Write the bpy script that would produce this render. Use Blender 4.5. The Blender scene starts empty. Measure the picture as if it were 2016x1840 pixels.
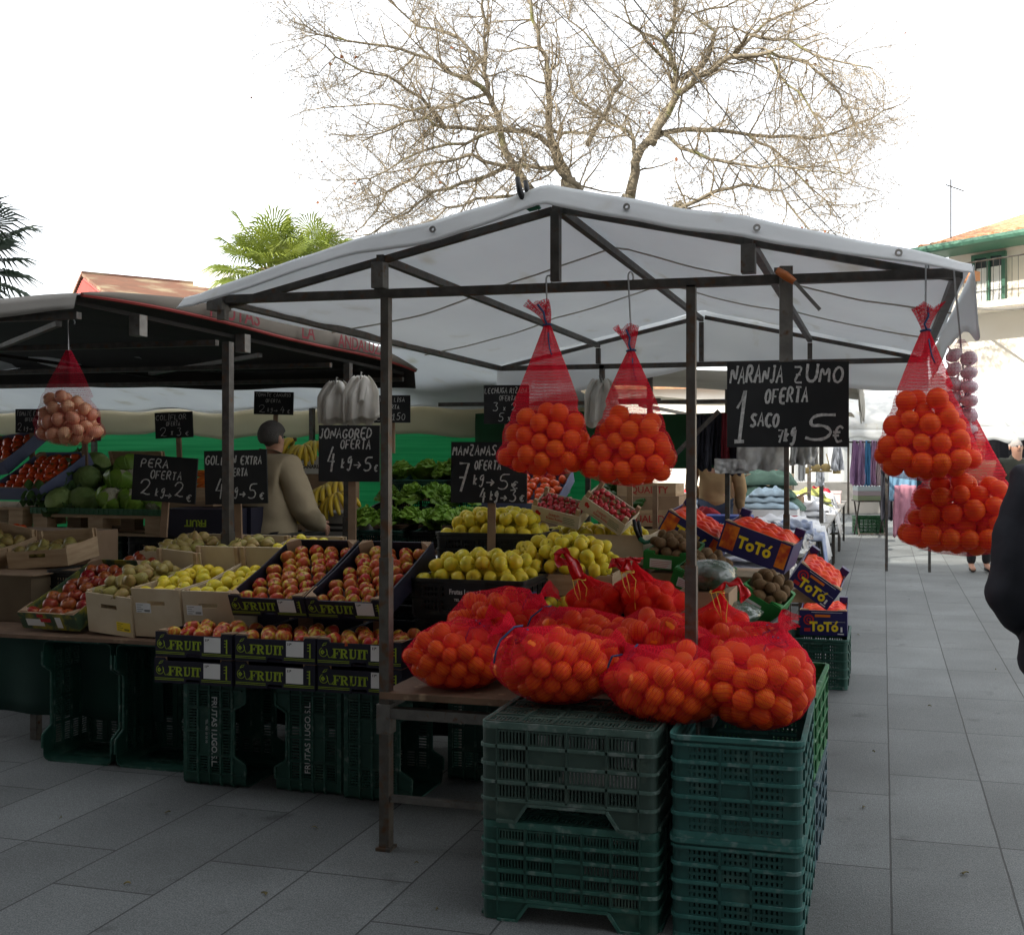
import bpy, bmesh, math, random
import numpy as np
from mathutils import Vector, Matrix, Euler, noise
R = math.radians
scene = bpy.context.scene
col = scene.collection

# ------------------------------------------------------------------ camera, light, exposure
YAW = 14.04
CS, SN = math.cos(R(YAW)), math.sin(R(YAW))
FPX, CXP, HY, EYE = 2050.0, 1226.0, 890.0, 1.55      # focal length, principal point and horizon on a 2016 px wide picture
cam = bpy.data.cameras.new("camera")
cam.sensor_width = 36.0
cam.lens = FPX / 2016 * 36
cam.shift_x = (1008 - CXP) / 2016
cam.shift_y = -(920 - HY) / 2016
cam.clip_start, cam.clip_end = 0.05, 600
camo = bpy.data.objects.new("camera", cam)
camo.location = (0, 0, EYE)
camo.rotation_euler = (R(90), 0, R(YAW))
col.objects.link(camo)
scene.camera = camo

SUN_EL, SUN_AZ = 35.0, -136.0                         # azimuth clockwise from +Y: the sun is behind the camera, to the left
w = bpy.data.worlds.new("World")
scene.world = w
w.use_nodes = True
nt = w.node_tree
nt.nodes.clear()
wo = nt.nodes.new("ShaderNodeOutputWorld")
bg = nt.nodes.new("ShaderNodeBackground")
sky = nt.nodes.new("ShaderNodeTexSky")
sky.sky_type = 'NISHITA'
sky.sun_disc = False
sky.sun_elevation = R(SUN_EL)
sky.sun_rotation = R(SUN_AZ)
sky.air_density, sky.dust_density, sky.ozone_density = 1.0, 1.5, 1.0
hs = nt.nodes.new("ShaderNodeHueSaturation")
hs.inputs["Saturation"].default_value = 0.45
nt.links.new(sky.outputs[0], hs.inputs["Color"])
veil = nt.nodes.new("ShaderNodeMix")                    # thin bright cloud over the whole sky
veil.data_type = 'RGBA'
veil.inputs[0].default_value = 0.55
veil.inputs[7].default_value = (8.2, 8.4, 8.6, 1)
nt.links.new(hs.outputs[0], veil.inputs[6])
nt.links.new(veil.outputs[2], bg.inputs[0])
bg.inputs[1].default_value = 0.13
nt.links.new(bg.outputs[0], wo.inputs[0])

sl = bpy.data.lights.new("sun", 'SUN')
sl.energy = 4.0
sl.angle = R(0.5)
sl.color = (1.0, 0.93, 0.82)
so = bpy.data.objects.new("sun", sl)
tosun = Vector((math.sin(R(SUN_AZ)) * math.cos(R(SUN_EL)), math.cos(R(SUN_AZ)) * math.cos(R(SUN_EL)), math.sin(R(SUN_EL))))
so.rotation_euler = tosun.to_track_quat('Z', 'Y').to_euler()
so.location = (-10, -10, 30)
col.objects.link(so)

vs = scene.view_settings
vs.view_transform = 'Standard'
vs.look = 'None'
vs.exposure = 1.3
vs.gamma = 1.0
scene.cycles.transparent_max_bounces = 24
scene.cycles.max_bounces = 8
scene.cycles.use_adaptive_sampling = True

# ------------------------------------------------------------------ helpers
def ray(x, y):
    a = (x - CXP) / FPX
    return Vector((a * CS - SN, a * SN + CS, (HY - y) / FPX))
EYEV = Vector((0, 0, EYE))
def PD(x, y, D): return EYEV + ray(x, y) * D                      # point at a distance along the view axis
def PY(x, y, Y): r = ray(x, y); return EYEV + r * (Y / r.y)        # point on the plane Y = const
def PX(x, y, X): r = ray(x, y); return EYEV + r * (X / r.x)
def PZ(x, y, Z): r = ray(x, y); return EYEV + r * ((Z - EYE) / r.z)
def dist(p): return -p[0] * SN + p[1] * CS
def V(*a): return Vector(a)

class MB:
    def __init__(s): s.v, s.f, s.m, s.mi, s.uv = [], [], [], 0, None
    def add(s, vs, fs, mi=None):
        b = len(s.v)
        s.v.extend([tuple(v) for v in vs])
        s.f.extend([tuple(i + b for i in f) for f in fs])
        s.m.extend([s.mi if mi is None else mi] * len(fs))
    def box(s, c, size, rot=None, mi=None):
        hx, hy, hz = size[0] / 2, size[1] / 2, size[2] / 2
        vs = [Vector((x, y, z)) for x in (-hx, hx) for y in (-hy, hy) for z in (-hz, hz)]
        if rot is not None:
            vs = [rot @ v for v in vs]
        c = Vector(c)
        s.add([v + c for v in vs], [(0, 1, 3, 2), (4, 6, 7, 5), (0, 4, 5, 1), (2, 3, 7, 6), (0, 2, 6, 4), (1, 5, 7, 3)], mi)
    def bb(s, x0, x1, y0, y1, z0, z1, mi=None):
        s.box(((x0 + x1) / 2, (y0 + y1) / 2, (z0 + z1) / 2), (x1 - x0, y1 - y0, z1 - z0), None, mi)
    def beam(s, p, q, wx, wz=None, mi=None, up=(0, 0, 1)):
        p, q = Vector(p), Vector(q)
        d = q - p
        L = d.length
        if L < 1e-6: return
        z = d / L
        u = Vector(up)
        if abs(u.dot(z)) > .95: u = Vector((0, 1, 0)) if abs(z.y) < .9 else Vector((1, 0, 0))
        x = u.cross(z).normalized()
        y = z.cross(x)
        M = Matrix((x, y, z)).transposed()
        s.box((p + q) / 2, (wx, wz or wx, L), M, mi)
    def tube(s, pts, rad, n=8, mi=None, cap=True):
        pts = [Vector(p) for p in pts]
        if not hasattr(rad, '__len__'): rad = [rad] * len(pts)
        vs, fs = [], []
        prev = None
        for i, p in enumerate(pts):
            t = (pts[min(i + 1, len(pts) - 1)] - pts[max(i - 1, 0)])
            if t.length < 1e-9: t = Vector((0, 0, 1))
            t.normalize()
            if prev is None:
                a = Vector((0, 0, 1)) if abs(t.z) < .9 else Vector((1, 0, 0))
                x = a.cross(t).normalized()
            else:
                x = (prev - t * prev.dot(t))
                x = x.normalized() if x.length > 1e-6 else Vector((1, 0, 0))
            prev = x
            y = t.cross(x)
            for k in range(n):
                an = 2 * math.pi * k / n
                vs.append(p + (x * math.cos(an) + y * math.sin(an)) * rad[i])
        for i in range(len(pts) - 1):
            for k in range(n):
                k2 = (k + 1) % n
                fs.append((i * n + k, i * n + k2, (i + 1) * n + k2, (i + 1) * n + k))
        if cap:
            fs.append(tuple(range(n))[::-1])
            fs.append(tuple(range((len(pts) - 1) * n, len(pts) * n)))
        s.add(vs, fs, mi)
    def lathe(s, prof, n=16, c=(0, 0, 0), mi=None, wob=None):
        vs, fs = [], []
        for i, (r, z) in enumerate(prof):
            for k in range(n):
                a = 2 * math.pi * k / n
                rr = r * (wob(a, i) if wob else 1)
                vs.append((c[0] + rr * math.cos(a), c[1] + rr * math.sin(a), c[2] + z))
        for i in range(len(prof) - 1):
            for k in range(n):
                k2 = (k + 1) % n
                fs.append((i * n + k, i * n + k2, (i + 1) * n + k2, (i + 1) * n + k))
        s.add(vs, fs, mi)
    def prism(s, poly, y0, y1, mi=None):            # polygon in XZ, extruded along Y
        n = len(poly)
        vs = [(x, y0, z) for x, z in poly] + [(x, y1, z) for x, z in poly]
        fs = [tuple(range(n)), tuple(range(2 * n - 1, n - 1, -1))]
        for i in range(n):
            j = (i + 1) % n
            fs.append((i, i + n, j + n, j))
        s.add(vs, fs, mi)
    def grid(s, fn, nu, nv, mi=None):
        vs = [fn(i / nu, j / nv) for j in range(nv + 1) for i in range(nu + 1)]
        fs = [(j * (nu + 1) + i, j * (nu + 1) + i + 1, (j + 1) * (nu + 1) + i + 1, (j + 1) * (nu + 1) + i) for j in range(nv) for i in range(nu)]
        s.add(vs, fs, mi)
    def sheet(s, fn, nu, nv, th=.004, mi=None, mi2=None):  # a cloth with two sides th apart
        g = [[Vector(fn(i / nu, j / nv)) for i in range(nu + 1)] for j in range(nv + 1)]
        nrm = [[None] * (nu + 1) for _ in range(nv + 1)]
        for j in range(nv + 1):
            for i in range(nu + 1):
                du = g[j][min(i + 1, nu)] - g[j][max(i - 1, 0)]
                dv = g[min(j + 1, nv)][i] - g[max(j - 1, 0)][i]
                n = du.cross(dv)
                nrm[j][i] = n.normalized() if n.length > 1e-9 else Vector((0, 0, 1))
        W = nu + 1
        top = [g[j][i] for j in range(nv + 1) for i in range(W)]
        bot = [g[j][i] - nrm[j][i] * th for j in range(nv + 1) for i in range(W)]
        N = len(top)
        f1 = [(j * W + i, j * W + i + 1, (j + 1) * W + i + 1, (j + 1) * W + i) for j in range(nv) for i in range(nu)]
        s.add(top + bot, f1, mi)
        b = len(s.v) - 2 * N
        def ap(f, m): s.f.append(tuple(b + k for k in f)); s.m.append(s.mi if m is None else m)
        m2 = mi if mi2 is None else mi2
        for f in f1: ap(tuple(k + N for k in f[::-1]), m2)
        ring = [i for i in range(W)] + [j * W + nu for j in range(1, nv + 1)] + [nv * W + i for i in range(nu - 1, -1, -1)] + [j * W for j in range(nv - 1, 0, -1)]
        for k in range(len(ring)):
            p, q = ring[k], ring[(k + 1) % len(ring)]
            ap((p, p + N, q + N, q), mi)
    def sphere(s, c, r, nu=12, nv=8, mi=None, sc=(1, 1, 1), fn=None):
        vs, fs = [], []
        for j in range(nv + 1):
            th = math.pi * j / nv
            for i in range(nu):
                ph = 2 * math.pi * i / nu
                d = Vector((math.sin(th) * math.cos(ph), math.sin(th) * math.sin(ph), math.cos(th)))
                k = r * (fn(d) if fn else 1)
                vs.append((c[0] + d.x * k * sc[0], c[1] + d.y * k * sc[1], c[2] + d.z * k * sc[2]))
        for j in range(nv):
            for i in range(nu):
                i2 = (i + 1) % nu
                fs.append((j * nu + i, (j + 1) * nu + i, (j + 1) * nu + i2, j * nu + i2))
        s.add(vs, fs, mi)
    def mesh(s, name, mats, smooth=False):
        me = bpy.data.meshes.new(name)
        me.from_pydata(s.v, [], s.f)
        if not isinstance(mats, (list, tuple)): mats = [mats]
        for m in mats: me.materials.append(m)
        if len(mats) > 1: me.polygons.foreach_set("material_index", s.m)
        if smooth: me.polygons.foreach_set("use_smooth", [True] * len(me.polygons))
        bm = bmesh.new()
        bm.from_mesh(me)
        if smooth: bmesh.ops.remove_doubles(bm, verts=bm.verts, dist=1e-5)
        bmesh.ops.recalc_face_normals(bm, faces=bm.faces)
        bm.to_mesh(me)
        bm.free()
        me.update()
        return me
    def build(s, name, mats, parent=None, smooth=False, loc=None, rot=None):
        return obj(name, s.mesh(name, mats, smooth), parent, loc, rot)

def obj(name, me, parent=None, loc=None, rot=None):
    o = bpy.data.objects.new(name, me)
    col.objects.link(o)
    if parent is not None: o.parent = parent
    if loc is not None: o.location = loc
    if rot is not None: o.rotation_euler = rot
    return o
def tag(o, label=None, cat=None, group=None, kind=None):
    if label: o['label'] = label
    if cat: o['category'] = cat
    if group: o['group'] = group
    if kind: o['kind'] = kind
    return o
def thing(name, label, cat, loc=(0, 0, 0), rot=(0, 0, 0), group=None):
    o = bpy.data.objects.new(name, None)
    o.empty_display_size = .1
    col.objects.link(o)
    o.location = loc
    o.rotation_euler = rot
    return tag(o, label, cat, group)
def copy_tree(o, parent=None, label=None, group=None, loc=None, rot=None):
    c = o.copy()
    col.objects.link(c)
    if parent is not None: c.parent = parent
    if label: c['label'] = label
    if group: c['group'] = group
    if loc is not None: c.location = loc
    if rot is not None: c.rotation_euler = rot
    for ch in [k for k in o.children]:
        copy_tree(ch, c)
    return c

MATS = {}
def mat(name, c, c2=None, sc=12, rough=.6, metal=0, bump=0, bsc=60, spec=.4, trans=0, rnd=None, ramp=(.35, .65), detail=4, coord='Object', stretch=None, wear=None):
    if name in MATS: return MATS[name]
    m = bpy.data.materials.new(name)
    m.use_nodes = True
    t = m.node_tree
    p = t.nodes["Principled BSDF"]
    p.inputs["Roughness"].default_value = rough
    p.inputs["Metallic"].default_value = metal
    p.inputs["Specular IOR Level"].default_value = spec
    tc = t.nodes.new("ShaderNodeTexCoord")
    src = tc.outputs[coord]
    oi = t.nodes.new("ShaderNodeObjectInfo")
    if rnd is not None or c2 is not None:
        va = t.nodes.new("ShaderNodeVectorMath"); va.operation = 'ADD'
        vm = t.nodes.new("ShaderNodeVectorMath"); vm.operation = 'SCALE'
        cb = t.nodes.new("ShaderNodeCombineXYZ")
        for k in range(3): t.links.new(oi.outputs["Random"], cb.inputs[k])
        t.links.new(cb.outputs[0], vm.inputs[0]); vm.inputs["Scale"].default_value = 17.3
        t.links.new(src, va.inputs[0]); t.links.new(vm.outputs[0], va.inputs[1])
        src = va.outputs[0]
    if stretch:
        mp = t.nodes.new("ShaderNodeMapping"); mp.inputs["Scale"].default_value = stretch
        t.links.new(src, mp.inputs[0]); src = mp.outputs[0]
    def mixc(fac, a, b):
        x = t.nodes.new("ShaderNodeMix"); x.data_type = 'RGBA'
        for sock, val in ((x.inputs[0], fac), (x.inputs[6], a), (x.inputs[7], b)):
            if hasattr(val, 'is_output'): t.links.new(val, sock)
            elif isinstance(val, (int, float)): sock.default_value = val
            else: sock.default_value = (*val, 1)
        return x.outputs[2]
    def noise_fac(scale, lo, hi, det=detail):
        n = t.nodes.new("ShaderNodeTexNoise"); n.inputs["Scale"].default_value = scale; n.inputs["Detail"].default_value = det
        t.links.new(src, n.inputs["Vector"])
        r = t.nodes.new("ShaderNodeMapRange"); r.inputs[1].default_value = lo; r.inputs[2].default_value = hi
        t.links.new(n.outputs[0], r.inputs[0])
        return r.outputs[0]
    base = c
    if c2 is not None: base = mixc(noise_fac(sc, *ramp), c, c2)
    if rnd is not None:
        mr = t.nodes.new("ShaderNodeMath"); mr.operation = 'MULTIPLY'; mr.inputs[1].default_value = rnd[1]
        t.links.new(oi.outputs["Random"], mr.inputs[0])
        base = mixc(mr.outputs[0], base, rnd[0])
    if wear is not None: base = mixc(noise_fac(wear[1], wear[2], wear[3], 8), base, wear[0])
    if hasattr(base, 'is_output'): t.links.new(base, p.inputs["Base Color"])
    else: p.inputs["Base Color"].default_value = (*base, 1)
    if bump:
        n = t.nodes.new("ShaderNodeTexNoise"); n.inputs["Scale"].default_value = bsc; n.inputs["Detail"].default_value = 3
        t.links.new(src, n.inputs["Vector"])
        b = t.nodes.new("ShaderNodeBump"); b.inputs["Strength"].default_value = bump; b.inputs["Distance"].default_value = .01
        t.links.new(n.outputs[0], b.inputs["Height"]); t.links.new(b.outputs[0], p.inputs["Normal"])
    if trans:
        tr = t.nodes.new("ShaderNodeBsdfTranslucent")
        if hasattr(base, 'is_output'): t.links.new(base, tr.inputs[0])
        else: tr.inputs[0].default_value = (*base, 1)
        mx = t.nodes.new("ShaderNodeMixShader"); mx.inputs[0].default_value = trans
        t.links.new(p.outputs[0], mx.inputs[1]); t.links.new(tr.outputs[0], mx.inputs[2])
        t.links.new(mx.outputs[0], t.nodes["Material Output"].inputs[0])
    MATS[name] = m
    return m

# ---- lettering: a hand-drawn stroke alphabet for chalk, the built-in font for print
STROKE = {'A': "0,0 .5,1 1,0|.2,.4 .8,.4", 'B': "0,0 0,1 .7,.95 .8,.75 .6,.55 0,.5 .8,.4 .9,.2 .7,0 0,0",
 'C': "1,.85 .6,1 .2,.85 0,.5 .2,.15 .6,0 1,.15", 'D': "0,0 0,1 .6,.9 1,.5 .6,.1 0,0", 'E': "1,1 0,1 0,0 1,0|0,.5 .8,.5",
 'F': "1,1 0,1 0,0|0,.5 .7,.5", 'G': "1,.85 .6,1 .2,.85 0,.5 .2,.15 .6,0 1,.2 1,.45 .6,.45", 'H': "0,0 0,1|1,0 1,1|0,.5 1,.5",
 'I': "0,1 .3,1 .6,1|.3,1 .3,0|0,0 .6,0", 'J': "0,.2 .2,0 .6,.05 .7,.3 .7,1|.3,1 1,1", 'K': "0,0 0,1|.9,1 0,.45 .9,0", 'L': "0,1 0,0 .9,0",
 'M': "0,0 .1,1 .5,.3 .9,1 1,0", 'N': "0,0 .1,1 .9,0 1,1", 'O': "0,.5 .15,.85 .5,1 .85,.85 1,.5 .85,.15 .5,0 .15,.15 0,.5",
 'P': "0,0 0,1 .7,.95 .85,.75 .7,.5 0,.45", 'R': "0,0 0,1 .7,.95 .85,.75 .7,.5 0,.45|.4,.45 1,0", 'S': "1,.85 .6,1 .15,.85 .2,.6 .8,.42 .9,.15 .5,0 0,.12",
 'T': "0,1 1,1|.5,1 .5,0", 'U': "0,1 0,.25 .3,0 .7,0 1,.25 1,1", 'V': "0,1 .5,0 1,1", 'X': "0,0 1,1|0,1 1,0", 'Y': "0,1 .5,.5 1,1|.5,.5 .5,0",
 'Z': "0,1 1,1 0,0 1,0|.25,.5 .75,.5", '1': "0,.65 .5,1 .5,0|.1,0 .9,0", '2': "0,.7 .15,.95 .55,1 .85,.8 .7,.5 .3,.15 .1,.05 .35,.12 .7,0 1,.05",
 '3': "0,.95 .9,1 .4,.6 .8,.5 .95,.25 .6,0 0,.1", '4': "1,.35 0,.35 .5,1|.72,.7 .68,-.1", '5': "1,1 .2,1 .1,.55 .6,.6 .95,.35 .75,.05 .3,0 0,.1",
 '7': "0,1 .9,1 .45,0|.15,.5 .8,.5", '0': "0,.5 .15,.85 .5,1 .85,.85 1,.5 .85,.15 .5,0 .15,.15 0,.5",
 '€': "1,.8 .65,.95 .3,.75 .22,.35 .55,.03 1,.15|0,.6 .75,.6|0,.42 .65,.42", '>': "0,.45 1,.45|.6,.75 1,.45 .6,.15",
 'x': "0,0 .8,.7|0,.7 .8,0", 'k': "0,0 0,1|.6,.65 0,.3 .6,0", 'g': "1,1 .5,1 .1,.75 .3,.45 .8,.55 1,1 .9,0 .5,-.3 .1,-.1", '-': "0,.45 .8,.45"}
def chalk(mb, text, x, z, h, ws=.62, lw=.006, y=-.002, slant=.12, rng=random, gap=1.34, fit=None):
    cx = x
    wf = lambda ch: .5 if ch in 'I' else .7 if ch in 'Jkg' else 1
    if fit:                                         # total width given: the letter width follows
        n = len(text); sp_ = text.count(' ')
        nat = sum(wf(c) for c in text if c != ' ') * gap - (gap - 1) + .8 * sp_
        ws = max(.12, (fit - slant * h - (n - sp_ - 1) * h * .06) / (h * nat))
    for ch in text:
        if ch == ' ': cx += h * ws * .8; continue
        jz = rng.uniform(-.05, .05) * h
        sc = rng.uniform(.92, 1.08)
        wc = h * ws * (.5 if ch in 'I' else .7 if ch in 'Jkg' else 1)
        for pl in STROKE[ch].split('|'):
            pts = [tuple(map(float, q.split(','))) for q in pl.split()]
            P = [Vector((cx + px * wc * sc + slant * pz * h, 0, z + jz + pz * h * sc)) for px, pz in pts]
            if len(P) > 3:                                  # round the polyline off
                for _ in range(2):
                    Q = [P[0]]
                    for a, b in zip(P, P[1:]): Q += [a * .75 + b * .25, a * .25 + b * .75]
                    P = Q + [P[-1]]
            L = lw * rng.uniform(.8, 1.15)
            vs, fs = [], []
            for i, p in enumerate(P):
                t = P[min(i + 1, len(P) - 1)] - P[max(i - 1, 0)]
                n = Vector((-t.z, 0, t.x)).normalized() * L * .5 * rng.uniform(.75, 1.2)
                vs += [(p + n) + Vector((0, y, 0)), (p - n) + Vector((0, y, 0))]
                if i: fs.append((2 * i - 2, 2 * i - 1, 2 * i + 1, 2 * i))
            mb.add(vs, fs)
        cx += wc * gap + h * .06
    return cx
TXT = {}
def print_mesh(text, size, bold=0.0, mname='ink', m=None, ext=.0006, spacing=1.0):
    key = (text, size, bold, mname, spacing)
    if key in TXT: return TXT[key]
    cu = bpy.data.curves.new("lettering", 'FONT')
    cu.body = text; cu.size = size; cu.offset = bold; cu.extrude = ext; cu.align_x = 'CENTER'; cu.align_y = 'CENTER'; cu.resolution_u = 3
    cu.space_character = spacing
    o = bpy.data.objects.new("lettering", cu)
    col.objects.link(o)
    me = bpy.data.meshes.new_from_object(o)
    bpy.data.objects.remove(o)
    bpy.data.curves.remove(cu)
    me.materials.clear(); me.materials.append(m)
    TXT[key] = me
    return me
def lettering(text, size, parent, loc, m, bold=0, rot=(R(90), 0, 0), sx=1, spacing=1.0, name='lettering'):
    o = obj(name, print_mesh(text, size, bold, m.name, m, spacing=spacing), parent, loc, rot)
    o.scale = (sx, 1, 1)
    return o
# ------------------------------------------------------------------ shared materials
m_steel = mat("galvanised_steel", (.13, .125, .115), (.19, .18, .165), 18, .5, .55, .15, 90, wear=((.13, .075, .045), 30, .58, .72))
m_dsteel = mat("dark_steel", (.065, .060, .055), (.105, .098, .088), 18, .5, .45, .15, 90, wear=((.11, .06, .035), 26, .55, .7))
m_post = mat("rusty_post_steel", (.085, .075, .065), (.13, .12, .105), 14, .5, .4, .15, 90, wear=((.12, .06, .03), 20, .52, .68))
m_zinc = mat("bright_zinc", (.55, .55, .55), None, rough=.3, metal=1)
m_wood = mat("poplar_wood", (.50, .36, .22), (.40, .27, .155), 6, .75, bump=.12, bsc=30, stretch=(1, 1, 8))
m_wood2 = mat("pale_plywood", (.66, .55, .39), (.55, .43, .28), 5, .75, bump=.08, bsc=40, rnd=((.45, .36, .24), .5))
m_ply = mat("worn_plywood", (.20, .12, .075), (.13, .08, .05), 7, .7, bump=.2, bsc=40, wear=((.34, .24, .15), 14, .6, .75))
m_stake = mat("stake_wood", (.30, .20, .125), (.22, .14, .085), 9, .8, bump=.2, bsc=40)
m_black = mat("black_plastic", (.012, .012, .013), None, rough=.5)
m_white = mat("white_paper", (.75, .75, .74), None, rough=.6)

# ------------------------------------------------------------------ ground: granite slabs
def granite():
    m = bpy.data.materials.new("granite_slabs"); m.use_nodes = True
    t = m.node_tree; p = t.nodes["Principled BSDF"]
    N = t.nodes.new; Lk = t.links.new
    tc = N("ShaderNodeTexCoord")
    sp = N("ShaderNodeSeparateXYZ"); Lk(tc.outputs["Object"], sp.inputs[0])
    ax = N("ShaderNodeMath"); ax.operation = 'ADD'; ax.inputs[1].default_value = 100 * .418 - .03; Lk(sp.outputs[0], ax.inputs[0])
    ay = N("ShaderNodeMath"); ay.operation = 'ADD'; ay.inputs[1].default_value = 86 - .02; Lk(sp.outputs[1], ay.inputs[0])
    cb = N("ShaderNodeCombineXYZ"); Lk(ay.outputs[0], cb.inputs[0]); Lk(ax.outputs[0], cb.inputs[1])
    # joints waver a little
    nz = N("ShaderNodeTexNoise"); nz.inputs["Scale"].default_value = 3; Lk(tc.outputs["Object"], nz.inputs["Vector"])
    ms = N("ShaderNodeVectorMath"); ms.operation = 'SCALE'; ms.inputs["Scale"].default_value = .006; Lk(nz.outputs["Color"], ms.inputs[0])
    ad = N("ShaderNodeVectorMath"); ad.operation = 'ADD'; Lk(cb.outputs[0], ad.inputs[0]); Lk(ms.outputs[0], ad.inputs[1])
    br = N("ShaderNodeTexBrick")
    br.inputs["Scale"].default_value = 1; br.inputs["Brick Width"].default_value = .86; br.inputs["Row Height"].default_value = .418
    br.inputs["Mortar Size"].default_value = .0045; br.inputs["Mortar Smooth"].default_value = .3; br.inputs["Bias"].default_value = 0
    br.offset = .37; br.offset_frequency = 3
    br.inputs["Color1"].default_value = (.0, 0, 0, 1); br.inputs["Color2"].default_value = (1, 1, 1, 1); br.inputs["Mortar"].default_value = (.5, .5, .5, 1)
    Lk(ad.outputs[0], br.inputs["Vector"])
    def nf(sc, det, lo, hi, a, b):
        n = N("ShaderNodeTexNoise"); n.inputs["Scale"].default_value = sc; n.inputs["Detail"].default_value = det; Lk(tc.outputs["Object"], n.inputs["Vector"])
        r = N("ShaderNodeMapRange"); r.inputs[1].default_value = lo; r.inputs[2].default_value = hi; r.inputs[3].default_value = a; r.inputs[4].default_value = b
        Lk(n.outputs[0], r.inputs[0]); return r.outputs[0]
    def mul(a, b):
        x = N("ShaderNodeMath"); x.operation = 'MULTIPLY'; Lk(a, x.inputs[0]); Lk(b, x.inputs[1]); return x.outputs[0]
    v = mul(nf(190, 3, .35, .65, .58, 1.46), nf(55, 4, .3, .7, .86, 1.14))
    v = mul(v, nf(1.6, 6, .3, .7, .76, 1.18))
    sv = N("ShaderNodeMapRange"); sv.inputs[3].default_value = .86; sv.inputs[4].default_value = 1.14
    Lk(br.outputs["Color"], sv.inputs[0]); v = mul(v, sv.outputs[0])
    jm = N("ShaderNodeMapRange"); jm.inputs[3].default_value = 1; jm.inputs[4].default_value = .24; Lk(br.outputs["Fac"], jm.inputs[0]); v = mul(v, jm.outputs[0])
    st = nf(5, 8, .62, .76, 1, .55); v = mul(v, st)             # stains
    sc = N("ShaderNodeVectorMath"); sc.operation = 'SCALE'; sc.inputs[0].default_value = (.124, .134, .134); Lk(v, sc.inputs["Scale"])
    Lk(sc.outputs[0], p.inputs["Base Color"])
    p.inputs["Roughness"].default_value = .72
    b = N("ShaderNodeBump"); b.inputs["Strength"].default_value = .35; b.inputs["Distance"].default_value = .004
    hh = N("ShaderNodeMath"); hh.operation = 'MULTIPLY_ADD'; hh.inputs[1].default_value = -2.0; Lk(br.outputs["Fac"], hh.inputs[0]); Lk(nf(160, 3, .3, .7, 0, .5), hh.inputs[2])
    Lk(hh.outputs[0], b.inputs["Height"]); Lk(b.outputs[0], p.inputs["Normal"])
    return m
g = MB(); g.add([(-150, -60, 0), (150, -60, 0), (150, 250, 0), (-150, 250, 0)], [(0, 1, 2, 3)])
ground = tag(g.build("pavement", granite()), kind='structure', label="grey granite slab pavement of the market square", cat="pavement")
g = MB(); g.add([(-500, -500, -.02), (500, -500, -.02), (500, 500, -.02), (-500, 500, -.02)], [(0, 1, 2, 3)])
tag(g.build("ground", mat("far_ground", (.20, .20, .19), (.16, .16, .15), .2)), kind='structure', label="grey ground beyond the market square", cat="ground")

# ------------------------------------------------------------------ buildings
m_plaster = mat("cream_plaster", (.84, .79, .70), (.80, .74, .64), 1.2, .85, bump=.1, bsc=20)
m_tile = mat("clay_tile", (.50, .22, .11), (.62, .36, .20), 5, .85, bump=.2, bsc=30, wear=((.20, .16, .10), 3, .55, .7))
m_greenpaint = mat("green_paint", (.06, .16, .11), None, rough=.5)
m_glass = mat("window_glass", (.03, .045, .055), None, rough=.06, spec=.8)
def right_house():
    p0 = PD(1868, 480, 21.0)
    t = thing("house", "cream plastered house with clay tiled eave and green window above the white awning", "house", (p0.x, p0.y, 0), (0, 0, R(-36.2)))
    Hh = 5.55
    mb = MB(); mb.bb(0, 14, 0, 8, 0, Hh); mb.bb(-.02, 14.02, -.03, -.001, 2.95, 3.07); mb.build("wall", m_plaster, t)
    mb = MB()
    def tile(u, v):
        x = -.25 + u * 15
        return (x, -.75 + v * 4.5, Hh + .02 + v * 1.4 + .055 * abs(math.sin(x * math.pi / .26)) ** .6)
    mb.sheet(tile, 400, 10, .05)
    for k in range(57):
        x = -.25 + .13 + .26 * k
        mb.tube([(x, -.80, Hh + .03), (x, -.3, Hh + .11)], [.075, .07], 8)
    mb.build("roof", m_tile, t)
    mb = MB(); mb.tube([(-.4, -.86, Hh - .03), (14, -.86, Hh - .03)], .075, 8); mb.bb(-.4, 14, -.80, -.1, Hh - .09, Hh - .05); mb.build("gutter", m_greenpaint, t)
    for wx in (.55, 3.4, 6.2, 9.0):
        f = MB()
        wz = 4.42
        for a, b2, c, d in ((wx, wx + .72, wz, wz + .05), (wx, wx + .72, wz + .93, wz + 1.0), (wx, wx + .07, wz + .05, wz + .93), (wx + .65, wx + .72, wz + .05, wz + .93), (wx + .33, wx + .39, wz + .05, wz + .93)):
            f.bb(a, b2, -.08, -.002, c, d)
        fo = f.build("window_frame", m_greenpaint, t)
        g2 = MB(); g2.bb(wx + .07, wx + .65, -.03, -.01, wz + .05, wz + .93); g2.build("pane", m_glass, fo)
        c2 = MB()
        for q in range(2):
            x0 = wx + .09 + q * .31
            c2.grid(lambda u, v: (x0 + u * .22, -.036 - .004 * math.sin(u * 20), wz + .07 + v * .66), 14, 2)
        c2.build("curtain", mat("lace", (.8, .8, .78), None, rough=.9), fo)
    b = MB(); b.bb(.1, 14, -.75, -.002, 4.26, 4.38); b.build("balcony", m_plaster, t)
    r = MB()
    r.tube([(-.1, -.7, 5.16), (14, -.7, 5.16)], .016, 6)
    for k in range(110): r.tube([(.15 + k * .125, -.7, 4.38), (.15 + k * .125, -.7, 5.16)], .006, 4)
    r.build("railing", m_dsteel, t)
    b = MB(); b.bb(.62, 1.15, -.98, -.74, 4.78, 4.95); b.build("window_box", mat("terracotta", (.55, .26, .13), None, rough=.8), t)
    return t
right_house()
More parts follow.
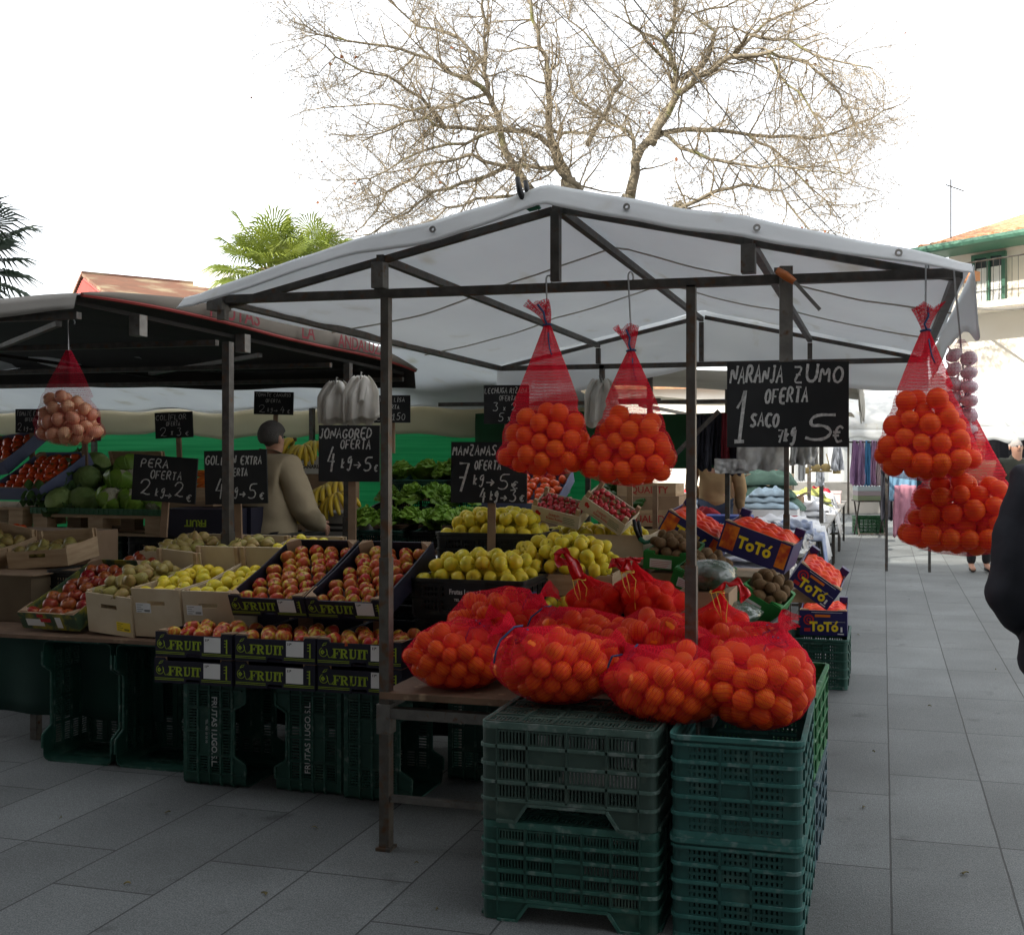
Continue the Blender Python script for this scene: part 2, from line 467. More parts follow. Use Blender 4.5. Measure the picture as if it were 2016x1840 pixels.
def red_house():
    e = (CS, SN); fw = (-SN, CS)
    def W(X, D, z): return Vector((X * CS - D * SN, X * SN + D * CS, z))
    A = Vector((-23.3, 45, 0)); ridge = Vector((.80, .60, 0)); cr = Vector((3.8, -5.1, 0))
    base = W(A.x, A.y, 0)
    t = thing("house", "red boarded gable house with an orange clay tile roof at the far left", "house", base)
    def L(s, r, z): q = A + cr * s + ridge * r; return W(q.x, q.y, z) - base
    LEN = 7.0
    zr = lambda s: 9.2 - 1.8 * abs(s)
    w_ = MB()
    vs = [L(-1.2, 0, 0), L(1.2, 0, 0), L(1.2, 0, zr(1.2) - .12), L(0, 0, 9.08), L(-1.2, 0, zr(1.2) - .12)]
    vb = [L(-1.2, LEN, 0), L(1.2, LEN, 0), L(1.2, LEN, zr(1.2) - .12), L(0, LEN, 9.08), L(-1.2, LEN, zr(1.2) - .12)]
    w_.add(vs + vb, [(0, 1, 2, 3, 4), (9, 8, 7, 6, 5), (0, 5, 6, 1), (1, 6, 7, 2), (4, 9, 5, 0)])
    # vertical boards standing proud
    for k in range(60):
        s = -1.17 + k * 2.34 / 59
        a, b2 = L(s, -.04, 0), L(s, -.04, zr(s) - .2)
        w_.beam(a, b2, .06, .03)
    w_.build("wall", mat("red_boards", (.50, .10, .085), (.42, .085, .07), 2, .8, rnd=None), t)
    rf = MB()
    for sg in (1, -1):
        rf.sheet(lambda u, v: L(sg * u * 1.32, -.07 + v * (LEN + .4), zr(u * 1.32) + .05 + .06 * ((u * 26) % 1.0)), 104, 60, .12)
    rfo = rf.build("roof", mat("old_clay_tile", (.20, .095, .06), (.15, .08, .052), 1.6, .9, wear=((.30, .24, .15), .8, .5, .7)), t)
    q = L(.1, 5.3, 0)
    c = MB(); c.box((q.x, q.y, 8.9), (1.5, 1.3, 1.9), Matrix.Rotation(R(20), 3, 'Z')); c.build("chimney", mat("whitewash", (.8, .79, .76), None, rough=.9), rfo)
red_house()
# unseen building added behind the camera to throw shade over the stalls
def shade_house():
    t = thing("shade_building", "unseen tall grey building added behind the viewer to shade the stalls", "building", (-14, -6, 0))
    mb = MB(); mb.bb(-40, 34, -10, 0, 0, 20.5); mb.build("wall", mat("grey_render", (.22, .20, .18), (.18, .165, .15), 1, .9), t)
    fr = MB(); fr.bb(-.1, 1.3, .004, .1, -.14, -.01); fr.bb(.57, .63, .031, .06, 0, 1.7)
    fm = fr.mesh("window", m_white); gl = MB(); gl.bb(0, 1.2, .005, .03, 0, 1.7); gm = gl.mesh("pane", m_glass)
    for i in range(14):
        for j in range(6):
            o = obj("window", fm, t, (-24 + i * 3.9, 0, 1.6 + j * 3.5)); obj("pane", gm, o)
shade_house()

# ------------------------------------------------------------------ stall tarps and frames
def tarp_mat(name, c, c2, trans):
    return mat(name, c, c2, 1.6, .75, bump=.25, bsc=14, trans=trans, wear=((c[0] * .8, c[1] * .77, c[2] * .7), 5, .6, .74), stretch=(1, .35, 1))
m_tarp = tarp_mat("white_tarpaulin", (.80, .82, .82), (.74, .76, .77), .45)
m_tarpb = tarp_mat("aged_tarpaulin", (.56, .54, .48), (.50, .48, .42), .3)
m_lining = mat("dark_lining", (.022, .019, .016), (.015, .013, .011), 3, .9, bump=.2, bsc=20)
YF, YB, XL, XR, XM = 3.726, 6.95, -2.635, .254, -1.19
def canopy_z(x):
    return 2.195 + (2.512 - 2.195) * max(0, 1 - abs(x - XM) / 1.445)
def ns(x, y, s=1.0, o=0): return noise.noise(Vector((x * s, y * s, o)))
def main_stall():
    t = thing("market_stall", "big fruit stall with a white tarpaulin gable roof on a grey steel frame", "market stall", (-1.89, YF, 0))
    off = Vector((1.89, -YF, 0))
    # canopy
    c = MB()
    def top(u, v):
        x = XL - .07 + u * (XR - XL + .10)
        y = YF - .11 + v * (YB - YF + .2)
        k = abs(x - XM) / .7225
        sag = -.022 * (math.sin(math.pi * ((k) % 1.0))) * (.4 + .6 * math.sin(math.pi * v))
        e = (2 * u - 1) ** 8
        z = canopy_z(x) + .012 + sag - .03 * e + .012 * ns(x, y, 1.7) + .006 * ns(x, y, 5) - .02 * math.sin(math.pi * v)
        return Vector((x, y, z)) + off
    c.sheet(top, 84, 60, .003)
    co = c.build("canopy", m_tarp, t, smooth=True); c = MB()
    def front(u, v):
        p = top(u, 0); x = p.x - off.x
        h = .080 + .016 * ns(x, 3, 2.2) - .035 * (2 * u - 1) ** 4
        return p + Vector((0, -.004 - .050 * v - .003 * ns(x, v, 9), -h * v))
    c.sheet(front, 84, 5, .003)
    c.build("front_flap", m_tarp, co, smooth=True); c = MB()
    def back(u, v):
        p = top(u, 1); x = p.x - off.x
        h = .36 + .05 * ns(x, 5, 1.1) - .16 * u ** 5
        return p + Vector((.02 * ns(x, v * 2, 3), .02 + .05 * v + .03 * ns(x, v, 2.5), -h * v))
    c.sheet(back, 60, 8, .003)
    c.build("rear_flap", m_tarp, co, smooth=True); c = MB()
    def right(u, v):
        p = top(1, u)
        h = .11 + .03 * ns(u * 3, 1, 1) + .13 * math.exp(-(u * 7) ** 2) + .05 * max(0, (u - .8) * 4)
        return p + Vector((.004 + .02 * v + .012 * ns(u * 3, v, 1), 0, -h * v))
    c.sheet(right, 40, 5, .003)
    def left(u, v):
        p = top(0, u)
        return p + Vector((-.004 - .008 * v, 0, -.012 * v))
    c.build("side_flap", m_tarp, co, smooth=True)
    # eyelets along the front flap
    for x in (-1.62, -.98 + .1, -.42, .05):
        u = (x - XL + .07) / (XR - XL + .10)
        p = front(u, .45)
        e = MB(); e.lathe([(.006, -.003), (.013, -.003), (.013, .003), (.006, .003)], 12)
        n0 = len(e.v) - 48
        for k in range(n0, len(e.v)):
            a = Vector(e.v[k]); e.v[k] = tuple(p + Vector((a.x, -.014 + a.z, a.y)))
        e.build("eyelet", m_zinc, co)
    # seams sewn into the tarp, seen from below
    s = MB()
    for yy in (4.75, 5.85):
        v = (yy - YF + .11) / (YB - YF + .2)
        s.tube([top(u / 40, v + .03 * math.sin(u * .25)) + Vector((0, 0, -.006)) for u in range(41)], .0045, 5)
    s.build("seam", m_tarpb, co)
    # frame
    w, zb = .033, 2.172
    def beam(name, a, b, wd=w, m=m_dsteel):
        q = MB(); q.beam(Vector(a) + off, Vector(b) + off, wd); return q.build(name, m, t)
    beam("front_beam", (XL, YF, zb), (XR, YF, zb - .012))
    beam("rear_beam", (XL, YB, zb - .03), (XR, YB, zb - .03))
    beam("side_beam", (XL + .005, YF + .02, zb), (XL + .005, YB - .02, zb - .03))
    beam("side_beam", (XR - .005, YF + .02, zb - .01), (XR - .005, YB - .02, zb - .03))
    for x in (XM - .7225, XM, XM + .7225):
        z = canopy_z(x) - .045
        beam("purlin", (x, YF, z), (x, YB, z - .02), .03)
        beam("truss_upright", (x, YF, zb + .018), (x, YF, z - .017), .034 if x == XM else .05, m_dsteel if x == XM else m_steel)
        beam("truss_upright", (x, YB, zb - .01), (x, YB, z - .04), .03)
    for y in (YF, YB):
        for sgn in (-1, 1):
            dz = -.05
            beam("rafter", (XM + sgn * .02, y + .028, 2.512 + dz), (XM + sgn * 1.43, y + .028, 2.2 + dz), .026)
    for x, y, bot in ((-1.885, YF, 0), (-.675, YF, 0), (-1.885, YB, 0), (-.62, YB, 0)):
        q = MB()
        q.beam(V(x, y, 1.10) + off, V(x, y, zb - .018) + off, .033)
        q.beam(V(x, y, 0.012) + off, V(x, y, 1.14) + off, .041)
        q.beam(V(x, y, 0) + off, V(x, y, .012) + off, .062)
        for z in (.95, 1.02, 1.07): q.tube([V(x, y - .0215, z) + off, V(x, y - .0225, z) + off], .0045, 8)
        po = q.build("post", m_post, t)
        if y == YF:
            k = MB(); k.bb(x - .028 + off.x, x + .028 + off.x, -.028, .028, .455, .57); k.build("clamp_sleeve", m_steel, po)
    k = MB()
    for x in (XL + .02,): k.bb(x - .05 + off.x, x + .02 + off.x, -.035, .03, zb - .045, zb + .03); k.bb(x - .005 + off.x, x + .03 + off.x, -.03, .0, zb - .085, zb - .045)
    k.build("corner_joint", m_steel, t)
    beam("table_rail", (-1.862, YF, .535), (-.70, YF, .535), .04, m_steel)
    beam("table_rail", (-1.862, YF, .20), (-.70, YF, .20), .024, m_steel)
    beam("table_rail", (-.62, YF + .02, .57), (-.62, YB - .02, .57), .04, m_steel)
    beam("table_rail", (-1.885, YF + .02, .57), (-1.885, YB - .02, .57), .04, m_steel)
main_stall()
# the board the bags and boxes lie on
b = MB(); b.bb(-1.90, -.60, 3.70, 4.66, .592, .617); b.bb(-1.90, -.60, 4.664, 5.62, .592, .618); b.bb(-1.90, -.60, 5.624, 6.58, .592, .616)
tag(b.build("counter_board", m_ply), "worn brown plywood counter board under the net bags and boxes", "counter")

def left_stall():
    X0, Y0, Y1 = -3.6, 4.05, 7.58
    t = thing("market_stall", "stall at left with a dark lined awning and red lettered valance", "market stall", (X0, 5.15, 0))
    off = -Vector((X0, 5.15, 0))
    c = MB()
    def zt(x, y):
        k = (y - Y0) / (Y1 - Y0)
        return 2.275 + .15 * math.sin(math.pi * min(1, k * 1.0)) ** .8 * (.4 + .6 * (1 if x > -5 else 1)) - .07 * k + .02 * ns(x, y, .9) - .02 * (x - X0) * 0
    def top(u, v):
        x = X0 - u * 4.6; y = Y0 + v * (Y1 - Y0)
        z = zt(x, y) + .10 * u - .05 * math.sin(u * math.pi * 2.2) ** 2 * (1 - v)
        return Vector((x, y, z)) + off
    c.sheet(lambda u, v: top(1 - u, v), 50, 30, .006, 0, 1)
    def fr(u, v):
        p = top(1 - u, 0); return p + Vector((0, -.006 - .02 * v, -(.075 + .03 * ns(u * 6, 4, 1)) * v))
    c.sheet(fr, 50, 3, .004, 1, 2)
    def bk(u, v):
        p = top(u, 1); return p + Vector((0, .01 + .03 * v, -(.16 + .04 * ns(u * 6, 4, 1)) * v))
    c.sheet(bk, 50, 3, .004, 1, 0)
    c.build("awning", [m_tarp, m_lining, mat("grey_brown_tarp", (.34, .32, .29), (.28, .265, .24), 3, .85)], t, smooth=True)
    va = MB()
    def zv(k): return 2.275 + .012 * math.sin(k * 9) - .09 * k ** 3
    def vf(u, v):
        p = top(0, u); zb = zv(u)
        z0 = p.z + off.z * 0
        return Vector((p.x + .012 + .015 * math.sin(v * 3) + .01 * ns(u * 7, v, 1), p.y, z0 + (zb - z0) * v))
    va.sheet(vf, 60, 5, .004)
    vo = va.build("valance", mat("valance_cloth", (.19, .165, .135), (.15, .13, .105), 4, .85, trans=.2), t, smooth=True)
    st = MB(); st.tube([vf(u / 60, 1) + Vector((.004, 0, 0)) for u in range(61)], .010, 6)
    st.build("red_piping", mat("red_piping", (.20, .018, .014), None, rough=.7), vo)
    m_red = mat("red_lettering", (.17, .014, .022), None, rough=.8)
    for word, y, h in (("FRUTAS", 5.15, .135), ("LA", 5.92, .14), ("ANDALUZA", 6.62, .125)):
        k = (y - Y0) / (Y1 - Y0)
        p = vf(k, .55)
        o = lettering(word, h, vo, p + Vector((.040, 0, .0)), m_red, bold=.001, rot=(R(90), 0, R(90)))
    def beam(name, a, b2, wd=.04, m=m_dsteel):
        q = MB(); q.beam(Vector(a) + off, Vector(b2) + off, wd); return q.build(name, m, t)
    for x in (X0 - .03, X0 - 2.2, X0 - 4.4): beam("eave_beam", (x - .04, Y0 + .05, 2.25), (x - .04, Y1 - .05, 2.17), .022, m_lining)
    for y in (Y0 + .06, 5.15, 6.4, Y1 - .08): beam("cross_beam", (X0 - .05, y, 2.19 - .02 * (y - Y0)), (X0 - 4.5, y, 2.19 - .02 * (y - Y0)), .032)
    for y in (Y0 + .1, 5.8): beam("rafter", (X0 - .2, y, 2.16), (X0 - 2.2, y + 1.5, 2.19), .026)
    for x, y in ((X0 + .02, 5.15), (X0 - .02, 6.58), (X0 - 4.4, 5.15)):
        q = MB(); q.beam(V(x, y, 0) + off, V(x, y, 2.17) + off, .045); q.beam(V(x, y, 0) + off, V(x, y, 1.1) + off, .055); q.build("post", m_dsteel, t)
    for x, y in ((X0 + .0, Y0 + .42), (X0 + .0, 5.35)):
        q = MB(); q.bb(x - .05 + off.x, x + .012 + off.x, y - .028 + off.y, y + .028 + off.y, 2.13, 2.235); q.build("joint_bracket", m_steel, t)
left_stall()

def shade_stall():  # out of view, added so its awning darkens the left ground and counters
    t = thing("market_stall", "unseen stall added left of the view, its high awning there for shade", "market stall", (-5.6, 1.0, 0))
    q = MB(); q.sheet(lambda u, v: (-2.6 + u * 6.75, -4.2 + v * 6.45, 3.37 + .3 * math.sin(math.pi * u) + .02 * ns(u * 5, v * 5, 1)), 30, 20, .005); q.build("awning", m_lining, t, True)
    for x, y in ((-2.5, -4.0), (4.0, -4.0), (-2.5, 2.1), (1.2, 2.1)):
        q = MB(); q.beam((x, y, 0), (x, y, 3.38), .06); q.build("post", m_dsteel, t)
    q = MB(); q.bb(-2.4, 2.4, -2.6, -.1, .78, .81); q.build("counter", m_ply, t)
    q = MB(); q.sheet(lambda u, v: (-2.4 + u * 4.8, -.09 + .02 * math.sin(u * 60), .02 + v * .78), 80, 4, .004); q.build("skirt", m_lining, t, True)
shade_stall()
# back wall of the market: a second awning, its cream valance, and the green netting behind the vegetables
def back_screen():
    t = thing("market_stall", "rear awning with cream scalloped edge over the vegetable counter", "market stall", (-5.2, 9.3, 0))
    off = Vector((5.2, -9.3, 0))
    c = MB()
    def top(u, v):
        x = -10 + u * 7.4; y = 7.2 + v * 2.3
        return Vector((x, y, 2.36 - .36 * v + .03 * ns(x, y, 1.2) - .03 * math.sin(u * 25) ** 2)) + off
    c.sheet(top, 80, 14, .004)
    nt_, nf_ = len(c.v), len(c.f)
    def sc(u, v):
        p = top(u, 1); x = p.x
        return p + Vector((0, .02 + .03 * ns(x, v, 2), -(.22 + .06 * abs(math.sin(x * 1.4)) + .02 * ns(x, 3, 4)) * v))
    c.sheet(sc, 90, 6, .003)
    c2 = MB(); c2.v, c2.f, c2.m = c.v[:nt_], c.f[:nf_], c.m[:nf_]
    c.v, c.f, c.m = c.v[nt_:], [tuple(i - nt_ for i in f) for f in c.f[nf_:]], c.m[nf_:]
    c2.build("awning", m_tarp, t, smooth=True)
    c.build("valance", mat("cream_tarpaulin", (.66, .61, .46), (.60, .55, .42), 2, .8, trans=.45, bump=.2, bsc=10), t, smooth=True)
    for x in (-8.2, -5.6, -2.7):
        q = MB(); q.beam(V(x, 9.45, 0) + off, V(x, 9.45, 2.05) + off, .045); q.build("post", m_dsteel, t)
    q = MB(); q.beam(V(-10, 9.45, 2.03) + off, V(-2.0, 9.45, 2.03) + off, .04); q.build("rail", m_dsteel, t)
back_screen()
def net_cloth(name, c1, c2, tr):
    return mat(name, c1, c2, 5, .8, trans=tr, stretch=(.15, 1, 7), bump=.3, bsc=12)
n1 = MB()
n1.sheet(lambda u, v: (-10 + u * 7.6, 9.80 + .05 * ns(u * 9, v, 1), .62 + v * 1.36 + .02 * math.sin(u * 13)), 70, 12, .002)
tag(n1.build("green_screen", net_cloth("green_netting", (.075, .40, .21), (.05, .32, .16), .72), smooth=True), "bright green shade netting hanging behind the tomatoes and cabbages", "screen")
n2 = MB()
n2.sheet(lambda u, v: (-3.8 + u * 2.5, 9.36 + .05 * ns(u * 5, v, 1), 1.42 + v * .50 + .02 * math.sin(u * 6)), 40, 8, .003)
tag(n2.build("green_tarp", mat("dark_green_tarp", (.015, .085, .03), (.01, .06, .02), 3, .8, bump=.3, bsc=8), smooth=True), "dark green tarp rolled down above the lettuces", "tarp")
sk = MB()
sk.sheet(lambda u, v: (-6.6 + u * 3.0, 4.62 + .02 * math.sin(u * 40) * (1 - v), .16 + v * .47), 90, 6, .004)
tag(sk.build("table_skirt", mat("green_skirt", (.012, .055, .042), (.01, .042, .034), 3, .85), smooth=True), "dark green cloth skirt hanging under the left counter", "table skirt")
sk = MB()  # black sheet added to stand in for the dark under the counter
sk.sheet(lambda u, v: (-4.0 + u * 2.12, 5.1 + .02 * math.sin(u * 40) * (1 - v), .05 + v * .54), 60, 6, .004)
tag(sk.build("table_skirt", mat("undercounter_shade", (.012, .014, .014), None, rough=.9), smooth=True), "added black sheet standing in for the shade behind the standing crates", "table skirt")
# ------------------------------------------------------------------ plastic crates
def eulm(ex, ey, ez): return Matrix((ex, ey, ez)).transposed().to_euler()
def crate_parts(L, W, H, rows, cl, cs_, slots, sq, dip, solid=(), bandh=.07):
    r = .028
    sh, fl, rb = MB(), MB(), MB()
    wt = .004
    z0, z1 = .02, H - bandh
    lv = [z0 + (z1 - z0) * i / rows for i in range(rows + 1)]
    def loop(z, h, out, inn):
        pts = []
        for cx, cy, a0 in ((L / 2 - r, W / 2 - r, 0), (-L / 2 + r, W / 2 - r, 90), (-L / 2 + r, -W / 2 + r, 180), (L / 2 - r, -W / 2 + r, 270)):
            for k in range(5):
                a = R(a0 + 22.5 * k)
                pts.append((cx, cy, math.cos(a), math.sin(a)))
        vs = []
        for rr, zz in ((r + out, z), (r + out, z + h), (r - inn, z + h), (r - inn, z)):
            vs += [(cx + c * rr, cy + s * rr, zz) for cx, cy, c, s in pts]
        n = len(pts)
        fs = [(q * n + k, q * n + (k + 1) % n, ((q + 1) % 4) * n + (k + 1) % n, ((q + 1) % 4) * n + k) for q in range(4) for k in range(n)]
        return vs, fs
    rb.add(*loop(0, .022, .001, .005))
    for i, z in enumerate(lv[1:]): rb.add(*loop(z - .005, .010, .007, .004))
    rb.add(*loop(H - .014, .014, .010, .005)) if not dip else None
    # corners
    for sx in (1, -1):
        for sy in (1, -1):
            P = []
            a = [(L / 2 - r - .03, W / 2)] + [(L / 2 - r + r * math.sin(R(18 * k)), W / 2 - r + r * math.cos(R(18 * k))) for k in range(6)] + [(L / 2, W / 2 - r - .03)]
            o = [(sx * x, sy * y) for x, y in a]
            i_ = [(sx * (x - .004 * (x > L / 2 - r)), sy * (y - .004 * (y > W / 2 - r))) for x, y in a]
            n = len(o)
            vs = [(x, y, .02) for x, y in o] + [(x, y, H) for x, y in o] + [(x, y, .02) for x, y in i_] + [(x, y, H) for x, y in i_]
            fs = []
            for k in range(n - 1):
                fs += [(k, k + 1, n + k + 1, n + k), (2 * n + k, 3 * n + k, 3 * n + k + 1, 2 * n + k + 1), (n + k, n + k + 1, 3 * n + k + 1, 3 * n + k), (k, 2 * n + k, 2 * n + k + 1, k + 1)]
            sh.add(vs, fs)
            # thin raised fins up the corner
            sh.bb(min(sx * (L / 2 - r - .033), sx * (L / 2 - r - .027)), max(sx * (L / 2 - r - .033), sx * (L / 2 - r - .027)), min(sy * W / 2, sy * (W / 2 + .007)), max(sy * W / 2, sy * (W / 2 + .007)), .02, H - .02)
    def wall(length, cols, put, sld):
        a = length / 2 - r - .03
        edges = [-a + 2 * a * k / cols for k in range(cols + 1)]
        if cols == 4: edges[1] *= 1.12; edges[3] *= 1.12
        if cols == 3: edges[1] *= 1.0
        for k in range(1, cols): put(edges[k] - .004, edges[k] + .004, z0, z1, -.004, .007)
        for i in range(rows):
            for k in range(cols):
                x0, x1, za, zb = edges[k], edges[k + 1], lv[i] + .0045, lv[i + 1] - .0045
                if (i, k) in sld:
                    put(x0 + (.0035 if k else 0), x1 - .0035, za, zb, -.003, .002); continue
                nb = max(2, round((x1 - x0) / slots))
                for q in range(nb + 1):
                    x = x0 + (x1 - x0) * (q + .5) / (nb + 1)
                    put(x - slots * .22, x + slots * .22, za, zb, -.004, 0)
                put(x0, x1, za, za + .006, -.0035, .0005); put(x0, x1, zb - .006, zb, -.0035, .0005)
                if sq:
                    zm = (za + zb) / 2
                    put(x0, x1, zm - .005, zm + .005, -.0045, .0012)
    for sg in (1, -1):
        def pl(x0, x1, za, zb, d0, d1):
            y = sorted((sg * (W / 2 + d0), sg * (W / 2 + d1))); sh.bb(x0, x1, y[0], y[1], za, zb)
        def ps(x0, x1, za, zb, d0, d1):
            y = sorted((sg * (L / 2 + d0), sg * (L / 2 + d1))); sh.bb(y[0], y[1], x0, x1, za, zb)
        wall(L, cl, pl, solid)
        wall(W, cs_, ps, {(s, 1) for s, _ in solid} if cs_ == 3 else set())
        a = L / 2 - r - .03
        ya, yb = sorted((sg * (W / 2 - .004), sg * (W / 2 + .001)))
        if dip:
            po = [(-a, z1 + .005), (a, z1 + .005), (a, H), (.56 * a * 1.3, H), (.56 * a, H - .058), (-.56 * a, H - .058), (-.56 * a * 1.3, H), (-a, H)]
            sh.prism(po, ya, yb)
            lip = [(a, H), (.56 * a * 1.3, H), (.56 * a, H - .058), (-.56 * a, H - .058), (-.56 * a * 1.3, H), (-a, H)]
            for p, q in zip(lip, lip[1:]): rb.beam((p[0], sg * (W / 2 + .004), p[1]), (q[0], sg * (W / 2 + .004), q[1]), .010, .010)
        else:
            sh.bb(-a, a, ya, yb, z1 + .005, H - .002)
        b = W / 2 - r - .03
        ya, yb = sorted((sg * (L / 2 - .004), sg * (L / 2 + .001)))
        sh.bb(ya, yb, -b, b, z1 + .005, H - .002)
        if dip:
            ya, yb = sorted((sg * (L / 2 - .005), sg * (L / 2 + .009)))
            rb.bb(ya, yb, -b - .03, b + .03, H - .012, H)
    # floor grid
    fl.bb(-L / 2 + .014, L / 2 - .014, -W / 2 + .014, W / 2 - .014, .004, .0065) if False else None
    nx, ny = 5, 4
    for k in range(nx + 1):
        x = -L / 2 + .016 + (L - .032) * k / nx
        fl.bb(x - .005, x + .005, -W / 2 + .01, W / 2 - .01, -.003, .012)
    for k in range(ny + 1):
        y = -W / 2 + .016 + (W - .032) * k / ny
        fl.bb(-L / 2 + .01, L / 2 - .01, y - .005, y + .005, -.002, .013)
    for k in range(ny):
        ya = -W / 2 + .016 + (W - .032) * k / ny; dy = (W - .032) / ny
        fl.bb(-L / 2 + .012, L / 2 - .012, ya + .005, ya + dy * .30, .002, .009)
        fl.bb(-L / 2 + .012, L / 2 - .012, ya + dy * .74, ya + dy - .005, .002, .009)
        nn = int((L - .03) / .013)
        for q in range(nn):
            x = -L / 2 + .018 + q * .013
            fl.bb(x, x + .0065, ya + dy * .30, ya + dy * .74, .0025, .0085)
    return sh, rb, fl
def plastic(name, c):
    return mat(name, c, tuple(v * .78 for v in c), 6, .48, bump=.06, bsc=60, wear=((c[0] + .045, c[1] + .045, c[2] + .035), 9, .56, .74), spec=.4)
m_cr = [plastic("grey_green_plastic", (.036, .066, .054)), plastic("bottle_green_plastic", (.014, .062, .048)), plastic("teal_plastic", (.016, .076, .068)),
        plastic("bright_green_plastic", (.012, .115, .035)), plastic("blue_grey_plastic", (.035, .070, .085)), plastic("deep_green_plastic", (.012, .062, .045)),
        plastic("black_crate_plastic", (.012, .013, .013)), plastic("rust_plastic", (.10, .035, .022))]
RIBM = {m.name: mat(m.name + "_scuffed", tuple(v * 1.35 + .012 for v in c_), tuple(v * 1.0 for v in c_), 14, .6, wear=(tuple(v + .10 for v in c_), 30, .55, .68)) for m, c_ in zip(m_cr, ((.045, .085, .070), (.018, .080, .062), (.020, .100, .088), (.012, .115, .035), (.035, .070, .085), (.012, .062, .045)))}
CM = {}
def crate(label, loc, m, kind, rot=(0, 0, 0), group=None, name="plastic_crate"):
    if kind not in CM:
        if kind == 'slot': P = crate_parts(.60, .40, .325, 4, 4, 3, .0135, False, True, ((1, 1), (1, 2)))
        elif kind == 'lattice': P = crate_parts(.60, .40, .325, 5, 5, 4, .012, False, True, ((2, 2),))
        elif kind == 'square': P = crate_parts(.60, .41, .325, 5, 4, 3, .021, True, False, ((2, 1),), .028)
        elif kind == 'plain': P = crate_parts(.60, .40, .325, 4, 3, 2, .02, False, False, (), .05)
        elif kind == 'stand': P = crate_parts(.505, .33, .33, 4, 4, 3, .015, False, True, ((1, 1), (1, 2), (2, 1), (2, 2)))
        elif kind == 'flat': P = crate_parts(.56, .38, .17, 2, 5, 4, .02, True, False, (), .03)
        CM[kind] = [p for p in P]
    t = thing(name, label, "crate", loc, rot, group)
    for nm, p in zip(("side_wall", "rib", "base"), CM[kind]):
        key = (kind, nm, m.name)
        if key not in CM: CM[key] = p.mesh(nm, RIBM[m.name] if nm == "rib" and m.name in RIBM else m)
        obj(nm, CM[key], t)
    return t
INV = (R(180), 0, 0)
G1 = "green crates stacked under the orange bags"
crate("grey green crate turned upside down, upper of the left front stack", (-1.003, 3.455, .655), m_cr[0], 'slot', INV, G1)
crate("dusty bottle green crate on the paving, lower of the left front stack", (-1.003, 3.458, .327), m_cr[1], 'lattice', (R(180), 0, R(.8)), G1)
crate("teal square holed crate, upper of the right front stack", (-.452, 3.555, .329), m_cr[2], 'square', (0, 0, R(90.6)), G1)
crate("teal square holed crate on the paving, lower of the right front stack", (-.450, 3.557, 0.003), m_cr[2], 'square', (0, 0, R(90)), G1)
crate("bright green open crate with pale rim behind the right stack", (-.44, 4.21, .329), m_cr[3], 'plain', (0, 0, R(88)), G1)
crate("blue grey crate on the paving below the bright green one", (-.44, 4.21, .003), m_cr[4], 'plain', (0, 0, R(89)), G1)
crate("dark green crate on the paving carrying the lower blue orange box", (-.43, 7.22, .003), m_cr[5], 'square', (0, 0, R(90)), G1)
crate("rust brown crate under the counter by the rear right post", (-.86, 6.25, .003), m_cr[7], 'plain', (0, 0, R(90)), G1)
ex, ey, ez = Vector((1, 0, 0)), Vector((0, 1, 0)), Vector((0, 0, 1))
def stand(openv):            # long side upright, opening towards openv
    Mz = openv; Mx = ez
    return eulm(Mx, Mz.cross(Mx), Mz)
G2 = "crates standing on end under the counter"
crate("open green crate standing on end, leftmost under the counter", (-3.90, 4.70, .305), m_cr[5], 'slot', stand(-ey), G2)
crate("open green crate standing on end, second from the left under the counter", (-3.47, 4.70, .305), m_cr[5], 'slot', stand(-ey), G2)
wr = mat("white_print", (.55, .57, .57), None, rough=.7)
for i, (x, y, ov, lab) in enumerate(((-3.18, 4.40, ex, "green crate on end with white lettering reading down, under the first fruit stack"),
                                 (-2.37, 4.40, -ex, "green crate on end with white lettering reading up, under the second fruit stack"),
                                 (-2.34, 4.36, ex, "dark green crate on end under the fruit stack beside the front post"))):
    c = crate(lab, (x, y + .01 * i, .2535), m_cr[5], 'stand', stand(ov), G2)
    if i < 2:
        if i == 0: lettering("FRUTAS LUGO.S.L.", .040, c, (0.0, .1685, .165), wr, .0006, (R(90), 0, R(180)), 1.0); lettering("TEL. 982 20 30 30", .015, c, (0.0, .1685, .125), wr, 0, (R(90), 0, R(180)))
        else: lettering("FRUTAS LUGO.S.L.", .040, c, (0.0, -.1685, .165), wr, .0002, (R(90), 0, 0), 1.0)
crate("dark green crate on end behind the front post, far under the counter", (-2.0, 4.75, .2535), m_cr[5], 'stand', stand(ex), G2)

# ------------------------------------------------------------------ oranges and net bags
def citrus_mat(name, c, c2, rc):
    return mat(name, c, c2, 2.2, .42, bump=.12, bsc=26, spec=.3, rnd=(rc, .8), ramp=(.3, .75))
m_orange = citrus_mat("orange_peel", (.92, .195, .003), (.88, .25, .006), (.90, .125, .002))
m_mand = citrus_mat("mandarin_peel", (.86, .17, .008), (.80, .12, .006), (.86, .10, .006))
m_navel = mat("orange_navel", (.30, .20, .05), None, rough=.8)
def orange_mesh(seed, nav=True):
    rg = random.Random(seed)
    mb = MB()
    q = Vector((rg.uniform(-9, 9), rg.uniform(-9, 9), rg.uniform(-9, 9)))
    mb.sphere((0, 0, 0), 1, 20, 12, 0, (1, 1, .95), lambda d: 1 + .022 * noise.noise(d * 1.3 + q) - .05 * max(0, abs(d.z) - .94) * 10 * .4)
    if nav:
        mb.lathe([(0.0, .938), (.055, .936), (.075, .925)], 7, mi=1); mb.lathe([(0, -.94), (.03, -.94), (.045, -.93)], 6, mi=1)
    return mb.mesh("orange", [m_orange, m_navel], True)
OR_ME = [orange_mesh(k) for k in range(4)]
MD_ME = []
for k in range(2):
    me = OR_ME[k].copy(); me.materials[0] = m_mand; MD_ME.append(me)

